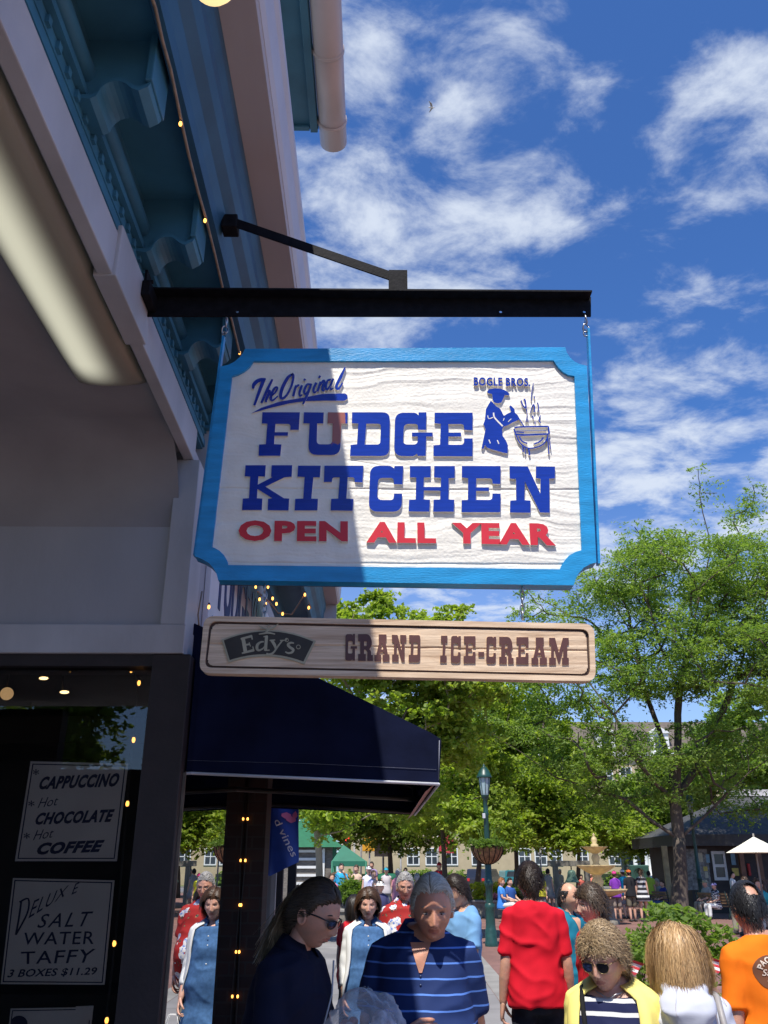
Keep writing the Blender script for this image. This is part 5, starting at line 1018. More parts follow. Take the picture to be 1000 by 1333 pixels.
c = W(630, 1062, lg_.y - .1); mb = MB(); mb.box((c.x - .035, c.y - .03, c.z - .06), (c.x + .035, c.y + .03, c.z + .06), bev=.006); mb.build('outlet_box', [white_trim], lp)
coir = mat('coir_liner', (0.20, 0.10, 0.045), 0.9, 0.4, 14, bump=.6, bs=40)
bz = W(640, 1113, lg_.y).z; r_ = 0.40
t = thing('hanging_basket', 'large coir lined flower basket round the green street lamp', 'flower basket', (lg_.x, lg_.y, bz - .25), group=None)
prof = [(r_ * math.sin(a), bz + .20 - .42 * math.cos(a) ** 1.0) for a in np.linspace(0.18, math.pi / 2, 9)]
mb = MB(); mb.lathe((lg_.x, lg_.y, 0), [(.1, prof[0][1])] + prof + [(r_ * .9, prof[-1][1] + .0), (.06, prof[-1][1] - .03)], 24); mb.build('liner', [coir], t)
mb = MB()
for k in range(16):
    a = 2 * math.pi * k / 16; mb.tube([(lg_.x + 1.02 * p[0] * math.cos(a), lg_.y + 1.02 * p[0] * math.sin(a), p[1]) for p in prof], .009, 5)
mb.tube([(lg_.x + r_ * 1.02 * math.cos(a), lg_.y + r_ * 1.02 * math.sin(a), prof[-1][1]) for a in np.linspace(0, 2 * math.pi, 24, endpoint=False)], .013, 5, closed=True); mb.build('wire_frame', [black_iron], t)
r = np.random.default_rng(3); n = 46; a = r.uniform(0, 6.28, n); q = r_ * r.uniform(.2, 1.15, n)
leaves('plants', np.stack([lg_.x + q * np.cos(a), lg_.y + q * np.sin(a), bz + .24 + r.uniform(0, .12, n)], 1), 40, .2, .05, L_shrub, t, seed=4, droop=.5, asp=.3)
mb = MB()
for k in range(16): 
    a = r.uniform(0, 6.28); mb.tube([(lg_.x + .1 * math.cos(a), lg_.y + .1 * math.sin(a), bz + .2), (lg_.x + .25 * math.cos(a), lg_.y + .25 * math.sin(a), bz + .6), (lg_.x + .42 * math.cos(a), lg_.y + .42 * math.sin(a), bz + .72 - r.uniform(0, .2))], [.008, .006, .002], 4)
mb.build('grass_blades', [L_shrub], t, fix=False)

# fountain
gold_ = mat('fountain_cream_gold', (0.52, 0.40, 0.20), 0.45, 0.18, 6, bump=.1, bs=20); stone = mat('planter_stone', (0.20, 0.18, 0.145), 0.85, 0.35, 4, bump=.5, bs=9)
fg = WG(783, 1203); FY = fg.y; fz = lambda v: W(783, v, FY).z
t = thing('tiered_fountain', 'cream and gold tiered fountain with scalloped bowls on a stone pedestal', 'fountain', (fg.x, FY, 0)); c = (fg.x, FY, 0)
kx = FY / 1212
mb = MB(); mb.lathe(c, [(.62, 0), (.62, .12), (.5, .16), (.46, fz(1172) - .1), (.56, fz(1170))], 16); mb.build('pedestal', [stone], t)
mb = MB(); zb = fz(1158); mb.lathe(c, [(.2, zb - .3), (.45, zb - .22), (.92, zb - .06), (.98, zb + .02), (.88, zb + .02), (.3, zb - .1)], 32, scallop=(12, .05)); mb.build('bowl', [gold_], t)
mb = MB(); z0_, z1_ = fz(1158) - .1, fz(1136); mb.lathe(c, [(.22, z0_), (.24, z0_ + .1), (.16, z0_ + .2), (.22, z0_ + .35), (.14, z0_ + .5), (.2, z1_ + .02)], 16); mb.build('stem', [gold_], t)
mb = MB(); zb = fz(1127); mb.lathe(c, [(.14, zb - .3), (.35, zb - .2), (.62, zb - .03), (.66, zb + .02), (.58, zb + .02), (.2, zb - .08)], 28, scallop=(12, .05)); mb.build('bowl', [gold_], t)
mb = MB(); z0_, z1_ = fz(1127) - .1, fz(1106); mb.lathe(c, [(.15, z0_), (.17, z0_ + .1), (.1, z0_ + .2), (.15, z0_ + .35), (.09, z0_ + .5), (.14, z1_ + .02)], 14); mb.build('stem', [gold_], t)
mb = MB(); zb = fz(1103); mb.lathe(c, [(.1, zb - .2), (.25, zb - .12), (.42, zb), (.45, zb + .02), (.38, zb + .02), (.12, zb - .04)], 24, scallop=(10, .05)); mb.build('bowl', [gold_], t)
mb = MB(); zb = fz(1103); mb.lathe(c, [(.12, zb), (.14, zb + .08), (.07, zb + .14), (.11, zb + .22), (.09, zb + .3), (.03, zb + .38), (.05, zb + .42), (0, zb + .47)], 14); mb.build('finial', [gold_], t)

# bell stand
grey_w = mat('weathered_wood', (0.22, 0.20, 0.17), 0.85, 0.25, 6, stretch=(1, 1, .2), bump=.2, bs=20)
YB = 40.0; a, b = W(716, 1124, YB), W(766, 1124, YB)
t = thing('bell_stand', 'grey timber frame that carries the green bell left of the fountain', 'bell stand', ((a.x + b.x) / 2, YB, 0))
mb = MB(); mb.box((a.x - .1, YB - .12, a.z - .11), (b.x + .05, YB + .12, a.z + .11), bev=.01); mb.build('lintel', [grey_w], t)
for x in (a.x + .22, b.x - .1): mb = MB(); mb.box((x - .11, YB - .11, 0), (x + .11, YB + .11, a.z - .11), bev=.01); mb.build('post', [grey_w], t)
p = W(745, 1148, YB); verd = mat('verdigris_bronze', (0.14, 0.24, 0.19), 0.55, 0.25, 10, metal=.3)
t = thing('bronze_bell', 'pale green bronze bell hanging in the timber frame', 'bell', p)
mb = MB(); mb.lathe(p, [(.30, -.02), (.30, .02), (.24, .10), (.19, .25), (.17, .38), (.12, .46), (0, .48)], 20); mb.build('bell_body', [verd], t)
mb = MB(); mb.tube([p + Vector((0, 0, .46)), (p.x, p.y, a.z - .1)], .025, 6); mb.build('bell_hanger', [black_iron], t)

# bookshop on the right
YS = 40.0
shingle_d = mat('dark_shingle', (0.055, 0.055, 0.06), 0.8, 0.25, 5, bump=.3, bs=12); dark_sid = mat('dark_siding', (0.04, 0.032, 0.03), 0.7, 0.2, 4)
x0, x1 = W(893, 1120, YS).x, W(1150, 1120, YS).x; zeav = W(930, 1101, YS - 1).z; zlip = W(930, 1086, YS - 1).z; zrid = W(975, 1036, YS + 4).z
t = thing('bookshop_building', 'low dark bookshop with a dark sloping roof and white sash window', 'building', (x0, YS, 0))
mb = MB(); mb.box((x0 + .1, YS, 0), (x1, YS + 5.5, zlip)); mb.build('wall', [dark_sid], t)
mb = MB(); xr0 = W(953, 1038, YS + 4).x
v = [(x0 - .6, YS - 1, zlip), (x1, YS - 1, zlip), (x1, YS + 4, zrid), (xr0, YS + 4, zrid), (x0 - .6, YS + 6, zlip), (x1, YS + 6, zlip)]
mb.add(v, [(0, 1, 2, 3), (0, 3, 4), (4, 3, 2, 5)]); v2 = [(p[0], p[1], p[2] - .06) for p in v]; mb.add(v2, [(3, 2, 1, 0), (4, 3, 0), (5, 2, 3, 4)]); rf = mb.build('roof', [shingle_d], t)
mb = MB(); mb.box((x0 - .6, YS - 1.02, zeav), (x1, YS - .9, zlip - .002)); mb.box((x0 - .62, YS - .9, zeav), (x0 - .5, YS + 5.9, zlip - .002)); mb.build('eave_board', [mat('eave_dark', (0.035, 0.035, 0.038), .6)], t)
mb = MB(); mb.box((xr0 - .3, YS + 3.8, zrid - .02), (x1, YS + 4.2, zrid + .28)); mb.build('ridge_board', [mat('ridge_white', (0.55, 0.53, 0.55), .5)], rf)
a, b = W(925, 1108, YS), W(948, 1146, YS)
mb = MB(); yy = YS - .06; zm = (a.z + b.z) / 2
for (q0, q1) in (((a.x, b.z), (a.x + .1, a.z)), ((b.x - .1, b.z), (b.x, a.z)), ((a.x + .1, a.z - .12), (b.x - .1, a.z)), ((a.x + .1, b.z), (b.x - .1, b.z + .12)), ((a.x + .1, zm - .06), (b.x - .1, zm + .06))): mb.box((q0[0], yy, q0[1]), (q1[0], YS + .05, q1[1]))
wf = mb.build('window', [wwhite], t); mb = MB(); mb.box((a.x + .1, YS - .03, b.z + .12), (b.x - .1, YS + .04, a.z - .12)); mb.build('window_glass', [wglass], wf)
mb = MB(); a = W(887, 1105, YS).x; mb.box((a, YS - .04, .9), (a + 1.1, YS + .03, zeav - .1)); mb.build('notice_board', [mat('notice_board', (0.20, 0.20, 0.19), .6, .5, 9)], t)
papers = [mat('flyer_%s' % n_, c_, .6) for n_, c_ in (('cream', (.5, .47, .35)), ('blue', (.2, .35, .45)), ('yellow', (.6, .45, .1)), ('white', (.55, .55, .53)))]
i = 0
for (u0, v0, u1, v1) in ((908, 1110, 915, 1122), (918, 1112, 924, 1123), (915, 1128, 921, 1134), (906, 1133, 913, 1143), (917, 1135, 922, 1143), (950, 1110, 958, 1126), (952, 1130, 962, 1140)):
    a, b = W(u0, v0, YS), W(u1, v1, YS); mb = MB(); mb.box((a.x, YS - .05, b.z), (b.x, YS - .041, a.z)); mb.build('flyer', [papers[i % 4]], t); i += 1
mb = MB(); a = W(971, 1124, YS); b = W(975, 1140, YS); mb.box((a.x, YS - .15, b.z), (b.x + .06, YS - .05, a.z), bev=.02); mb.build('red_box', [mat('post_red', (.5, .02, .02), .5)], t)
for k, (u, cc) in enumerate(((868, (.36, .28, .16)), (967, (.16, .07, .04)), (990, (.14, .07, .04)))):
    a = W(u, 1120, YS - 1.0); mb = MB(); mb.box((a.x - .1, YS - .95, 0), (a.x + .1, YS - .75, zeav), bev=.01); mb.build('porch_post', [mat('post_wood_%s' % 'abc'[k], cc, .7, .2, 5)], t)

# patio umbrella
umb_m = mat('umbrella_cream', (0.78, 0.74, 0.58), 0.7, 0.04, 4)
YU = 25.0; c = W(981, 1089, YU); zr_ = W(981, 1110, YU).z; rr = (W(981, 1110, YU).x - W(945, 1110, YU).x) * 1.02
t = thing('patio_umbrella', 'cream patio umbrella open at the right edge of the plaza', 'umbrella', (c.x, YU, 0))
mb = MB(); vs = [(c.x, YU, c.z)]; 
for ring, (k, zk) in enumerate(((.55, .5), (1, 0))):
    for j in range(8):
        a = 2 * math.pi * (j + .5) / 8; vs.append((c.x + rr * k * math.cos(a), YU + rr * k * math.sin(a), zr_ + (c.z - zr_) * zk * (.86 if ring == 0 else 1)))
fs = [(0, 1 + j, 1 + (j + 1) % 8) for j in range(8)] + [(1 + j, 9 + j, 9 + (j + 1) % 8, 1 + (j + 1) % 8) for j in range(8)]; mb.add(vs, fs); mb.build('canopy', [umb_m], t)
mb = MB(); mb.tube([(c.x, YU, 0), (c.x, YU, c.z + .08)], .025, 8); mb.build('pole', [grey_w], t)
mb = MB(); mb.lathe((c.x, YU, 0), [(.3, 0), (.3, .06), (.06, .1), (.05, .3)], 16); mb.build('base', [black_iron], t)

# stone planters and planting
def planter(label, u0, u1, vb, vt, dy, m=stone):
    g = WG((u0 + u1) / 2, vb); Y = g.y; a, b = W(u0, vb, Y), W(u1, vb, Y); zt = W((u0 + u1) / 2, vt, Y).z
    t = thing('stone_planter', label, 'planter', ((a.x + b.x) / 2, Y, 0), group='low stone planters')
    mb = MB(); mb.box((a.x, Y, 0), (b.x, Y + dy, zt - .08), bev=.02); mb.build('wall', [m], t)
    mb = MB(); mb.box((a.x - .05, Y - .05, zt - .079), (b.x + .05, Y + dy + .05, zt), bev=.015); mb.build('capstone', [conc], t); return (a, b, Y, zt)
A, B, Y, zt = planter('low stone planter with yellow-green flowers behind the street lamp', 602, 690, 1195, 1172, 2.2)
def bed(name, label, x0, x1, y0, y1, z0, z1, lm, n, per, leaf, seed, spread=.3, cat='flowers'):
    r = np.random.default_rng(seed); t = thing(name, label, cat, ((x0 + x1) / 2, y0, z0)); P = np.stack([r.uniform(x0, x1, n), r.uniform(y0, y1, n), z0 + (z1 - z0) * r.uniform(.15, 1, n)], 1); leaves('foliage', P, per, spread, leaf, lm, t, seed=seed); 
    mb = MB(); 
    for q in P[::3]: mb.tube([(q[0], q[1], z0), tuple(q)], [.012, .005], 4)
    mb.build('stems', [bark], t, fix=False); return t
c0 = W(614, 1150, Y + 1).x; c1 = W(662, 1150, Y + 1).x
bed('flower_bed', 'bright yellow-green flowers in the stone planter behind the street lamp', c0, c1, Y + .3, Y + 1.9, zt, W(640, 1150, Y + 1).z, L_yel, 46, 45, .09, 5)
bed('leafy_plant', 'mid green leafy plants in the planter, right of the yellow flowers', c1 - .4, W(690, 1150, Y + 1).x, Y + .3, Y + 1.9, zt, W(640, 1156, Y + 1).z, L_shrub, 30, 45, .09, 6, cat='plant')
pk = leaf_mat('pink_petal', (.35, .10, .25), (.6, .3, .4)); bed('flower_bed', 'small pink flowers along the front of the stone planter', c0 + .5, c1 - .2, Y + .1, Y + .4, zt, zt + .25, pk, 16, 22, .05, 7, .15)
A, B, Y, zt = planter('low stone planter with clipped green shrubs left of the bald man', 428, 492, 1208, 1184, 2.5)
bush('clipped_shrub', 'wide light green clipped shrub in the planter behind the woman in denim', ((A.x + B.x) / 2 + .1, Y + 1.2, zt + .42), (.85, 1.0, .50), L_shrub, 8, n=90, per=70, leaf=.05, spread=.25)
orl = leaf_mat('orange_leaf', (.35, .16, .05), (.55, .33, .12)); bush('flowering_shrub', 'orange tinted shrub behind the light green clipped shrub', (W(450, 1145, Y + 3).x, Y + 3, zt + .6), (.6, .6, .45), orl, 9, n=30, per=50, leaf=.06, spread=.25)
mb = MB(); 
YBH = 9.0
bush('leafy_bush', 'dark green leafy bush behind the woman with long fair hair', (W(880, 1215, YBH).x, YBH, 0.75), (.62, .5, .72), L_dark, 10, n=95, per=46, leaf=.036, spread=.17)
bush('leafy_bush', 'bright green bush sprouting upright shoots left of the dark bush', (W(838, 1225, YBH + .6).x, YBH + .6, 0.70), (.30, .4, .62), L_shrub, 12, n=50, per=40, leaf=.032, spread=.15)
# small flags on sticks
fr_ = mat('flag_red', (.45, .02, .03), .6); fb_ = mat('flag_navy', (.01, .02, .12), .6); fw_ = mat('flag_cloth_white', (.7, .7, .7), .6)
def stick_flag(label, u, v, Y, sx, tilt):
    p = W(u, v, Y); t = thing('small_flag', label, 'flag', (p.x, Y, 0), group='small striped flags in the planting')
    mb = MB(); mb.tube([(p.x - sx * .16, Y, 0.2), (p.x - sx * .11, Y, p.z + .1)], .004, 6); mb.build('stick', [grey_w], t)
    mb = MB(); o = Vector((p.x - sx * .11, Y - .005, p.z + .09)); ex = Vector((sx * .19, 0, tilt)); ez = Vector((sx * -.015, 0, -.012))
    for k in range(13):
        a = o + ez * k; mb.add([a, a + ex + Vector((0, .02 * math.sin(k), 0)), a + ex + ez + Vector((0, .02 * math.sin(k + 1), 0)), a + ez], [(0, 1, 2, 3)], k % 2)
    mb.build('cloth', [fr_, fw_], t); mb = MB(); mb.add([o + Vector((0, -.003, 0)), o + ex * .4 + Vector((0, -.003, 0)), o + ex * .4 + ez * 7 + Vector((0, -.003, 0)), o + ez * 7 + Vector((0, -.003, 0))], [(0, 1, 2, 3)]); mb.build('canton', [fb_], t)
stick_flag('small striped flag between the woman in yellow and the fair-haired woman', 824, 1262, 6.0, 1, -.06)
stick_flag('small striped flag beside the man in orange', 932, 1262, 6.0, 1, -.05)

# kiosk and tent on the left
shak = mat('grey_shakes', (0.16, 0.14, 0.12), 0.9, 0.3, 5, stretch=(1, 1, 6), bump=.4, bs=12); kgreen = mat('kiosk_green', (0.015, 0.12, 0.05), 0.5, 0.1)
YK = 38.0; x0, x1 = W(352, 1130, YK).x, W(434, 1130, YK).x; zt = W(400, 1103, YK).z
t = thing('shingled_kiosk', 'grey shingled kiosk with green trim and white window rails at left', 'kiosk', ((x0 + x1) / 2, YK, 0))
mb = MB(); mb.box((x0, YK, 0), (x1, YK + 3, zt)); mb.build('wall', [shak], t)
mb = MB(); mb.box((x1 - .04, YK - .05, 0), (x1 + .12, YK + .1, zt)); mb.build('corner_board', [kgreen], t)
mb = MB(); v = [(x0 - .3, YK - .4, zt), (x1 + .4, YK - .4, zt), (x1 + .4, YK + 3.4, zt), (x0 - .3, YK + 3.4, zt), ((x0 + x1) / 2, YK + 1.5, zt + 1.3)]; mb.add(v, [(0, 1, 4), (1, 2, 4), (2, 3, 4), (3, 0, 4), (3, 2, 1, 0)]); mb.build('roof', [kgreen], t)
a, b = W(386, 1108, YK), W(419, 1150, YK); mb = MB()
for zz_ in np.linspace(b.z, a.z, 5): mb.box((a.x, YK - .08, zz_ - .05), (b.x, YK - .01, zz_ + .05))
mb.box((a.x - .1, YK - .1, b.z - .1), (a.x, YK - .005, a.z + .1)); mb.box((b.x, YK - .1, b.z - .1), (b.x + .1, YK - .005, a.z + .1)); mb.build('window_rails', [wwhite], t)
YT_ = 35.5; a, b = W(432, 1122, YT_), W(477, 1122, YT_); z0 = W(450, 1121, YT_).z; zp_ = W(446, 1099, YT_).z
t = thing('market_tent', 'dark green market tent with a pointed canopy beside the shingled kiosk', 'tent', ((a.x + b.x) / 2, YT_, 0)); w = b.x - a.x; tg = mat('tent_green', (0.012, 0.13, 0.075), 0.6, 0.1, 2)
ap = Vector((W(447, 1099, YT_ + .7).x, YT_ + .7, zp_))
mb = MB(); q = [(a.x, YT_, z0), (b.x, YT_, z0), (b.x, YT_ + 1.5, z0), (a.x, YT_ + 1.5, z0)]; mb.add(q + [tuple(ap)], [(0, 1, 4), (1, 2, 4), (2, 3, 4), (3, 0, 4)])
q2 = [(p[0], p[1], z0 - .18) for p in q]; mb.add(q + q2, [(i, (i + 1) % 4, 4 + (i + 1) % 4, 4 + i) for i in range(4)]); mb.build('canopy', [tg], t)
for p in q: mb = MB(); mb.tube([(p[0] * .98 + (a.x + b.x) / 2 * .02, p[1], 0), (p[0] * .98 + (a.x + b.x) / 2 * .02, p[1], z0)], .035, 6); mb.build('leg', [tg], t)
# bin
g = WG(505, 1181); t = thing('litter_bin', 'dark green litter bin behind the man in the red floral shirt', 'bin', (g.x, g.y, 0)); hb = W(505, 1137, g.y).z; rb = 16 * g.y / 1212
bing = mat('bin_green', (0.012, 0.11, 0.06), .5, .1)
mb = MB(); mb.lathe((g.x, g.y, 0), [(rb * .8, 0), (rb * .85, .05), (rb * .95, hb * .8), (rb * .9, hb * .82)], 18); mb.build('bin_body', [bing], t)
mb = MB(); mb.lathe((g.x, g.y, 0), [(rb * 1.08, hb * .82), (rb * 1.1, hb * .87), (rb * .9, hb * .95), (rb * .5, hb), (0, hb)], 18); mb.build('bin_lid', [bing], t)
# traffic lights, signs, banner
yel = mat('signal_yellow', (.62, .30, .02), .5, .05); dk = mat('signal_black', (.015, .015, .015), .5); pole_m = mat('grey_pole', (.30, .30, .30), .5, .1)
def pole_thing(name, label, cat, u, Y, ztop, group=None):
    p = W(u, 1140, Y); t = thing(name, label, cat, (p.x, Y, 0), group=group); mb = MB(); mb.tube([(p.x, Y, 0), (p.x, Y, ztop)], .06, 8); mb.build('pole', [pole_m], t); return t, p.x
YT2 = 66.0
for k, (u, v, lab) in enumerate(((452, 1096, 'black traffic light showing red over the green tent'), (481, 1099, 'yellow traffic light seen from behind, right of the green tent'), (470, 1070, 'yellow traffic light hanging among leaves above the tent'))):
    z = W(u, v, YT2).z; t, x = pole_thing('traffic_light', lab, 'traffic light', u + (9 if k == 0 else 0), YT2, z + .6, 'traffic lights at the crossing'); x = W(u, v, YT2).x; hw = (.28, .5, .42)[k]; hh = (.62, .48, .55)[k]
    mb = MB(); mb.box((x - hw, YT2 - .3, z - hh), (x + hw, YT2 - .07, z + hh), bev=.04); o_ = mb.build('signal_box', [dk if k == 0 else yel], t)
    if k == 0: mb = MB(); mb.lathe((0, 0, 0), [(0, 0), (.2, 0), (.2, .03)], 14); o2 = mb.build('red_lens', [mat('red_lens', (1, .05, .03), .4, 0, emit=1.2)], o_, local=True); o2.matrix_parent_inverse = Matrix(); o2.data.transform(Matrix.Translation(Vector((x, YT2 - .31, z + .25)) - Vector(root_of(o_).location)) @ Matrix.Rotation(R(90), 4, 'X'))
    else: mb = MB(); mb.box((x - hw * .3, YT2 - .07, z - .1), (x + hw * .3, YT2 + .06, z + .1)); mb.build('mounting', [dk], o_)
for k, (u, v, w_, h_, lab) in enumerate(((499, 1104, .55, .5, 'blank grey back of a road sign right of the traffic lights'), (522, 1110, .22, .32, 'small pale parking sign on a thin pole in front of the hotel'), (705, 1108, .2, .28, 'small grey sign plate on a thin pole left of the bell stand'))):
    Y = 58 + 6 * k; z = W(u, v, Y).z; t, x = pole_thing('road_sign', lab, 'sign', u, Y, z + h_, 'road signs by the street'); mb = MB(); mb.box((x - w_, Y - .1, z - h_), (x + w_, Y - .07, z + h_), bev=.01); mb.build('sign_plate', [mat('sign_back', (.42, .42, .42), .5)], t)
Y = 60; z = W(577, 1104, Y).z; t, x = pole_thing('banner_pole', 'red banner on a pole above the old man in stripes', 'banner', 571, Y, z + 1.0); mb = MB()
n = 8
mb.add([(x + .05 + 1.0 * i / n, Y + .12 * math.sin(i * .9), z + .75 * s_ - (.1 if s_ > 0 else -.0) * (i / n) + .1) for s_ in (1, -.55) for i in range(n + 1)], [(i, i + 1, n + 2 + i, n + 1 + i) for i in range(n)]); mb.build('banner_cloth', [mat('banner_red', (.55, .06, .09), .6, .1, 3)], t)
# vehicles
def car(name, label, cat, u, v, Y, L_, W_, Ht, body, hood, rz, kind='suv'):
    p = W(u, v, Y); t = thing(name, label, cat, (p.x, Y, 0), rz)
    pm = mat(name + '_paint', body, .25, .05, coat=.8); 
    s = L_ / 4.6; hs = Ht
    prof = {'suv': [(-2.3, .45), (-2.3, .95), (-2.2, 1.05), (-2.05, 1.62), (-1.9, 1.72), (.3, 1.72), (1.0, 1.12), (2.1, 1.0), (2.28, .85), (2.3, .45)],
            'pickup': [(-2.3, .55), (-2.3, 1.05), (-.55, 1.08), (-.5, 1.6), (-.35, 1.7), (.55, 1.68), (1.1, 1.12), (2.15, 1.02), (2.3, .85), (2.3, .55)],
            'sedan': [(-2.3, .40), (-2.3, .85), (-1.6, .95), (-.9, 1.38), (.3, 1.40), (1.1, .95), (2.1, .82), (2.3, .65), (2.3, .40)]}[kind]
    mb = MB(); mb.prism([[(x * s, z * hs) for x, z in prof]], lambda q: Vector((q[0], -W_ / 2, q[1])), lambda q: Vector((q[0], W_ / 2, q[1])))
    o = mb.build('body', [pm], t, local=True); md = o.modifiers.new('b', 'BEVEL'); md.width = .06; md.segments = 2
    wn = {'suv': [(-1.95, 1.1), (-1.85, 1.6), (.2, 1.6), (.75, 1.12)], 'pickup': [(-.42, 1.14), (-.3, 1.6), (.45, 1.6), (.9, 1.14)], 'sedan': [(-1.4, .98), (-.8, 1.3), (.2, 1.3), (.85, .98)]}[kind]
    for sd_ in (-1, 1):
        mb = MB(); mb.prism([[(x * s, z * hs) for x, z in wn]], lambda q: Vector((q[0], sd_ * (W_ / 2 + .012), q[1])), lambda q: Vector((q[0], sd_ * (W_ / 2 - .05), q[1]))); mb.build('window', [wglass], t, local=True)
    tyre = mat('tyre_black', (.015, .015, .015), .8); rim = mat('wheel_rim', (.35, .35, .36), .35, metal=.8)
    for x in (-1.45 * s, 1.42 * s):
        for sd_ in (-1, 1):
            M_ = Matrix.Translation((x, sd_ * (W_ / 2 - .08), .34)) @ Matrix.Rotation(R(90), 4, 'X')
            mb = MB(); mb.lathe((0, 0, 0), [(.2, -.1), (.33, -.1), (.34, -.06), (.34, .06), (.33, .1), (.2, .1)], 20); mb.v = [tuple(M_ @ Vector(q)) for q in mb.v]; wh = mb.build('wheel', [tyre], t, local=True)
            mb = MB(); mb.lathe((0, 0, 0), [(0, -.085), (.19, -.085), (.2, -.1), (.2, .1), (.19, .085), (0, .085)], 16); mb.v = [tuple(M_ @ Vector(q)) for q in mb.v]; mb.build('rim', [rim], wh, local=True)
    for sd_ in (-.6, .6): mb = MB(); mb.box((2.28 * s, sd_ - .18, .7 * hs), (2.33 * s, sd_ + .18, .82 * hs), bev=.02); mb.build('headlight', [wwhite], t, local=True)
    for sd_ in (-.7, .7): mb = MB(); mb.box((-2.33 * s, sd_ - .12, .75 * hs), (-2.28 * s, sd_ + .12, .98 * hs), bev=.02); mb.build('tail_light', [mat('post_red', (.5, .02, .02))], t, local=True)
    return t
car('parked_suv', 'black parked sport utility car behind the street lamp', 'car', 633, 1148, 84, 4.6, 1.85, 1.05, (.02, .02, .025), 0, R(60))
car('pickup_truck', 'teal pickup truck on the street right of the black car', 'truck', 662, 1148, 88, 5.2, 1.9, 1.0, (.02, .20, .22), 0, R(10), 'pickup')
car('parked_sedan', 'blue car parked behind the people at the fountain', 'car', 868, 1150, 58, 4.6, 1.8, 1.0, (.06, .12, .22), 0, R(8), 'sedan')
g = WG(838, 1178); t = thing('utility_cabinet', 'dark green utility cabinet behind the group at the fountain', 'cabinet', (g.x, g.y, 0)); hb = W(838, 1126, g.y).z
mb = MB(); mb.box((g.x - .5, g.y, 0.1), (g.x + .5, g.y + .5, hb), bev=.05); mb.build('cabinet_body', [mat('cabinet_green', (.03, .09, .075), .5, .1)], t); mb = MB(); mb.box((g.x - .55, g.y - .05, 0), (g.x + .55, g.y + .55, .1), bev=.02); mb.build('cabinet_plinth', [conc], t)
# benches
bwood = mat('bench_slats', (.22, .14, .07), .7, .2, 6); bir = mat('bench_iron', (.01, .04, .035), .5)
def bench(label, u, vb, rz, Lb=1.5):
    g = WG(u, vb); t = thing('park_bench', label, 'bench', (g.x, g.y, 0), rz, group='slatted park benches')
    mb = MB()
    for k in range(4): mb.box((-Lb / 2, -.2 + k * .11, .42), (Lb / 2, -.11 + k * .11, .45), bev=.006)
    mb.build('seat', [bwood], t, local=True); mb = MB()
    for k in range(4): mb.box((-Lb / 2, -.26 - k * .025, .52 + k * .10), (Lb / 2, -.235 - k * .025, .60 + k * .10), bev=.006)
    mb.build('backrest', [bwood], t, local=True)
    for sx in (-Lb / 2 + .06, Lb / 2 - .06):
        mb = MB(); mb.tube([(sx, .24, 0), (sx, .18, .25), (sx, .22, .41), (sx, -.2, .41), (sx, -.27, .55), (sx, -.36, .95)], .022, 6); mb.tube([(sx, -.2, .41), (sx, -.22, .2), (sx, -.32, 0)], .022, 6); mb.tube([(sx, -.28, .64), (sx, .1, .66), (sx, .22, .60), (sx, .21, .42)], .02, 6); mb.build('leg', [bir], t, local=True)
    return g
# gull
p = W(562, 140, 60); t = thing('gull', 'small white gull gliding high in the blue sky', 'bird', p); gm = mat('gull_white', (.7, .7, .7), .7); gg = mat('gull_grey', (.35, .36, .38), .7)
mb = MB(); mb.tube([p + Vector((-.33, 0, .02)), p + Vector((-.2, 0, .03)), p + Vector((0, 0, 0)), p + Vector((.16, 0, 0)), p + Vector((.24, 0, -.0)), p + Vector((.3, 0, -.01))], [.02, .055, .085, .05, .05, .01], 10); mb.build('body', [gm], t)
for s_ in (-1, 1):
    mb = MB(); w0 = [(-.10, 0, .05), (.12, 0, .05), (.02, s_ * .35, .20), (-.18, s_ * .35, .20), (-.25, s_ * .8, .10), (-.33, s_ * .8, .10)]; w0 = [p + Vector((x + (.12 if s_ > 0 else -.0), y * .8, z)) for x, y, z in w0]
    mb.add(w0 + [q + Vector((0, 0, -.012)) for q in w0], [(0, 1, 2, 3), (3, 2, 5, 4), (9, 8, 7, 6), (10, 11, 8, 9), (0, 3, 9, 6), (1, 7, 8, 2), (3, 4, 10, 9), (2, 8, 11, 5), (4, 5, 11, 10)]); mb.build('wing', [gg], t)
# ================================================================ people: builder
def remesh(V, F, vox, smooth=4):
    me = bpy.data.meshes.new('tmp'); me.from_pydata([tuple(p) for p in V], [], F); bm = bmesh.new(); bm.from_mesh(me); bmesh.ops.recalc_face_normals(bm, faces=bm.faces); bm.to_mesh(me); bm.free()
    o = bpy.data.objects.new('tmp', me); COL.objects.link(o)
    m = o.modifiers.new('r', 'REMESH'); m.mode = 'VOXEL'; m.voxel_size = vox
    if smooth: q = o.modifiers.new('s', 'SMOOTH'); q.factor = .5; q.iterations = smooth
    dg = bpy.context.evaluated_depsgraph_get(); dg.update(); me2 = bpy.data.meshes.new_from_object(o.evaluated_get(dg)); bpy.data.objects.remove(o); bpy.data.meshes.remove(me)
    n = len(me2.vertices); v = np.empty(n * 3, np.float32); me2.vertices.foreach_get('co', v); nn = np.empty(n * 3, np.float32); me2.vertex_normals.foreach_get('vector', nn)
    k = len(me2.polygons); f = np.empty(k * 4, np.int32); ok = len(me2.loops) == k * 4
    if ok: me2.loops.foreach_get('vertex_index', f); f = f.reshape(-1, 4)
    else: f = np.array([list(p.vertices)[:4] if len(p.vertices) >= 4 else list(p.vertices) + [p.vertices[-1]] for p in me2.polygons])
    bpy.data.meshes.remove(me2); return v.reshape(-1, 3), nn.reshape(-1, 3), f
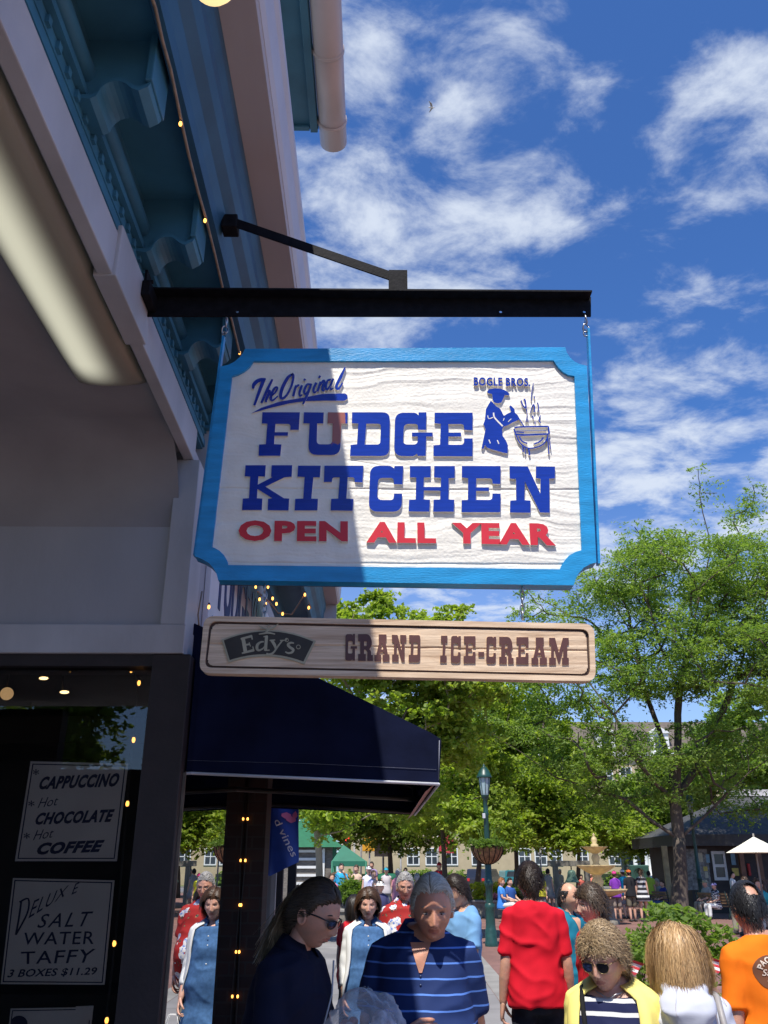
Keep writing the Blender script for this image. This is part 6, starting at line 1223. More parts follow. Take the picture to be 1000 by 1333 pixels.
def sring(z, rx, ry, cy=0.0, cx=0.0, n=28, e=2.5, a0=0.0, a1=None):
    out = []
    full = a1 is None
    for j in range(n):
        a = (2 * math.pi * j / n) if full else a0 + (a1 - a0) * j / (n - 1)
        c, s = math.cos(a), math.sin(a); out.append((cx + rx * math.copysign(abs(c) ** (2 / e), c), cy + ry * math.copysign(abs(s) ** (2 / e), s), z))
    return out
def loft(mb, rings, closed=True, cap=True, mi=0):
    n = len(rings[0]); vs = [p for r_ in rings for p in r_]; fs = []
    for i in range(len(rings) - 1):
        for j in range(n if closed else n - 1): fs.append((i * n + j, i * n + (j + 1) % n, (i + 1) * n + (j + 1) % n, (i + 1) * n + j))
    if cap and closed: fs.append(tuple(range(n - 1, -1, -1))); fs.append(tuple((len(rings) - 1) * n + j for j in range(n)))
    mb.add(vs, fs, mi, True)
def spl(pts, rad, k=5):
    P = [np.array(p, float) for p in pts]; Q = []; RR = []; n = len(P)
    for i in range(n - 1):
        p0, p1, p2, p3 = P[max(i - 1, 0)], P[i], P[i + 1], P[min(i + 2, n - 1)]
        for j in range(k):
            t = j / k; q = .5 * (2 * p1 + (p2 - p0) * t + (2 * p0 - 5 * p1 + 4 * p2 - p3) * t * t + (3 * p1 - p0 - 3 * p2 + p3) * t ** 3); Q.append(Vector(q * .55 + (p1 * (1 - t) + p2 * t) * .45)); RR.append(rad[i] * (1 - t) + rad[i + 1] * t)
    Q.append(Vector(P[-1])); RR.append(rad[-1]); return Q, RR
def limb(mb, pts, rad, n=14, k=5):
    Q, RR = spl(pts, rad, k); a = (Q[0] - Q[1]).normalized(); b = (Q[-1] - Q[-2]).normalized()
    Q = [Q[0] + a * RR[0] * .4] + Q + [Q[-1] + b * RR[-1] * .18]; RR = [RR[0] * .6] + RR + [RR[-1] * .8]; mb.tube(Q, RR, n)
def hand(mb, w, d, n, side_sign, curl=(.35, .45, .35), sc=1.0, spread=.06, thumb=.35):
    w = Vector(w); d = Vector(d).normalized(); n = Vector(n); n = (n - d * n.dot(d)).normalized(); s = d.cross(n) * side_sign     # s points to the thumb side
    rings = []
    for (t, hw, ht) in ((-.02, .024, .019), (.0, .026, .019), (.03, .036, .017), (.06, .041, .0145), (.085, .040, .012), (.094, .034, .009)):
        rings.append([tuple(w + d * t * sc + s * (math.cos(a) * hw * sc) + n * (math.sin(a) * ht * sc)) for a in np.linspace(0, 2 * math.pi, 14, endpoint=False)])
    loft(mb, rings)
    for i, (off, L_, r_) in enumerate(((.030, .072, .0088), (.010, .080, .009), (-.011, .075, .0086), (-.030, .058, .0076))):
        p = w + d * (.082 - abs(off) * .12) * sc + s * off * sc; ang = .08 * i; pts = [p - d * .012 * sc, p]; lat = off * spread / .03
        for j, fr_ in enumerate((.46, .30, .24)):
            ang += curl[j] * (1 + .10 * i); dirv = (d * math.cos(ang) + n * math.sin(ang) + s * lat * .5).normalized(); p = p + dirv * L_ * fr_ * sc; pts.append(p)
        mb.tube(pts, [r_ * .95 * sc, r_ * 1.02 * sc, r_ * 1.0 * sc, r_ * .92 * sc, r_ * .72 * sc], 9)
        mb.ball(pts[-1], r_ * .74 * sc, 8)
    p = w + d * .018 * sc + s * .028 * sc + n * .006 * sc; dv = (d * .62 + s * .60 + n * thumb).normalized(); p1 = p + dv * .038 * sc; dv2 = (d * .85 + s * .12 + n * (thumb + .25)).normalized(); p2 = p1 + dv2 * .032 * sc; p3 = p2 + (dv2 + n * .3).normalized() * .024 * sc
    mb.tube([p - dv * .01 * sc, p, p1, p2, p3], [.013 * sc, .0145 * sc, .0108 * sc, .0098 * sc, .0072 * sc], 9); mb.ball(p3, .0074 * sc, 8)
EYE_Z = 1.632
def head_surface(V, female=0.0, jaw=1.0, nose=1.0, age=0.0):
    """shape points of the unit sphere into a head; the face looks to -y, the origin is between the eyes' height and the ears"""
    x, y, z = V[:, 0] * .0765, V[:, 1] * .097, V[:, 2] * .120
    z = np.where(z > 0, z * .98, z)
    lo = np.clip((-.012 - z) / .105, 0, 1); back = np.clip(y / .06, 0, 1)
    x = x * (1 - (.30 + .08 * female) * lo ** 1.5 / jaw) ; y = np.where(y > 0, y * (1 - .52 * lo), y * (1 - .05 * lo))
    x = x * (1 + .05 * np.exp(-((z - .05) / .05) ** 2) * np.clip(y / .05, 0, 1))
    f = np.clip(-y / .05, 0, 1) ; f = f * f * (3 - 2 * f)
    g = lambda cx, cz, sx, sz: np.exp(-((np.abs(x) - cx) / sx) ** 2 - ((z - cz) / sz) ** 2)
    yy = np.where(y < 0, -(np.abs(y) / .097) ** .88 * .097 , y)
    d = np.zeros_like(x)
    wn = .0085 + .006 * np.clip((.01 - z) / .045, 0, 1)
    prof = np.interp(z, [-.056, -.050, -.043, -.036, -.026, 0, .012, .026], [0, .006, .017, .0225, .0195, .0095, .004, 0])
    d += nose * prof * np.exp(-(x / wn) ** 2); d += nose * .0075 * g(.0125, -.043, .006, .0065)
    d -= .0125 * g(.031, .003, .0155, .0095); d += .0055 * g(.028, .022, .022, .007) * (1 - .6 * female); d += .005 * g(.031, -.004, .011, .005)
    d += .006 * g(.043, -.026, .018, .016); d -= .004 * g(.040, -.058, .015, .02); d += .004 * np.exp(-(x / .03) ** 2 - ((z + .066) / .02) ** 2)
    d += (.0048 + .002 * female) * np.exp(-(x / .019) ** 2 - ((z + .0605) / .0042) ** 2); d += (.0058 + .002 * female) * np.exp(-(x / .017) ** 2 - ((z + .0715) / .005) ** 2); d -= .0045 * np.exp(-(x / .024) ** 2 - ((z + .0662) / .0022) ** 2)
    d -= .0045 * np.exp(-(x / .02) ** 2 - ((z + .084) / .006) ** 2); d += .0085 * np.exp(-(x / .021) ** 2 - ((z + .103) / .014) ** 2)
    d += .004 * np.exp(-(x / .04) ** 2 - ((z - .055) / .03) ** 2)
    fold = np.abs(np.abs(x) - (.018 + (-.045 - z) * .45)); d -= (.0012 + .0022 * age) * np.exp(-(fold / .0035) ** 2) * np.clip((z + .085) / .012, 0, 1) * np.clip((-.040 - z) / .01, 0, 1)
    if age: d -= age * .0012 * np.exp(-((z - .048 - .006 * np.cos(x * 30)) / .0025) ** 2) + age * .0012 * np.exp(-((z - .062) / .0025) ** 2) ; d -= age * .0022 * g(.032, -.013, .014, .0035)
    yy = yy - d * f
    return np.stack([x, yy, z], 1)
def head_grid(nu=96, nv=72):
    u = np.linspace(0, 1, nu, endpoint=False); ph = 2 * np.pi * (u - .5) ; ph = ph - .42 * np.sin(ph) ; ph = ph * 1.0
    th = np.linspace(0, np.pi, nv + 2)[1:-1]; P, T = np.meshgrid(ph, th); V = np.stack([np.sin(T) * np.sin(P), -np.sin(T) * np.cos(P), np.cos(T)], -1).reshape(-1, 3)
    idx = np.arange(nu * nv).reshape(nv, nu); F = np.stack([idx[:-1], idx[1:], np.roll(idx, -1, 1)[1:], np.roll(idx, -1, 1)[:-1]], -1).reshape(-1, 4); return V, F, idx
def hair_mat(name, c1, c2):
    if name in MATS: return MATS[name]
    m = bpy.data.materials.new(name); m.use_nodes = True; N, L = new_nodes(m.node_tree); out = N.new('ShaderNodeOutputMaterial'); p = N.new('ShaderNodeBsdfPrincipled'); L.new(p.outputs[0], out.inputs[0])
    g = N.new('ShaderNodeNewGeometry'); mx = N.new('ShaderNodeMix'); mx.data_type = 'RGBA'; L.new(g.outputs['Random Per Island'], mx.inputs[0]); mx.inputs[6].default_value = (*c1, 1); mx.inputs[7].default_value = (*c2, 1); L.new(mx.outputs[2], p.inputs['Base Color'])
    p.inputs['Roughness'].default_value = .42; p.inputs['Specular IOR Level'].default_value = .35; MATS[name] = m; return m
def scalp_limit(phi, style):           # lowest hair height by angle from the face
    a = np.degrees(np.abs(phi)); return np.interp(a, [0, 35, 58, 70, 84, 97, 112, 180], style.get('line', [.066, .064, .050, .012, -.030, .012, -.045, -.078]))
def make_hair(root, Tm, style, seed, shape, lod=0):
    r = np.random.default_rng(seed); V, F, idx = head_grid(*((120, 92) if lod == 0 else (40, 30))); S = head_surface(V, **shape); phi = np.arctan2(S[:, 0], -S[:, 1]); lim = scalp_limit(phi, style)
    jit = (vnoise(phi * 9, S[:, 2] * 0, seed) - .5) * .012 + (vnoise(phi * 60, S[:, 2] * 200, seed + 1) - .5) * .006; keep = S[:, 2] > lim + jit
    if style.get('bald'): bz, by0, by1 = style['bald']; keep &= ~((S[:, 2] > bz) & (S[:, 1] > by0) & (S[:, 1] < by1) & (np.abs(S[:, 0]) < style.get('bw', .06)))
    nrm = S / np.array([.0765, .097, .12]) ** 2; nrm /= np.linalg.norm(nrm, axis=1)[:, None]
    vol = style.get('vol', .008); edge = np.clip((S[:, 2] - lim) / .03, .15, 1)
    lump = 1 + style.get('lump', .25) * (vnoise(S[:, 0] * 60 + 9, S[:, 2] * 60 + S[:, 1] * 60, seed + 3) - .5) * 2
    top = 1 + style.get('top', 0.0) * np.clip(S[:, 2] / .1, 0, 1)
    O = S + nrm * (vol * style.get('capk', .72) * edge * lump * top)[:, None]; O[:, 2] -= 0.0
    kf = keep[F].all(1); Tn = np.array(Tm)
    def tx(P): return P @ Tn[:3, :3].T + Tn[:3, 3]
    hm = hair_mat(style['name'], style['c1'], style['c2'])
    used = np.unique(F[kf]); mp = -np.ones(len(S), int); mp[used] = np.arange(len(used))
    o = mesh_np('hair', tx(O[used]), mp[F[kf]], [mat('scalp_' + style['name'], tuple(a_ * .35 + b_ * .5 for a_, b_ in zip(style['c1'], style['c2'])), .75, .35, 30, bump=.5, bs=160, spec=.2, stretch=(3, 1, .6))], root, local=True)
    o.modifiers.new('s', 'SOLIDIFY').thickness = .003
    n = style.get('n', 0) // (1 if lod == 0 else 3)
    if not n: return o
    cand = np.where(keep)[0]; st = r.choice(cand, n); p = O[st] * 1.0; nn = nrm[st]; segs = style.get('segs', 5); Ls = style['len'] * r.uniform(.65, 1.15, n)
    part = style.get('flow', (0, .6, -.5)); fl = np.array(part)[None] + r.normal(0, style.get('mess', .25), (n, 3)); frn = np.clip((np.radians(80) - np.abs(phi[st])) / np.radians(40), 0, 1); fl = fl + np.stack([(np.sign(S[st][:, 0] + .012) * style.get('side', .6)) * frn, .7 * frn, .25 * frn], 1)
    if style.get('whorl'): fl = fl + np.stack([S[st][:, 0] * style['whorl'], np.zeros(n), np.zeros(n)], 1)
    d = fl - nn * (fl * nn).sum(1)[:, None]; d /= np.linalg.norm(d, axis=1)[:, None] + 1e-6; d = d + nn * style.get('lift', .25)
    pts = [p - nn * .002]; ph = r.uniform(0, 6.28, n); cu = style.get('curl', 0)
    for i in range(segs):
        g = style.get('grav', .5) * (i + 1) / segs; d = d + np.array([0, 0, -g])[None]; d /= np.linalg.norm(d, axis=1)[:, None]
        q = pts[-1] + d * (Ls / segs)[:, None]
        if cu: q = q + np.stack([np.cos(ph + i * 1.7), np.sin(ph + i * 1.7), np.sin(ph * 2 + i)], 1) * cu
        e = q / (np.array([.0765, .097, .125]) + vol * style.get('keep', 1.1) * (1 + style.get('lump', .25) * .8 + style.get('top', 0) * .6)); L_ = np.linalg.norm(e * np.where(e[:, 2:3] < 0, np.array([[1, 1, style.get('neckz', .75)]]), 1), axis=1); ins = L_ < 1
        q[ins] = q[ins] / L_[ins][:, None] ; pts.append(q)
    bad = np.zeros(n, bool); fz = style.get('fringe', .048)
    for q in pts[1:]:
        pa = np.degrees(np.abs(np.arctan2(q[:, 0], -q[:, 1]))); bad |= (pa < style.get('face', 60)) & (q[:, 2] < np.interp(pa, [0, 40, 60, 75], [fz, fz - .008, .0, -.06]))
    pts = [q[~bad] for q in pts]; nn = nn[~bad]; n = int((~bad).sum())
    w = style.get('w', .0028) * r.uniform(.6, 1.3, n); A = []
    for i, q in enumerate(pts):
        t = pts[min(i + 1, segs)] - pts[max(i - 1, 0)]; t /= np.linalg.norm(t, axis=1)[:, None] + 1e-9; s = np.cross(t, nn + r.normal(0, .15, nn.shape)); s /= np.linalg.norm(s, axis=1)[:, None] + 1e-9; k = (1 - (i / segs) ** 2 * .85); A += [q - s * (w * k)[:, None], q + s * (w * k)[:, None]]
    A = np.stack(A, 1); m2 = A.shape[1]; base = (np.arange(n) * m2)[:, None]; FF = np.concatenate([base + np.array([[2 * i, 2 * i + 1, 2 * i + 3, 2 * i + 2]]) for i in range(segs)])
    mesh_np('hair_strands', tx(A.reshape(-1, 3)), FF, [hm], o, local=True); return o
BR, BL_, BLK = (.05, .028, .016), (.10, .06, .035), (.008, .007, .006)
MALE = [(.80, .150, .108, .005), (.86, .170, .120, .008), (.93, .170, .122, .004), (1.00, .160, .116, 0), (1.08, .155, .110, 0), (1.18, .163, .113, 0), (1.28, .176, .120, .0), (1.36, .180, .112, .002), (1.415, .168, .098, .006), (1.455, .128, .082, .012), (1.485, .080, .066, .016), (1.51, .062, .060, .016)]
FEM = [(.80, .158, .112, .005), (.86, .178, .124, .010), (.93, .176, .124, .006), (1.00, .158, .112, 0), (1.08, .140, .100, 0), (1.18, .146, .104, -.004), (1.27, .158, .124, -.014), (1.35, .160, .108, 0), (1.41, .150, .090, .006), (1.45, .112, .074, .012), (1.48, .070, .058, .016), (1.51, .054, .053, .016)]
def torso(fem, belly=0.0, wide=1.0): 
    out = []
    for (z, rx, ry, cy) in (FEM if fem else MALE):
        rx *= .90 if fem else .93; b = belly * math.exp(-((z - 1.06) / .13) ** 2); out.append((z, rx * wide + b * .45, ry + b * .55, cy - b * .5))
    return out
def tint(c, k): return tuple(min(1, x * k) for x in c)
def person(label, u, vtop, Y, rz, skin=(.50, .29, .20), fem=False, Hh=None, top=None, bottom=None, hair=None, head=(0, 0, 0), arms=None, belly=0.0, wide=1.0, lean=0.0, sit=None, lod=0, female=None, jaw=1.0, nose=1.0, age=0.0, brows=None, shoes=(.03, .03, .03), group=None, seed=1, eyes=True, shades=None, hands=True, hand_pose=None, hscale=1.0, skip_legs=False, xoff=0.0, hd=(0, -.008, -.020)):
    female = (1.0 if fem else 0.0) if female is None else female
    dz = 0.0 if not sit else -(.92 - sit)
    z_top = W(u, vtop, Y).z; s = (Hh / 1.75) if Hh else max(.55, (z_top - .008) / (1.75 + dz)); x = W(u, vtop + 20, Y).x + xoff
    root = thing('person', label, 'person', (x, Y, 0), rz, group, s)
    sk = mat('skin_%d_%d' % (int(skin[0] * 100), int(skin[1] * 100)), skin, .46, .10, 26, col2=(skin[0] * 1.02, skin[1] * .90, skin[2] * .86), bump=.10, bs=170, sss=.12 if lod == 0 else 0)
    lipm = mat('lips_%d' % int(skin[0] * 100), (skin[0] * .80, skin[1] * .55, skin[2] * .55), .4, .05)
    rs = {0: 28, 1: 14}[lod]; T = torso(fem, belly, wide)
    def bend(P):      # torso leans forward above the hips
        P = [(p[0], p[1], p[2] - .42 * max(0, .03 - p[1]) * min(1, max(0, (p[2] - 1.43) / .05))) for p in P]
        return [(p[0], p[1] - lean * max(0, p[2] - 1.0) , p[2] - abs(lean) * .25 * max(0, p[2] - 1.0) + dz) for p in P]
    shx, shz = (.140 if fem else .166) * wide ** .6, 1.383
    A = {'L': [(shx + .042, .015, 1.10), (shx + .055, -.03, .85)], 'R': [(-shx - .042, .015, 1.10), (-shx - .055, -.03, .85)]}
    if arms: A.update(arms)
    for k in A: A[k] = [Vector(p) + Vector((0, 0, dz)) for p in A[k]]
    S_ = {'L': Vector(bend([(shx, .005, shz)])[0]), 'R': Vector(bend([(-shx, .005, shz)])[0])}; S_in = {'L': Vector(bend([(.08, .008, 1.408)])[0]), 'R': Vector(bend([(-.08, .008, 1.408)])[0])}
    # legs
    if sit: LG = {q: [Vector((sx * .09, 0, sit)), Vector((sx * .11, -.42, sit + .02)), Vector((sx * .11, -.44, .09))] for q, sx in (('L', 1), ('R', -1))}
    else: LG = {q: [Vector((sx * .085, 0, .90)), Vector((sx * .095, -.015 + sx * .02, .49)), Vector((sx * .10, .02 + sx * .05, .085))] for q, sx in (('L', 1), ('R', -1))}
    # ---- body
    mb = MB()
    loft(mb, [bend(sring(z, rx * (.93 if z < 1.44 else 1), ry * (.92 if z < 1.44 else 1), cy, n=rs)) for (z, rx, ry, cy) in T])
    fa = .88 if fem else 1.0
    for q in 'LR':
        e, w = A[q]; limb(mb, [S_in[q], S_[q], S_[q].lerp(e, .5), e, e.lerp(w, .35), w], [.048 * fa, .052 * fa, .047 * fa, .039 * fa, .041 * fa, .026 * fa], 12 if lod == 0 else 8, 4 if lod == 0 else 2)
        h, kn, an = LG[q]; limb(mb, [h, h.lerp(kn, .5), kn, kn.lerp(an, .3), an], [.088, .074, .056, .055, .036], 12 if lod == 0 else 8, 4 if lod == 0 else 2)
    nk0 = Vector(bend([(0, .014, 1.46)])[0]); 
    piv = Vector(bend([(0, .016, 1.525)])[0]) + Vector(hd)
    Rm = Matrix.Rotation(R(head[1]), 4, 'Z') @ Matrix.Rotation(R(head[0]), 4, 'X') @ Matrix.Rotation(R(head[2]), 4, 'Y')      # head = (nod, turn, tilt); a positive nod looks down
    Tm = Matrix.Translation(piv) @ Rm @ Matrix.Translation((0, -.022, EYE_Z - 1.525)) @ Matrix.Scale(hscale, 4)
    hb = Tm @ Vector((0, .022, -.055)); limb(mb, [nk0, piv, hb], [.058 * (.88 if fem else 1), .054 * (.86 if fem else 1), .052 * (.86 if fem else 1)], 14, 3)
    if lod == 0 and Y < 7:
        v_, n_, f_ = remesh(mb.v, mb.f, .0095, 3); mb = MB()
    else: v_ = None
    for q in 'LR':
        if not hands: break
        e, w = A[q]; d = (w - e).normalized(); hp = (hand_pose or {}).get(q, {}); inw = Vector((-1 if q == 'L' else 1, 0, 0)); n_p = Vector(hp.get('n', inw + Vector((0, .15, 0)))); hand(mb, w, hp.get('d', d), n_p, -1 if q == 'L' else 1, hp.get('curl', (.35, .45, .35)), .95 if fem else 1.05, thumb=hp.get('thumb', .35)) if lod == 0 else mb.tube([w, w + d * .05, w + d * .09, w + d * .15], [.026, .04, .038, .018], 8)
    # ---- head and face
    shape = dict(female=female, jaw=jaw, nose=nose, age=age); V, F, idx = head_grid(96, 72) if lod == 0 else head_grid(32, 24); S = head_surface(V, **shape); Tn = np.array(Tm)
    HV = S @ Tn[:3, :3].T + Tn[:3, 3]; nu = idx.shape[1]
    c_ = S[F].mean(1); lipf = (c_[:, 1] < -.06) & ((c_[:, 0] / .0235) ** 2 + ((c_[:, 2] + .066) / .0105) ** 2 < 1)
    allV = [HV]; allF = [F]; mi = [np.where(lipf, 1, 0)]; off = len(HV)
    tri = [[idx[0, j], idx[0, (j + 1) % nu], idx[0, (j + 1) % nu], idx[0, 0]] for j in range(1, nu - 1)]
    if v_ is not None: allV.append(v_); allF.append(f_ + off); mi.append(np.zeros(len(f_), int)); off += len(v_)
    ear = MB()
    for sx in (-1, 1):
        nE = 12 if lod == 0 else 6; rings = []
        for (k, dx) in ((1.0, -.004), (1.05, .006), (.92, .013), (.70, .0125), (.45, .006)): rings.append([(sx * (.0735 + dx + .10 * max(0, .02 * math.sin(a)) * .4), .012 + (.019 * k * math.cos(a)) + .004 * math.sin(a), -.012 + (.031 * k * math.sin(a))) for a in np.linspace(0, 2 * math.pi, nE, endpoint=False)])
        loft(ear, rings)
    for p in ear.v: mb.v.append(tuple(Tm @ Vector(p)))
    o0 = len(mb.v) - len(ear.v)
    for f in ear.f: mb.f.append(tuple(i + o0 for i in f)); mb.mi.append(0); mb.sm.append(True)
    me = bpy.data.meshes.new('body'); Vall = np.concatenate(allV + [np.array([tuple(p) for p in mb.v])]); Fl = [tuple(f) for a_ in allF for f in a_.tolist()] + [tuple(int(i) + off for i in f) for f in mb.f]
    Fl += [tuple(idx[0, ::-1].tolist()), tuple(idx[-1].tolist())]
    me.from_pydata(Vall.tolist(), [], Fl); m_all = np.concatenate(mi + [np.zeros(len(mb.f) + 2, int)]).astype(np.int32); me.polygons.foreach_set('material_index', m_all); me.polygons.foreach_set('use_smooth', np.ones(len(Fl), bool))
    bm = bmesh.new(); bm.from_mesh(me); bmesh.ops.recalc_face_normals(bm, faces=bm.faces); bm.to_mesh(me); bm.free(); me.update()
    body = link('body', me, [sk, lipm], root, local=True)
    if lod == 0 and eyes:
        ew = mat('eye_white', (.36, .32, .30), .25); ei = mat('eye_iris', (.03, .02, .015), .15); bmat = mat('brow_%d' % int((brows or BR)[0] * 1000), brows or BR, .7)
        for sx in (-1, 1):
            mb = MB(); cy = -.0768; c = (sx * .031, cy, -.0005); mb.ball(c, (.0128, .0112, .0040), 14, 0); mb.ball((sx * .031, cy - .0066, -.0012), (.0056, .0056, .0036), 10, 1)
            mb.v = [tuple(Tm @ Vector(p)) for p in mb.v]; mb.build('eye', [ew, ei], body, local=True)
            mb = MB(); mb.tube([(sx * (.016 + .034 * t), -.0905 + .012 * t * t + .002, .0195 + .0065 * math.sin(t * 2.6)) for t in np.linspace(0, 1, 7)], [.002, .0036, .0038, .0036, .003, .0024, .0012], 6); mb.v = [tuple(Tm @ Vector(p)) for p in mb.v]; mb.build('eyebrow', [bmat], body, local=True)
            mb = MB(); mb.tube([(sx * (.018 + .027 * t), -.0868 + .010 * (t - .45) ** 2 * 4, .0035 + .0035 * math.sin(t * 3.14)) for t in np.linspace(0, 1, 7)], [.0008, .0014, .0017, .0018, .0018, .0014, .0008], 5); mb.v = [tuple(Tm @ Vector(p)) for p in mb.v]; mb.build('eyelid', [mat('lash_dark', tint(skin, .32), .6)], body, local=True)
    if shades:
        kind, fr_c = shades; gl = mat('shade_lens', (.012, .010, .010), .06, .1, spec=.9); fm = mat('shade_frame_%s' % kind, fr_c, .3, .1, metal=.6 if kind == 'aviator' else 0)
        def sgl(p): return tuple(Tm @ Vector(p))
        g = thing('sunglasses' if kind != 'specs' else 'spectacles', 'x', 'x') if False else None
        for sx in (-1, 1):
            out_ = [(.008, .012), (.030, .015), (.056, .010), (.060, -.004), (.050, -.022), (.030, -.026), (.012, -.016)] if kind == 'aviator' else [(.007, .010), (.032, .013), (.060, .009), (.063, -.006), (.050, -.018), (.026, -.018), (.010, -.008)]
            if kind == 'specs': out_ = [(.010, .010), (.030, .012), (.050, .008), (.052, -.006), (.044, -.016), (.028, -.018), (.013, -.010)]
            out_ = rnd([(a_, b_, .008) for a_, b_ in out_], 3); yb = lambda x_: -.103 + .55 * max(0, x_ - .01) ** 1.35
            mb = MB(); mb.prism([out_], lambda p: Vector(sgl((sx * p[0], yb(p[0]), p[1]))), lambda p: Vector(sgl((sx * p[0], yb(p[0]) + .002, p[1]))))
            if kind != 'specs': mb.build('sunglass_lens', [gl], body, local=True)
            mb = MB(); mb.tube([sgl((sx * p[0], yb(p[0]) - .0005, p[1])) for p in out_], .0012 if kind != 'wrap' else .0022, 5, closed=True); mb.tube([sgl(p) for p in ((sx * .059, yb(.059), .008), (sx * .073, -.045, .010), (sx * .080, .0, .008), (sx * .081, .018, -.004))], .0016 if kind != 'wrap' else .003, 5)
            if sx == 1: mb.tube([sgl((x_, -.103, .006)) for x_ in (-.009, 0, .009)], .0014, 5)
            mb.build('glasses_frame', [fm], body, local=True)
    if hair: make_hair(body, Tm, hair, seed, shape, lod)
    # ---- clothes
    def cloth_obj(name, mb_, mats, vox=.010, wr=.006, sd=0, sm=4, crease=1.0):
        if lod == 0:
            v, n, f = remesh(mb_.v, mb_.f, vox, sm)
            zz_ = v[:, 2] - dz; w1 = vnoise(v[:, 0] * 16 + zz_ * 9 + sd, zz_ * 13 - v[:, 0] * 5 + v[:, 1] * 8, sd + seed) - .5; w2 = 1 - np.abs(2 * vnoise(v[:, 0] * 7 - zz_ * 7, zz_ * 9 + v[:, 1] * 9 + v[:, 0] * 3, sd + 5 + seed) - 1); w2 = w2 ** 2 * 1.5
            v = v + n * ((w1 * 1.1 + (w2 - .5) * 1.2) * wr * crease)[:, None]
            return mesh_np(name, v, f, mats, root, local=True)
        return mb_.build(name, mats, root, local=True)
    if bottom:
        mb = MB(); bl = bottom.get('len', 1.0)
        hi = bottom.get('waist', 1.02)
        loft(mb, [bend(sring(z, rx * 1.05 + .006, ry * 1.05 + .006, cy, n=rs)) for (z, rx, ry, cy) in T if .79 < z <= hi + .001])
        if bottom.get('kind') == 'skirt':
            zb = bottom.get('hem', .5); 
            if not sit: loft(mb, [bend(sring(z, .185 + k, .135 + k, .004, n=rs)) for z, k in ((zb, .05), (zb + .15, .035), (.80, .01), (.90, 0))])
            else: loft(mb, [[(p[0] * 1.0, -y_, p[1]) for p in [(math.cos(a) * .19, sit + math.sin(a) * .09) for a in np.linspace(0, 6.283, 14, endpoint=False)]] for y_ in (-.05, .15, .40)])
        else:
            for q in 'LR':
                h, kn, an = LG[q]; r0_ = [.098, .088, .074, .072, .066]
                if bl > .7: limb(mb, [h, h.lerp(kn, .5), kn, kn.lerp(an, .4), an + Vector((0, 0, .0))], r0_, 12 if lod == 0 else 8, 3)
                else: limb(mb, [h, h.lerp(kn, .5), h.lerp(kn, .95)], [.100, .096, .092], 12 if lod == 0 else 8, 3)
        cloth_obj(bottom.get('name', 'trousers'), mb, [bottom['m']], .014 if Y < 7 else .02, .006, 3)
    if top:
        mb = MB(); hem = top.get('hem', .84); inf = top.get('inf', .014); loose = top.get('loose', .010); ztop = top.get('ztop', 1.488)
        rg = [(z, rx, ry, cy) for (z, rx, ry, cy) in T if hem < z < ztop]
        z0_ = [t_ for t_ in T if t_[0] >= hem][0]
        lo_r = (hem, z0_[1] * 1.0, z0_[2] * 1.0, z0_[3])
        rg = [lo_r] + rg
        if top.get('skirt'): rg = [(top['skirt'], .205, .160, .0), (top['skirt'] + .2, .195, .150, 0)] + rg
        hi_ = [t_ for t_ in T if t_[0] >= ztop][0] if ztop < 1.51 else T[-1]
        front_drop = top.get('drop', .0)
        rings = []
        for (z, rx, ry, cy) in rg: k = inf + loose * max(0, min(1, (1.32 - z) / .3)); rings.append(bend(sring(z, rx + k, ry + k, cy, n=rs)))
        rings.append(bend([(p[0], p[1], p[2] - front_drop * max(0, -p[1]) / .07) for p in sring(ztop, (hi_[1] + .010) if ztop < 1.455 else .072 if not fem else .066, (hi_[2] + .008) if ztop < 1.455 else .069 if not fem else .063, hi_[3], n=rs)]))
        loft(mb, rings)
        sl = top.get('sleeve', .55)
        if sl > 0:
            for q in 'LR':
                e, w = A[q]; fl = top.get('flare', .012) * .55
                if sl <= 1: en = S_[q].lerp(e, sl); limb(mb, [S_in[q], S_[q] + Vector((0, 0, .004)), S_[q].lerp(en, .5), en], [.050, .060 * fa, .058 * fa + fl * .6, .055 * fa + fl], 14 if lod == 0 else 8, 4 if lod == 0 else 2)
                else: en = e.lerp(w, sl - 1); limb(mb, [S_in[q], S_[q] + Vector((0, 0, .004)), S_[q].lerp(e, .5), e, en], [.050, .060 * fa, .058 * fa, .052 * fa, .044 * fa], 14 if lod == 0 else 8, 4 if lod == 0 else 2)
        if top.get('extra'): top['extra'](mb, bend)
        cloth_obj(top.get('name', 'shirt'), mb, [top['m']], top.get('vox', .0095 if Y < 5 else .013), top.get('wr', .0065), 11, crease=top.get('crease', 1.0))
        if top.get('collar'):
            cm = top.get('collar_m', top['m']); mb = MB(); nn = 30; R0 = []; R1 = []; R2 = []
            for j in range(nn + 1):
                a = R(-90 + 24) + R(312) * j / nn; c, s__ = math.cos(a), math.sin(a); fr = max(0, -s__)
                kf = .92 if fem else 1.0; R0.append(bend([(c * .070 * kf, .016 + s__ * .068 * kf, 1.478)])[0]); R1.append(bend([(c * .071 * kf, .018 + s__ * .068 * kf, 1.522 - .012 * fr)])[0]); R2.append(bend([(c * (.104 + .004 * fr) * kf, .012 + s__ * (.094 + .016 * fr) * kf, 1.476 - .022 * fr ** 2 - .004 * abs(c))])[0])
            loft(mb, [R0, R1, R2], closed=False, cap=False); o = mb.build('collar', [cm], root, local=True); md = o.modifiers.new('s', 'SOLIDIFY'); md.thickness = .003
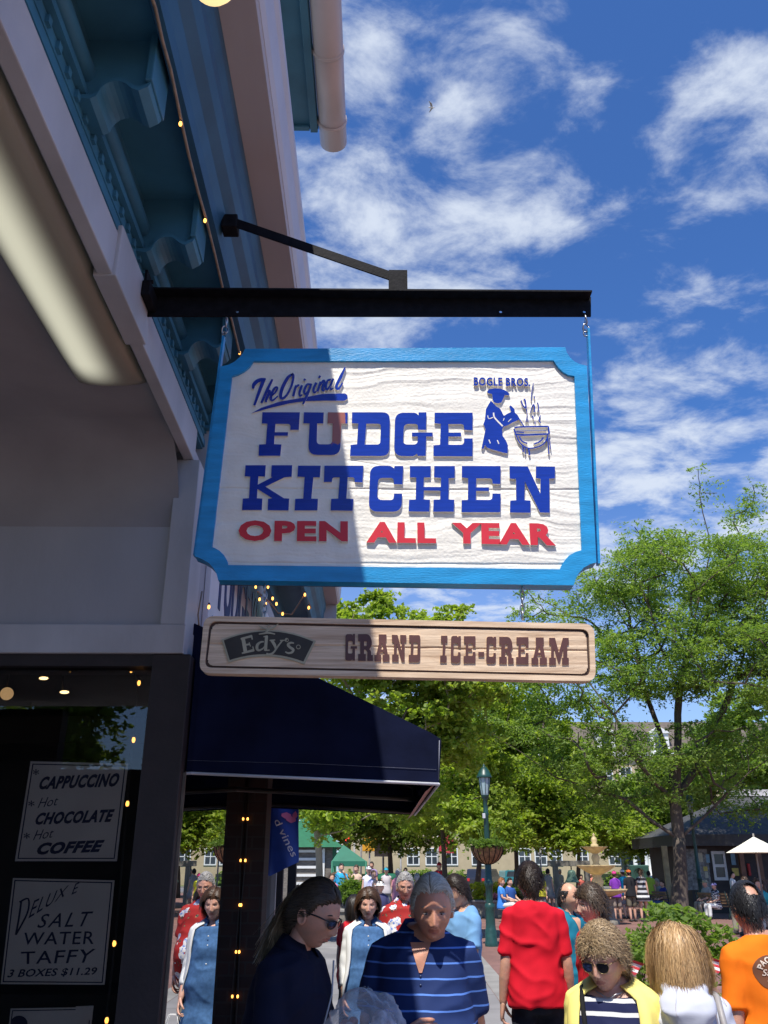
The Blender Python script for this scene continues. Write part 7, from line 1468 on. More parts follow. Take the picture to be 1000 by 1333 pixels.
            if top['collar'] == 'polo' and lod == 0:
                sh = [o_ for o_ in root.children if o_.name.startswith(top.get('name', 'shirt'))][0]; bv = BVHTree.FromPolygons([tuple(v.co) for v in sh.data.vertices], [tuple(p.vertices) for p in sh.data.polygons])
                def lay(x_, z_, lift):
                    h_ = bv.ray_cast(Vector((x_, -.8, z_)), Vector((0, 1, 0))); return (h_[0] + Vector((0, -lift, 0))) if h_[0] else Vector(bend([(x_, -.08, z_)])[0])
                zt_ = bend([(0, -.06, 1.478)])[0][2]; mb = MB(); nx, nz = 7, 9; vs = []
                for j in range(nz):
                    q_ = j / (nz - 1); hw = .006 + .036 * (1 - q_)
                    for i in range(nx): vs.append(lay(hw * (2 * i / (nx - 1) - 1), zt_ - .004 - .105 * q_, .0035))
                mb.add(vs, [(j * nx + i, j * nx + i + 1, (j + 1) * nx + i + 1, (j + 1) * nx + i) for j in range(nz - 1) for i in range(nx - 1)], 0, True); mb.build('open_neck', [sk], root, local=True)
                mb = MB()
                for k_b in range(2): mb.ball(lay(0, zt_ - .122 - .03 * k_b, .002), (.005, .003, .005), 8)
                mb.build('button', [mat('button_dark', (.02, .03, .08), .3)], root, local=True)
    if shoes and not skip_legs:
        sm_ = mat('shoe_%d_%d' % (int(shoes[0] * 100), int(shoes[2] * 100)), shoes, .5)
        for q in 'LR': an = LG[q][2]; mb = MB(); limb(mb, [(an.x, an.y + .05, .045), (an.x, an.y - .03, .05), (an.x, an.y - .15, .038)], [.040, .046, .036], 10, 3); mb.build('shoe', [sm_], root, local=True)
    root['_s'] = s
    return dict(root=root, body=body, A=A, S=S_, T=Tm, bend=bend, s=s, tor=T, rz=rz, dz=dz)
def loc2world(P, p): return P['root'].matrix_basis @ Vector(p)
# ================================================================ people: wardrobe and poses
def stripe_mat(name, base, line, period, width, off=0.0, wob=.004, rough=.8):
    m = bpy.data.materials.new(name); m.use_nodes = True; N, L = new_nodes(m.node_tree); out = N.new('ShaderNodeOutputMaterial'); p = N.new('ShaderNodeBsdfPrincipled'); L.new(p.outputs[0], out.inputs[0]); p.inputs['Roughness'].default_value = rough; p.inputs['Specular IOR Level'].default_value = .2
    tc = N.new('ShaderNodeTexCoord'); sx = N.new('ShaderNodeSeparateXYZ'); L.new(tc.outputs['Object'], sx.inputs[0]); n = N.new('ShaderNodeTexNoise'); n.inputs['Scale'].default_value = 6; L.new(tc.outputs['Object'], n.inputs[0])
    a = N.new('ShaderNodeMath'); a.operation = 'MULTIPLY_ADD'; L.new(n.outputs[0], a.inputs[0]); a.inputs[1].default_value = wob * 4; L.new(sx.outputs[2], a.inputs[2])
    b = N.new('ShaderNodeMath'); b.operation = 'ADD'; L.new(a.outputs[0], b.inputs[0]); b.inputs[1].default_value = off + 10 * period
    c = N.new('ShaderNodeMath'); c.operation = 'MODULO'; L.new(b.outputs[0], c.inputs[0]); c.inputs[1].default_value = period
    d = N.new('ShaderNodeMath'); d.operation = 'LESS_THAN'; L.new(c.outputs[0], d.inputs[0]); d.inputs[1].default_value = width
    mx = N.new('ShaderNodeMix'); mx.data_type = 'RGBA'; L.new(d.outputs[0], mx.inputs[0]); mx.inputs[6].default_value = (*base, 1); mx.inputs[7].default_value = (*line, 1); L.new(mx.outputs[2], p.inputs['Base Color'])
    n2 = N.new('ShaderNodeTexNoise'); n2.inputs['Scale'].default_value = 500; L.new(tc.outputs['Object'], n2.inputs[0]); bp = N.new('ShaderNodeBump'); bp.inputs['Strength'].default_value = .15; bp.inputs['Distance'].default_value = .002; L.new(n2.outputs[0], bp.inputs['Height']); L.new(bp.outputs[0], p.inputs['Normal']); return m
def floral_mat(name, base):
    m = bpy.data.materials.new(name); m.use_nodes = True; N, L = new_nodes(m.node_tree); out = N.new('ShaderNodeOutputMaterial'); p = N.new('ShaderNodeBsdfPrincipled'); L.new(p.outputs[0], out.inputs[0]); p.inputs['Roughness'].default_value = .75; p.inputs['Specular IOR Level'].default_value = .2
    tc = N.new('ShaderNodeTexCoord'); cur = None
    def layer(prev, scale, thr, col1, col2, dist):
        n = N.new('ShaderNodeTexNoise'); n.inputs['Scale'].default_value = 28; L.new(tc.outputs['Object'], n.inputs[0]); vm = N.new('ShaderNodeVectorMath'); vm.operation = 'MULTIPLY_ADD'; L.new(n.outputs['Color'], vm.inputs[0]); vm.inputs[1].default_value = (dist,) * 3; L.new(tc.outputs['Object'], vm.inputs[2])
        v = N.new('ShaderNodeTexVoronoi'); v.inputs['Scale'].default_value = scale; L.new(vm.outputs[0], v.inputs['Vector'])
        lt = N.new('ShaderNodeMath'); lt.operation = 'LESS_THAN'; L.new(v.outputs['Distance'], lt.inputs[0]); lt.inputs[1].default_value = thr
        v2 = N.new('ShaderNodeTexVoronoi'); v2.inputs['Scale'].default_value = scale * 4.5; L.new(vm.outputs[0], v2.inputs['Vector']); cr = N.new('ShaderNodeValToRGB'); L.new(v2.outputs['Distance'], cr.inputs[0]); cr.color_ramp.elements[0].position = .25; cr.color_ramp.elements[1].position = .5; cr.color_ramp.elements[0].color = (*col1, 1); cr.color_ramp.elements[1].color = (*col2, 1)
        mx = N.new('ShaderNodeMix'); mx.data_type = 'RGBA'; L.new(lt.outputs[0], mx.inputs[0]); mx.inputs[7].default_value = (0, 0, 0, 1); L.new(cr.outputs[0], mx.inputs[7])
        if prev is None: mx.inputs[6].default_value = (*base, 1)
        else: L.new(prev, mx.inputs[6])
        return mx.outputs[2]
    c = layer(None, 17, .24, (.40, .22, .10), (.03, .05, .05), .10); c = layer(c, 9.5, .36, (.10, .19, .50), (.62, .60, .58), .05); L.new(c, p.inputs['Base Color']); return m
def cloth(name, col, rough=.85, var=.08, bump=.1, bs=350, vs=5): return mat('cloth_' + name, col, rough, var, vs, bump=bump, bs=bs, spec=.2)
polo_m = stripe_mat('cloth_polo_stripes', (.014, .030, .11), (.10, .22, .62), .053, .0065, .02)
breton = stripe_mat('cloth_navy_white_stripes', (.012, .016, .06), (.62, .62, .62), .052, .017, .0)
navy_c = cloth('navy', (.008, .010, .028)); denim = cloth('denim', (.060, .14, .29), var=.14, vs=40); white_c = cloth('white_knit', (.72, .72, .70)); red_c = cloth('red_tee', (.58, .008, .022)); jean_d = cloth('dark_jeans', (.016, .018, .028), var=.3, vs=14)
teal_c = cloth('teal_polo', (.012, .16, .23)); floral = floral_mat('cloth_red_floral', (.34, .022, .020)); khaki = cloth('khaki', (.36, .31, .23)); orange_c = cloth('orange_tee', (.85, .18, .008)); yellow_c = cloth('yellow_knit', (.86, .74, .22)); hood_c = cloth('white_hoodie', (.50, .52, .60)); lblue = cloth('light_blue_tee', (.16, .33, .55)); dred = cloth('red_print_tee', (.55, .02, .03), var=.25, vs=9)
H_white = dict(name='hair_white', c1=(.36, .33, .27), c2=(.70, .65, .55), vol=.008, len=.055, n=4200, flow=(.25, .9, -.2), grav=.4, lift=.06, mess=.16, w=.0011, line=[.078, .074, .054, .010, -.030, .010, -.045, -.080], top=.3)
H_crop_grey = dict(name='hair_grey_crop', c1=(.22, .21, .20), c2=(.45, .43, .41), vol=.007, len=.022, n=1400, flow=(0, .7, -.3), grav=.3, lift=.5, w=.0018, line=[.064, .060, .046, .006, -.025, .008, -.045, -.080])
H_dark = dict(name='hair_dark_brown', c1=(.014, .009, .006), c2=(.045, .028, .018), vol=.012, len=.045, n=3600, flow=(.15, .5, -.5), grav=.4, lift=.4, mess=.4, w=.0015, top=.5, lump=.35)
H_black_bald = dict(name='hair_black', c1=(.006, .006, .007), c2=(.03, .029, .03), vol=.012, len=.036, n=3400, flow=(0, .5, -.8), grav=.5, lift=.12, w=.0014, line=[.066, .064, .050, .012, -.030, .012, -.035, -.062], bald=(.060, .03, .082), bw=.024, lump=.1)
H_bob = dict(name='hair_brown_bob', c1=(.035, .018, .010), c2=(.11, .055, .028), vol=.018, len=.135, n=5000, flow=(0, .25, -.9), whorl=6, grav=.8, lift=.10, w=.0015, mess=.2, fringe=.036, line=[.052, .050, .040, -.01, -.04, -.02, -.05, -.09], keep=1.0)
H_curl = dict(name='hair_frosted_curls', c1=(.17, .11, .06), c2=(.50, .36, .20), vol=.024, len=.055, n=7500, flow=(0, .35, -.55), grav=.45, lift=.5, w=.0012, mess=.7, curl=.0055, fringe=.026, face=52, lump=.5, top=.35, line=[.050, .048, .040, .004, -.02, .004, -.05, -.088], keep=.42, capk=.6, segs=7)
H_blond = dict(name='hair_long_fair', c1=(.30, .165, .070), c2=(.62, .42, .21), vol=.016, len=.23, n=9500, flow=(0, .30, -.9), whorl=4, grav=.9, lift=.10, w=.0013, mess=.22, fringe=.04, line=[.055, .052, .040, -.01, -.04, -.03, -.06, -.095], keep=1.0, segs=8, lump=.2, neckz=.55, curl=.0034)
H_pony = dict(name='hair_dark_brown_tied', c1=(.025, .017, .011), c2=(.09, .062, .038), vol=.009, len=.06, n=3600, flow=(0, 1.0, -.1), grav=.25, lift=.0, w=.0012, mess=.08, lump=.05, line=[.064, .060, .046, .012, -.012, .0, -.05, -.085])
H_teen = dict(name='hair_teen_brown', c1=(.035, .024, .015), c2=(.12, .08, .05), vol=.018, len=.07, n=2800, flow=(.2, .2, -.6), grav=.5, lift=.45, w=.0022, mess=.5, line=[.045, .045, .036, .0, -.035, .006, -.045, -.085], lump=.4)
H_asian = dict(name='hair_black_short', c1=(.008, .007, .007), c2=(.04, .036, .034), vol=.008, len=.03, n=1500, flow=(0, .6, -.5), grav=.4, lift=.25, w=.002, bald=(.052, -.1, .03), bw=.07)
def cardigan(P, m, hem=.78, gap=(62, 40), sleeve=2.0, inf=.030, name='cardigan', loose=.012, collar_z=1.47):
    """open-fronted knit: a shell round the torso that leaves the front clear; gap is its half angle at hem and neck"""
    bend = P['bend']; T = [(hem, P['tor'][0][1] + .012, P['tor'][0][2] + .02, 0)] + [t for t in P['tor'] if hem < t[0] < collar_z] ; n = 40; rings = []; r = np.random.default_rng(5)
    for (z, rx, ry, cy) in T:
        q = (z - hem) / (collar_z - hem); g = R(gap[0] * (1 - q) + gap[1] * q); a0 = -math.pi / 2 + g; a1 = 1.5 * math.pi - g; k = inf + loose * max(0, min(1, (1.3 - z) / .35))
        rg = sring(z, rx + k, ry + k, cy, n=n, a0=a0, a1=a1); rings.append(bend([(p[0] * (1 + .03 * math.sin(j * 1.3 + z * 9)), p[1] + .008 * math.sin(j * .9 + z * 7), p[2]) for j, p in enumerate(rg)]))
    z, rx, ry, cy = P['tor'][-2]; g = R(gap[1] - 6); rings.append(bend(sring(1.492, rx + .012, ry + .014, cy, n=n, a0=-math.pi / 2 + g, a1=1.5 * math.pi - g)))
    mb = MB(); loft(mb, rings, closed=False, cap=False); o = mb.build(name, [m], P['root'], local=True, fix=False); md = o.modifiers.new('s', 'SOLIDIFY'); md.thickness = .008; md.offset = 0
    mb = MB()
    for q in 'LR':
        e, w = P['A'][q]; S_ = P['S'][q]; inw = Vector((-.06 if q == 'L' else .06, 0, .012)); en = e.lerp(w, sleeve - 1) if sleeve > 1 else S_.lerp(e, sleeve)
        pts = [S_ + inw, S_ + Vector((0, 0, .006)), S_.lerp(e, .5), e, en] if sleeve > 1 else [S_ + inw, S_ + Vector((0, 0, .006)), S_.lerp(en, .5), en]; rd = [.056, .062, .058, .053, .048][:len(pts)]; limb(mb, pts, rd, 16, 5)
    v, n_, f = remesh(mb.v, mb.f, .010, 3); w1 = vnoise(v[:, 0] * 20 + v[:, 2] * 12, v[:, 2] * 22 + v[:, 1] * 8, 3) - .5; v = v + n_ * (w1 * .009)[:, None]; mesh_np('sleeves', v, f, [m], o, local=True); return o
def rel(P, dx, dy, dz): return P['root'].location + Vector((dx, dy, dz))
def strap(P, name, pts, w, m, th=.004, parent=None, label=None):
    mb = MB(); mb.tube(pts, w / 2, 8); o = mb.build(name, [m], parent or P['root'], local=True); return o

# ---- near group
P1 = person('old man with combed white hair in a blue striped polo shirt, looking down', 558, 1129, 3.95, R(-6), hd=(.045, -.045, -.050), skin=(0.557, 0.281, 0.186), hair=H_white, age=1.0, jaw=1.18, nose=1.25, brows=(.30, .27, .22), belly=.13, wide=1.02, Hh=1.735,
    head=(14, 6, 0), lean=.10, top=dict(m=polo_m, collar='polo', sleeve=.72, hem=.80, flare=.022, loose=.02, name='polo_shirt'), bottom=dict(m=cloth('grey_shorts', (.13, .13, .14)), len=.5, name='shorts'), seed=2, xoff=-.03,
    arms={'R': [(-.222, -.02, 1.10), (-.045, -.27, 1.12)], 'L': [(.212, .04, 1.10), (.225, -.03, .85)]}, hand_pose={'R': dict(n=(.1, .95, -.25), d=(.85, -.32, .12), curl=(.85, 1.1, .7), thumb=.7)})
P2 = person('woman in dark navy with a fair ponytail and black sunglasses, head bowed', 404, 1147, 3.7, R(64), skin=(0.545, 0.305, 0.218), fem=True, hair=H_pony, head=(20, 4, 0), lean=.26, jaw=1.12, age=.5, wide=1.14, belly=.10, seed=3, Hh=1.715, xoff=-.14,
    top=dict(m=navy_c, collar='flat', sleeve=.8, hem=.80, name='jacket', flare=.02, loose=.02), bottom=dict(m=jean_d), shades=('wrap', (.01, .01, .012)), arms={'L': [(.20, -.13, 1.14), (.08, -.36, 1.06)], 'R': [(-.20, -.13, 1.12), (-.06, -.36, 1.02)]}, hand_pose={'L': dict(n=(-.5, 0, -.8), d=(-.2, -1, .1), curl=(.7, .8, .6)), 'R': dict(n=(.5, 0, .8), d=(.2, -1, .1), curl=(.6, .8, .6))})
# the ponytail
T_ = P2['T']; r = np.random.default_rng(9); n = 1500; A_all = []; 
b0 = np.array([0, .100, .035]); base = b0 + r.normal(0, 1, (n, 3)) * np.array([.010, .004, .012]); tip = np.stack([r.normal(0, .030, n), .125 + r.normal(0, .020, n), -.20 + r.uniform(-.05, .08, n)], 1); mid = np.stack([base[:, 0] * 2 + r.normal(0, .012, n), .145 + r.normal(0, .010, n), .0 + r.normal(0, .012, n)], 1)
w = .0012 * r.uniform(.6, 1.5, n)[:, None]; sd_ = np.stack([np.ones(n), r.normal(0, .4, n), r.normal(0, .4, n)], 1); sd_ /= np.linalg.norm(sd_, axis=1)[:, None]
for t in np.linspace(0, 1, 8): q = base * (1 - t) ** 2 + mid * 2 * t * (1 - t) + tip * t * t; A_all += [q - sd_ * w, q + sd_ * w]
A_ = np.stack(A_all, 1); Tn = np.array(T_); AV = A_.reshape(-1, 3) @ Tn[:3, :3].T + Tn[:3, 3]; FF = np.concatenate([(np.arange(n) * 16)[:, None] + np.array([[2 * i, 2 * i + 1, 2 * i + 3, 2 * i + 2]]) for i in range(7)]); mesh_np('ponytail', AV, FF, [hair_mat('hair_fair_tail', (.16, .11, .06), (.40, .30, .18))], P2['body'], local=True)
mb = MB(); mb.ball(T_ @ Vector((0, .103, .035)), .017, 10); mb.build('hair_band', [cloth('hair_band', (.03, .03, .03))], P2['body'], local=True)
mb = MB(); mb.tube([P2['bend']([p])[0] for p in ((.075, -.125, 1.42), (.060, -.160, 1.30), (.03, -.172, 1.18), (0, -.175, 1.12))], .0035, 6); mb.build('lanyard', [cloth('lanyard', (.45, .47, .5))], P2['root'], local=True)
# clear bag she holds
bagm = mat('sweet_wrappers', (.40, .30, .32), .4, .5, 30, col2=(.55, .52, .55), bump=.8, bs=60); pinkm = mat('pink_wrapped_sweets', (.42, .20, .19), .5, .3, 14)
bp_ = W(474, 1345, 2.95); t = thing('plastic_bag', 'crumpled clear plastic bag with pink sweets held at the bottom edge', 'bag', bp_)
V_, F_h, ix = head_grid(48, 36); rr_ = 1 + .22 * (vnoise(V_[:, 0] * 3 + 5, V_[:, 2] * 3 + V_[:, 1] * 2, 4) - .5) + .22 * (1 - np.abs(2 * vnoise(V_[:, 0] * 5 + V_[:, 1] * 4, V_[:, 2] * 6, 8) - 1)); 
bgl = bpy.data.materials.new('clear_bag_film'); bgl.use_nodes = True; N_, L_n = new_nodes(bgl.node_tree); out = N_.new('ShaderNodeOutputMaterial'); pb = N_.new('ShaderNodeBsdfPrincipled'); pb.inputs['Base Color'].default_value = (.62, .62, .66, 1); pb.inputs['Roughness'].default_value = .22; tb = N_.new('ShaderNodeBsdfTransparent'); tb.inputs[0].default_value = (.92, .92, .94, 1); lw = N_.new('ShaderNodeLayerWeight'); lw.inputs[0].default_value = .35; mr_ = N_.new('ShaderNodeMapRange'); L_n.new(lw.outputs['Facing'], mr_.inputs[0]); mr_.inputs[3].default_value = .22; mr_.inputs[4].default_value = .75; ms_ = N_.new('ShaderNodeMixShader'); L_n.new(mr_.outputs[0], ms_.inputs[0]); L_n.new(tb.outputs[0], ms_.inputs[1]); L_n.new(pb.outputs[0], ms_.inputs[2]); L_n.new(ms_.outputs[0], out.inputs[0])
mesh_np('bag_film', V_ * rr_[:, None] * np.array([.105, .08, .10]) + np.array(bp_), F_h, [bgl], t); mesh_np('wrapped_sweets', V_ * (rr_ * 1.0)[:, None] * np.array([.040, .05, .060]) + np.array(bp_) + np.array([.055, 0, -.01]), F_h, [bagm], t)
mb = MB(); r = np.random.default_rng(2)
for k in range(22): q = r.normal(0, 1, 3) * np.array([.022, .016, .020]); mb.ball(bp_ + Vector((-.035, 0, -.02)) + Vector(q), (.016, .013, .014), 8, k % 2)
mb.build('sweets', [pinkm, mat('pale_sweets', (.62, .48, .44), .5, .3, 20)], t)
P8 = person('woman in a yellow cardigan with frosted curly hair and aviator sunglasses', 789, 1187, 3.85, R(-24), skin=(0.603, 0.342, 0.243), fem=True, hair=H_curl, head=(12, -14, 0), hd=(0, -.03, -.055), jaw=1.15, age=.9, wide=1.2, hscale=1.08, belly=.06, seed=4, shades=('aviator', (.30, .22, .10)),
    top=dict(m=breton, sleeve=.3, hem=.82, ztop=1.44, name='striped_top', wr=.003, drop=.03), bottom=dict(m=jean_d))
cardigan(P8, yellow_c, gap=(50, 33), sleeve=1.9)
strap(P8, 'bag_strap', [P8['bend']([p])[0] for p in ((-.125, .05, 1.45), (-.128, -.04, 1.465), (-.115, -.115, 1.40), (-.10, -.155, 1.28), (-.11, -.175, 1.10), (-.16, -.17, .90))], .022, cloth('black_strap', (.012, .012, .012)))
mb = MB(); mb.tube([P8['bend']([(.066 * math.sin(a), -.018 - .062 * math.cos(a) - .02, 1.475 - .060 * max(0, math.cos(a)) ** 2)])[0] for a in np.linspace(-2.2, 2.2, 30)], .0028, 6); mb.build('necklace', [galv], P8['root'], local=True)
def ear_hood(mb, bend):
    rings = []
    for i, (z, k, y) in enumerate(((1.33, .03, .115), (1.35, .075, .135), (1.40, .115, .140), (1.44, .115, .118), (1.47, .085, .085))): rings.append(bend(sring(z, k, .055, y, n=20)))
    loft(mb, rings)
    pts = bend([(.085 * math.cos(a), .03 + .085 * math.sin(a), 1.485 - .02 * math.sin(a)) for a in np.linspace(-1.3, 4.4, 14)]); mb.tube(pts, .026, 10)
P9 = person('woman with long fair hair in a white hooded top, seen from behind', 881, 1198, 3.8, R(166), skin=(0.603, 0.354, 0.256), fem=True, hair=H_blond, head=(4, 0, 0), wide=1.08, seed=5, eyes=False, top=dict(m=hood_c, sleeve=1.95, hem=.80, extra=ear_hood, name='hooded_top', loose=.02, wr=.008), bottom=dict(m=jean_d))
gbag = mat('grey_leather', (.30, .28, .27), .5, .08, 12, bump=.1, bs=90)
strap(P9, 'bag_strap', [P9['bend']([p])[0] for p in ((-.12, -.10, 1.38), (-.135, -.02, 1.475), (-.14, .06, 1.45), (-.15, .115, 1.34), (-.16, .13, 1.22))], .028, gbag)
sb = loc2world(P9, (-.18, .15, 1.07)); t = thing('shoulder_bag', 'pale grey leather shoulder bag on the fair-haired woman', 'bag', sb); mb = MB(); mb.box(sb + Vector((-.10, -.05, -.13)), sb + Vector((.13, .05, .12)), bev=.03); mb.build('bag_body', [gbag], t); mb = MB(); mb.box(sb + Vector((-.105, -.056, .02)), sb + Vector((.135, -.048, .125)), bev=.01); mb.build('bag_flap', [gbag], t)
P10 = person('man in an orange T-shirt with dark thinning hair, seen from behind', 978, 1141, 4.6, R(197), xoff=.0, hd=(.025, -.008, -.02), skin=(0.522, 0.293, 0.205), hair=H_black_bald, head=(4, -12, 0), wide=1.08, seed=6, eyes=False, top=dict(m=orange_c, sleeve=.78, hem=.78, flare=.022, loose=.02, name='t_shirt'), bottom=dict(m=jean_d))
P5 = person('man in a bright red T-shirt with short dark hair, seen from behind', 685, 1119, 6.6, R(178), skin=(0.580, 0.329, 0.230), hair=H_dark, head=(3, 8, 0), wide=1.0, seed=7, eyes=False, top=dict(m=red_c, sleeve=.80, hem=.84, flare=.008, loose=.026, name='t_shirt', wr=.008), bottom=dict(m=jean_d), xoff=.03, arms={'R': [(-.208, .03, 1.10), (-.225, -.03, .85)], 'L': [(.208, .03, 1.10), (.235, -.02, .85)]})
P3 = person('woman with a brown bob in a denim dress and white cardigan', 479, 1152, 7.4, R(3), skin=(0.638, 0.378, 0.282), fem=True, hair=H_bob, head=(6, 0, 0), seed=8, wide=1.08, belly=.05, top=dict(m=denim, sleeve=0, hem=.82, skirt=.50, name='denim_dress', collar='flat', wr=.007, ztop=1.455, drop=.035), arms={'R': [(-.195, .01, 1.11), (-.205, -.06, .88)], 'L': [(.195, .01, 1.11), (.21, -.10, .88)]})
cardigan(P3, white_c, hem=.70, gap=(70, 42), sleeve=1.55)
mb = MB()
for k in range(9): mb.ball(P3['bend']([(.0, -.128 - .012 * math.sin(k * .4) - .012, 1.36 - .07 * k)])[0], (.007, .004, .007), 8)
mb.build('button', [mat('button_white', (.7, .7, .68), .3)], P3['root'], local=True)
wb = loc2world(P3, (.245, -.14, .62)); t = thing('paper_bag', 'white paper shopping bag hanging from the hand of the woman in denim', 'bag', wb); wp = mat('white_paper', (.72, .72, .70), .7, .04); s = P3['s']
mb = MB(); mb.box(wb + Vector((-.11, -.06, -.24)), wb + Vector((.11, .06, .05)), bev=.008); mb.build('bag_body', [wp], t); mb = MB()
for y in (-.05, .05): mb.tube([wb + Vector((-.06, y, .05)), wb + Vector((-.03, y * .4, .14)), wb + Vector((.03, y * .4, .14)), wb + Vector((.06, y, .05))], .004, 6)
mb.build('handle', [wp], t)
P4 = person('man with cropped grey hair and spectacles in a red floral shirt', 527, 1131, 8.6, R(4), skin=(0.557, 0.305, 0.218), hair=H_crop_grey, head=(8, 0, 0), seed=9, age=.8, jaw=1.15, wide=1.10, belly=.10, top=dict(m=floral, collar='flat', sleeve=.75, hem=.76, flare=.02, loose=.03, name='floral_shirt'), bottom=dict(m=khaki, len=.5, name='shorts'), shades=('specs', (.03, .03, .03)))
P6 = person('older man with receding black hair in a teal polo shirt', 737, 1144, 7.9, R(38), skin=(0.580, 0.342, 0.218), hair=H_asian, head=(4, 10, 0), seed=10, age=.8, jaw=1.2, top=dict(m=teal_c, collar='polo', sleeve=.75, hem=.80, flare=.02, name='polo_shirt'), bottom=dict(m=khaki))
P7 = person('teenager with tousled brown hair in a red shirt, seen in profile', 771, 1149, 6.25, R(-76), skin=(0.626, 0.378, 0.282), hair=H_teen, head=(0, 0, 0), seed=11, age=0, jaw=.95, top=dict(m=dred, sleeve=.72, hem=.80, flare=.02, name='t_shirt'), bottom=dict(m=denim), wide=.96)
P11 = person('man in a light blue T-shirt half hidden behind the old man in stripes', 597, 1134, 7.6, R(-62), skin=(0.580, 0.342, 0.243), hair=H_dark, head=(18, 0, 0), seed=12, top=dict(m=lblue, sleeve=.75, hem=.80, flare=.022, name='t_shirt'), bottom=dict(m=khaki, len=.5, name='shorts'), arms={'L': [(.23, -.06, 1.12), (.10, -.27, 1.22)], 'R': [(-.23, -.06, 1.12), (-.10, -.27, 1.22)]}, xoff=.02)
P12 = person('dark-haired child in red half hidden behind the woman in denim', 461, 1163, 9.2, R(150), skin=(0.522, 0.305, 0.218), fem=True, hair=dict(H_bob, name='hair_black_bob', c1=(.008, .006, .005), c2=(.03, .022, .016)), seed=13, top=dict(m=dred, sleeve=.6, hem=.8), bottom=dict(m=jean_d), eyes=False)
P13 = person('dark-haired woman half hidden between the floral shirt and the striped polo', 547, 1150, 9.3, R(-30), skin=(0.522, 0.305, 0.218), fem=True, hair=dict(H_bob, name='hair_black_bob', c1=(.008, .006, .005), c2=(.03, .022, .016)), seed=14, top=dict(m=navy_c, sleeve=.6, hem=.8), bottom=dict(m=jean_d), eyes=False)
# printed patch on the back of the orange shirt, laid on the cloth
def on_cloth(P, names, fn, mb_build):
    pass
sh = [o for o in P10['root'].children if o.name.startswith('t_shirt')][0]
bvh = BVHTree.FromPolygons([tuple(v.co) for v in sh.data.vertices], [tuple(p.vertices) for p in sh.data.polygons])
def lay(x, z, lift):
    h = bvh.ray_cast(Vector((x, .6, z)), Vector((0, -1, 0)))
    return (h[0] + Vector((0, lift, 0))) if h[0] else Vector((x, .16, z))
brown_p = mat('print_brown', (.16, .055, .022), .8); pale_p = mat('print_cream', (.72, .60, .50), .8)
cx_ = .062; cz_ = 1.325
mb = MB(); n = 26; vs = []; fs = []
for j in range(11):
    for i in range(n): a = 2 * math.pi * i / n; k = j / 10; vs.append(lay(cx_ + .085 * k * math.cos(a) * (1 + .06 * math.sin(3 * a)), cz_ + .075 * k * math.sin(a), .003))
for j in range(10): 
    for i in range(n): fs.append((j * n + i, j * n + (i + 1) % n, (j + 1) * n + (i + 1) % n, (j + 1) * n + i))
mb.add(vs, fs, 0, True); mb.build('print_patch', [brown_p], sh, local=True)
def arc_text(mb, s_, rad, a_c, span, h, flip=False):
    v, f, asp = text_mesh(s_, offset=.03, space=1.1); pts = []
    for x, y in v:
        a = a_c + (x - .5) * span * (1 if not flip else -1); q = rad + (y * h if not flip else -y * h) ; pts.append(lay(cx_ - q * math.sin(a) * 1.1, cz_ + q * math.cos(a), .0065))
    mb.add(pts, f)
mb = MB(); arc_text(mb, 'PACIFIC', .042, 0, 2.5, .026); mb.build('print_lettering', [pale_p], sh, local=True)
mb = MB(); arc_text(mb, 'PUB', -.046, 0, -1.2, .026); mb.build('print_lettering', [pale_p], sh, local=True)
mb = MB(); v, f, asp = text_mesh('Sand', shear=.3); mb.add([lay(cx_ - (x - .5) * .10, cz_ - .014 + y * .028, .0065) for x, y in v], f); mb.build('print_lettering', [pale_p], sh, local=True)

# ---- people farther off
sit_legs = .46
SK1, SK2, SK3 = (.58, .36, .26), (.50, .29, .20), (.62, .39, .30)
def cap_on(P, col, brim=True, hat=False):
    m = cloth('cap_%d_%d_%d' % tuple(int(c * 100) for c in col), col); mb = MB(); T = P['T']
    prof = [(.098, .035), (.100, .055), (.092, .085), (.066, .112), (.03, .124), (0, .127)]
    if hat: prof = [(.165, .03), (.16, .036)] + prof
    v0 = len(mb.v); mb.lathe((0, 0, 0), prof, 14); mb.v = [tuple(T @ Vector((p[0] * .86, p[1] * 1.05 + .004, p[2]))) for p in mb.v]
    if brim and not hat: mb.add([tuple(T @ Vector(p)) for p in ((-.07, -.075, .04), (.07, -.075, .04), (.055, -.165, .032), (-.055, -.165, .032), (-.07, -.075, .047), (.07, -.075, .047), (.055, -.165, .039), (-.055, -.165, .039))], [(0, 1, 2, 3), (4, 7, 6, 5), (0, 3, 7, 4), (2, 1, 5, 6), (3, 2, 6, 7)])
    mb.build('hat' if hat else 'cap', [m], P['body'], local=True)
hs = lambda nm, a, b, **k: dict(name=nm, c1=a, c2=b, **dict(dict(vol=.014, len=.06, n=260, w=.006, grav=.5), **k))
HB = hs('hair_far_brown', (.03, .018, .01), (.09, .05, .03)); HG = hs('hair_far_grey', (.3, .29, .27), (.5, .48, .45)); HK = hs('hair_far_black', (.008, .007, .006), (.03, .025, .02)); HO = hs('hair_far_auburn', (.28, .10, .03), (.45, .2, .07)); HL = hs('hair_far_long', (.04, .022, .012), (.12, .07, .04), len=.34, grav=.9, flow=(0, .3, -.9), vol=.02, neckz=.45)
GP = 'visitors in the background of the plaza'
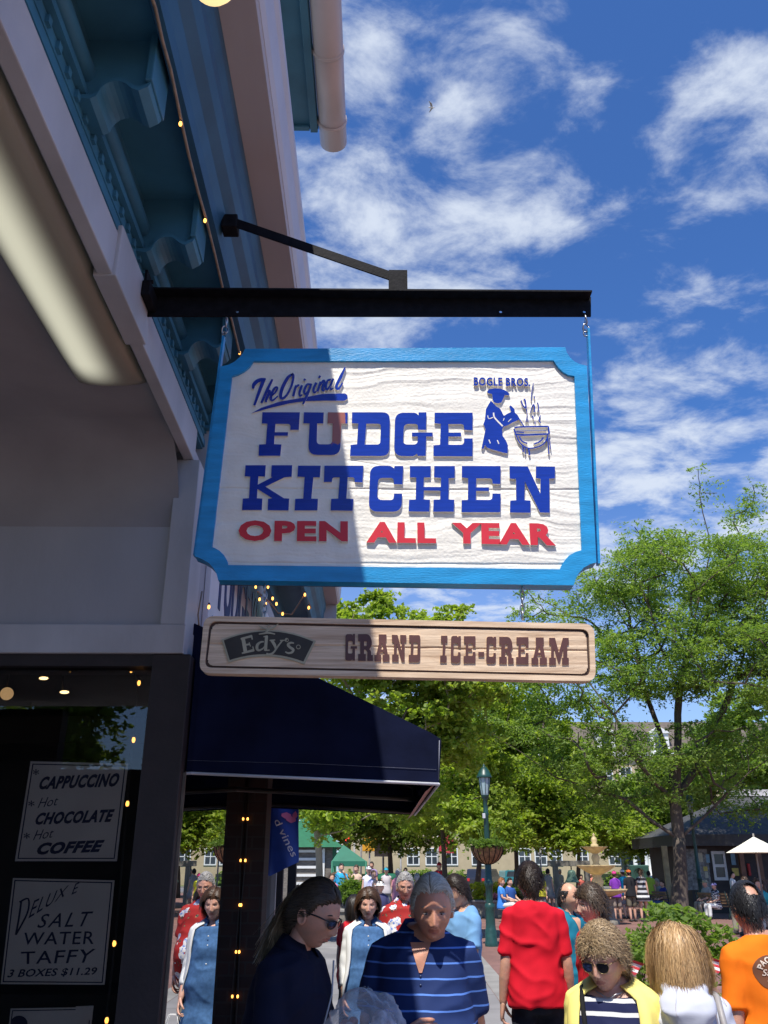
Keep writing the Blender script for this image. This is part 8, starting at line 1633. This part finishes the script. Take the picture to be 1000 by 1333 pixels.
def far(label, u, v, Y, rz, top, bot, hair, fem=False, sk=SK1, cap=None, hat=False, sit=None, sleeve=.6, botk=None, Hh=None, seed=30, arms=None, skirt=None):
    t = dict(m=top if not isinstance(top, tuple) else cloth('far_%d_%d_%d' % tuple(int(c * 100) for c in top), top), sleeve=sleeve, hem=.82, inf=.016, loose=.02)
    if skirt: t['skirt'] = skirt; t['name'] = 'dress'
    b = None if bot is None else dict(dict(m=cloth('far_b_%d_%d_%d' % tuple(int(c * 100) for c in bot), bot)), **(botk or {}))
    P = person(label, u, v, Y, R(rz), skin=sk, fem=fem, hair=hair, top=t, bottom=b, lod=1, sit=sit, group=GP, seed=seed, Hh=Hh, arms=arms)
    if cap: cap_on(P, cap, hat=hat)
    return P
SH = dict(len=.5, name='shorts'); WHT = (.72, .72, .72); LAP = {'L': [(.22, -.05, 1.16), (.12, -.27, 1.08)], 'R': [(-.22, -.05, 1.16), (-.12, -.27, 1.08)]}; CHIN = {'L': [(.23, -.10, 1.14), (.06, -.20, 1.40)]}
far('man in a bright blue shirt eating beside the green tent', 444, 1123, 32, 20, (.03, .35, .62), (.1, .1, .12), HK, arms=CHIN)
far('woman in a tan sleeveless top under the green tent', 464, 1125, 33, -20, (.55, .40, .30), (.5, .45, .4), HB, True, sleeve=.1)
far('woman with a white cap in a pale tank top right of the tent', 480, 1126, 30, 10, (.60, .60, .70), (.12, .22, .38), HB, True, cap=(.7, .7, .7), sleeve=.1)
far('child in lilac beside the woman with the white cap', 486, 1132, 29, 30, (.55, .55, .75), (.15, .2, .35), HB, True)
far('tall visitor in a violet shirt behind the woman with the white cap', 484, 1121, 44, -10, (.30, .22, .42), (.1, .1, .15), HK)
far('woman with a bright cyan cap behind the litter bin', 503, 1128, 36, 0, (.50, .45, .45), (.2, .2, .2), HB, True, cap=(.03, .45, .6), sleeve=.1)
far('woman in pink with white hair right of the litter bin', 518, 1130, 29, 150, (.62, .25, .30), (.03, .03, .04), HG, True)
far('seated woman in a wide white hat in front of the litter bin', 495, 1145, 24, 20, (.05, .05, .12), (.3, .28, .25), HB, True, cap=(.72, .72, .70), hat=True, sit=.45, arms=LAP)
far('seated bald man beside the woman in the white hat', 489, 1143, 25, -15, (.55, .40, .35), (.2, .2, .25), None, sit=.45, arms=LAP)
far('man in a mustard shirt with white hair behind the floral shirt', 543, 1136, 26, 160, (.40, .22, .05), (.15, .15, .18), HG)
far('tall man in a red shirt and red cap far behind the old man in stripes', 572, 1117, 38, 10, (.62, .03, .05), (.1, .1, .1), HK, cap=(.6, .03, .04), Hh=2.0)
far('auburn-haired visitor in blue sitting on the planter edge', 653, 1142, 33.5, 75, (.05, .22, .62), (.62, .60, .55), HO, True, sit=.48, arms=LAP)
far('dark-haired visitor in dark blue sitting on the planter edge', 664, 1142, 33.8, 40, (.03, .09, .30), (.05, .06, .12), HK, sit=.48, arms=LAP)
far('woman in a yellow top and bright pink hat behind the red T-shirt', 705, 1136, 36, -10, (.72, .68, .05), (.15, .15, .18), HB, True, cap=(.65, .03, .22), hat=True)
far('young woman in a grey dress turning away beside the yellow top', 714, 1130, 38, 150, (.28, .27, .27), None, HK, True, sleeve=.1, skirt=.62)
far('woman in purple with a pink cap standing at the fountain', 801, 1133, 33.5, 170, (.20, .04, .36), (.30, .24, .2), HB, True, cap=(.7, .05, .25), botk=SH)
far('visitor in cyan with a white cap at the fountain', 812, 1131, 35.5, 200, (.02, .35, .52), (.2, .2, .22), HB, cap=(.7, .7, .7), botk=SH)
far('man in black with an orange cap at the fountain', 820, 1131, 33.5, 185, (.02, .02, .022), (.16, .14, .10), HK, cap=(.65, .14, .03), botk=SH)
bs_ = stripe_mat('cloth_far_stripes', (.03, .03, .035), (.5, .5, .5), .16, .07)
far('long-haired woman in a black and white striped dress at the fountain', 835, 1130, 33.5, 165, bs_, None, HL, True, sleeve=.15, skirt=.66)
gB = bench('slatted bench right of the fountain under the seated couple', 862, 1192, R(-60))
far('grey-haired man sitting on the bench right of the fountain', 857, 1143, gB.y + .25, -70, (.35, .36, .38), (.3, .28, .24), HG, sit=.46, arms=LAP)
far('brown-haired woman in a navy top sitting on the bench right of the fountain', 864, 1145, gB.y - .25, -70, (.03, .04, .20), (.06, .10, .25), HB, True, sit=.46, arms=LAP)
gC = bench('slatted bench under the two people at right, near the bookshop', 938, 1196, R(-62))
far('man in a straw hat and grey shirt sitting near the bookshop', 920, 1144, gC.y + .28, -72, (.32, .33, .32), (.34, .30, .24), HG, cap=(.40, .34, .20), hat=True, sit=.46, arms=LAP)
sp_ = stripe_mat('cloth_far_print', (.03, .03, .06), (.55, .55, .55), .07, .03, wob=.05)
far('woman with a lilac cap in a patterned top sitting near the bookshop', 932, 1148, gC.y - .28, -72, sp_, (.70, .70, .68), HB, True, cap=(.45, .40, .72), sit=.46, arms=LAP)
far('visitor in a red top behind the bell stand', 758, 1138, 44, 20, (.45, .10, .08), (.1, .1, .12), HK)
far('visitor in dark clothes left of the fountain basin', 776, 1137, 46, 190, (.05, .05, .07), (.1, .1, .12), HB)

far('man in a cream shirt walking behind the bell stand', 730, 1131, 50, 30, (.55, .50, .40), (.12, .14, .2), HG)
far('woman in coral strolling between the bell stand and the fountain', 771, 1134, 42, -40, (.62, .20, .14), (.5, .48, .42), HB, True)
far('tall boy in lime beside the long-haired woman at the fountain', 846, 1133, 38, 150, (.35, .50, .06), (.10, .12, .2), HK, botk=SH)
far('woman in white with dark hair walking past the bookshop window', 955, 1134, 36, 60, (.66, .66, .64), (.10, .14, .3), HK, True)
far('man in a navy shirt under the cream patio umbrella', 972, 1140, 27, -60, (.03, .05, .14), (.30, .27, .2), HB, sit=.46, arms=LAP)
far('woman in turquoise under the cream patio umbrella', 990, 1143, 26, -40, (.05, .40, .42), (.6, .58, .5), HL, True, sit=.46, arms=LAP)
far('girl in pink standing by the shrubs under the awning edge', 432, 1136, 27, 10, (.62, .22, .36), (.15, .2, .4), HL, True)
far('man in a grey T-shirt waiting behind the litter bin', 528, 1129, 40, 20, (.25, .26, .28), (.16, .15, .13), HB, botk=SH)
far('woman in lemon yellow beyond the planter by the parked cars', 676, 1131, 52, -30, (.66, .58, .16), (.12, .12, .14), HB, True)
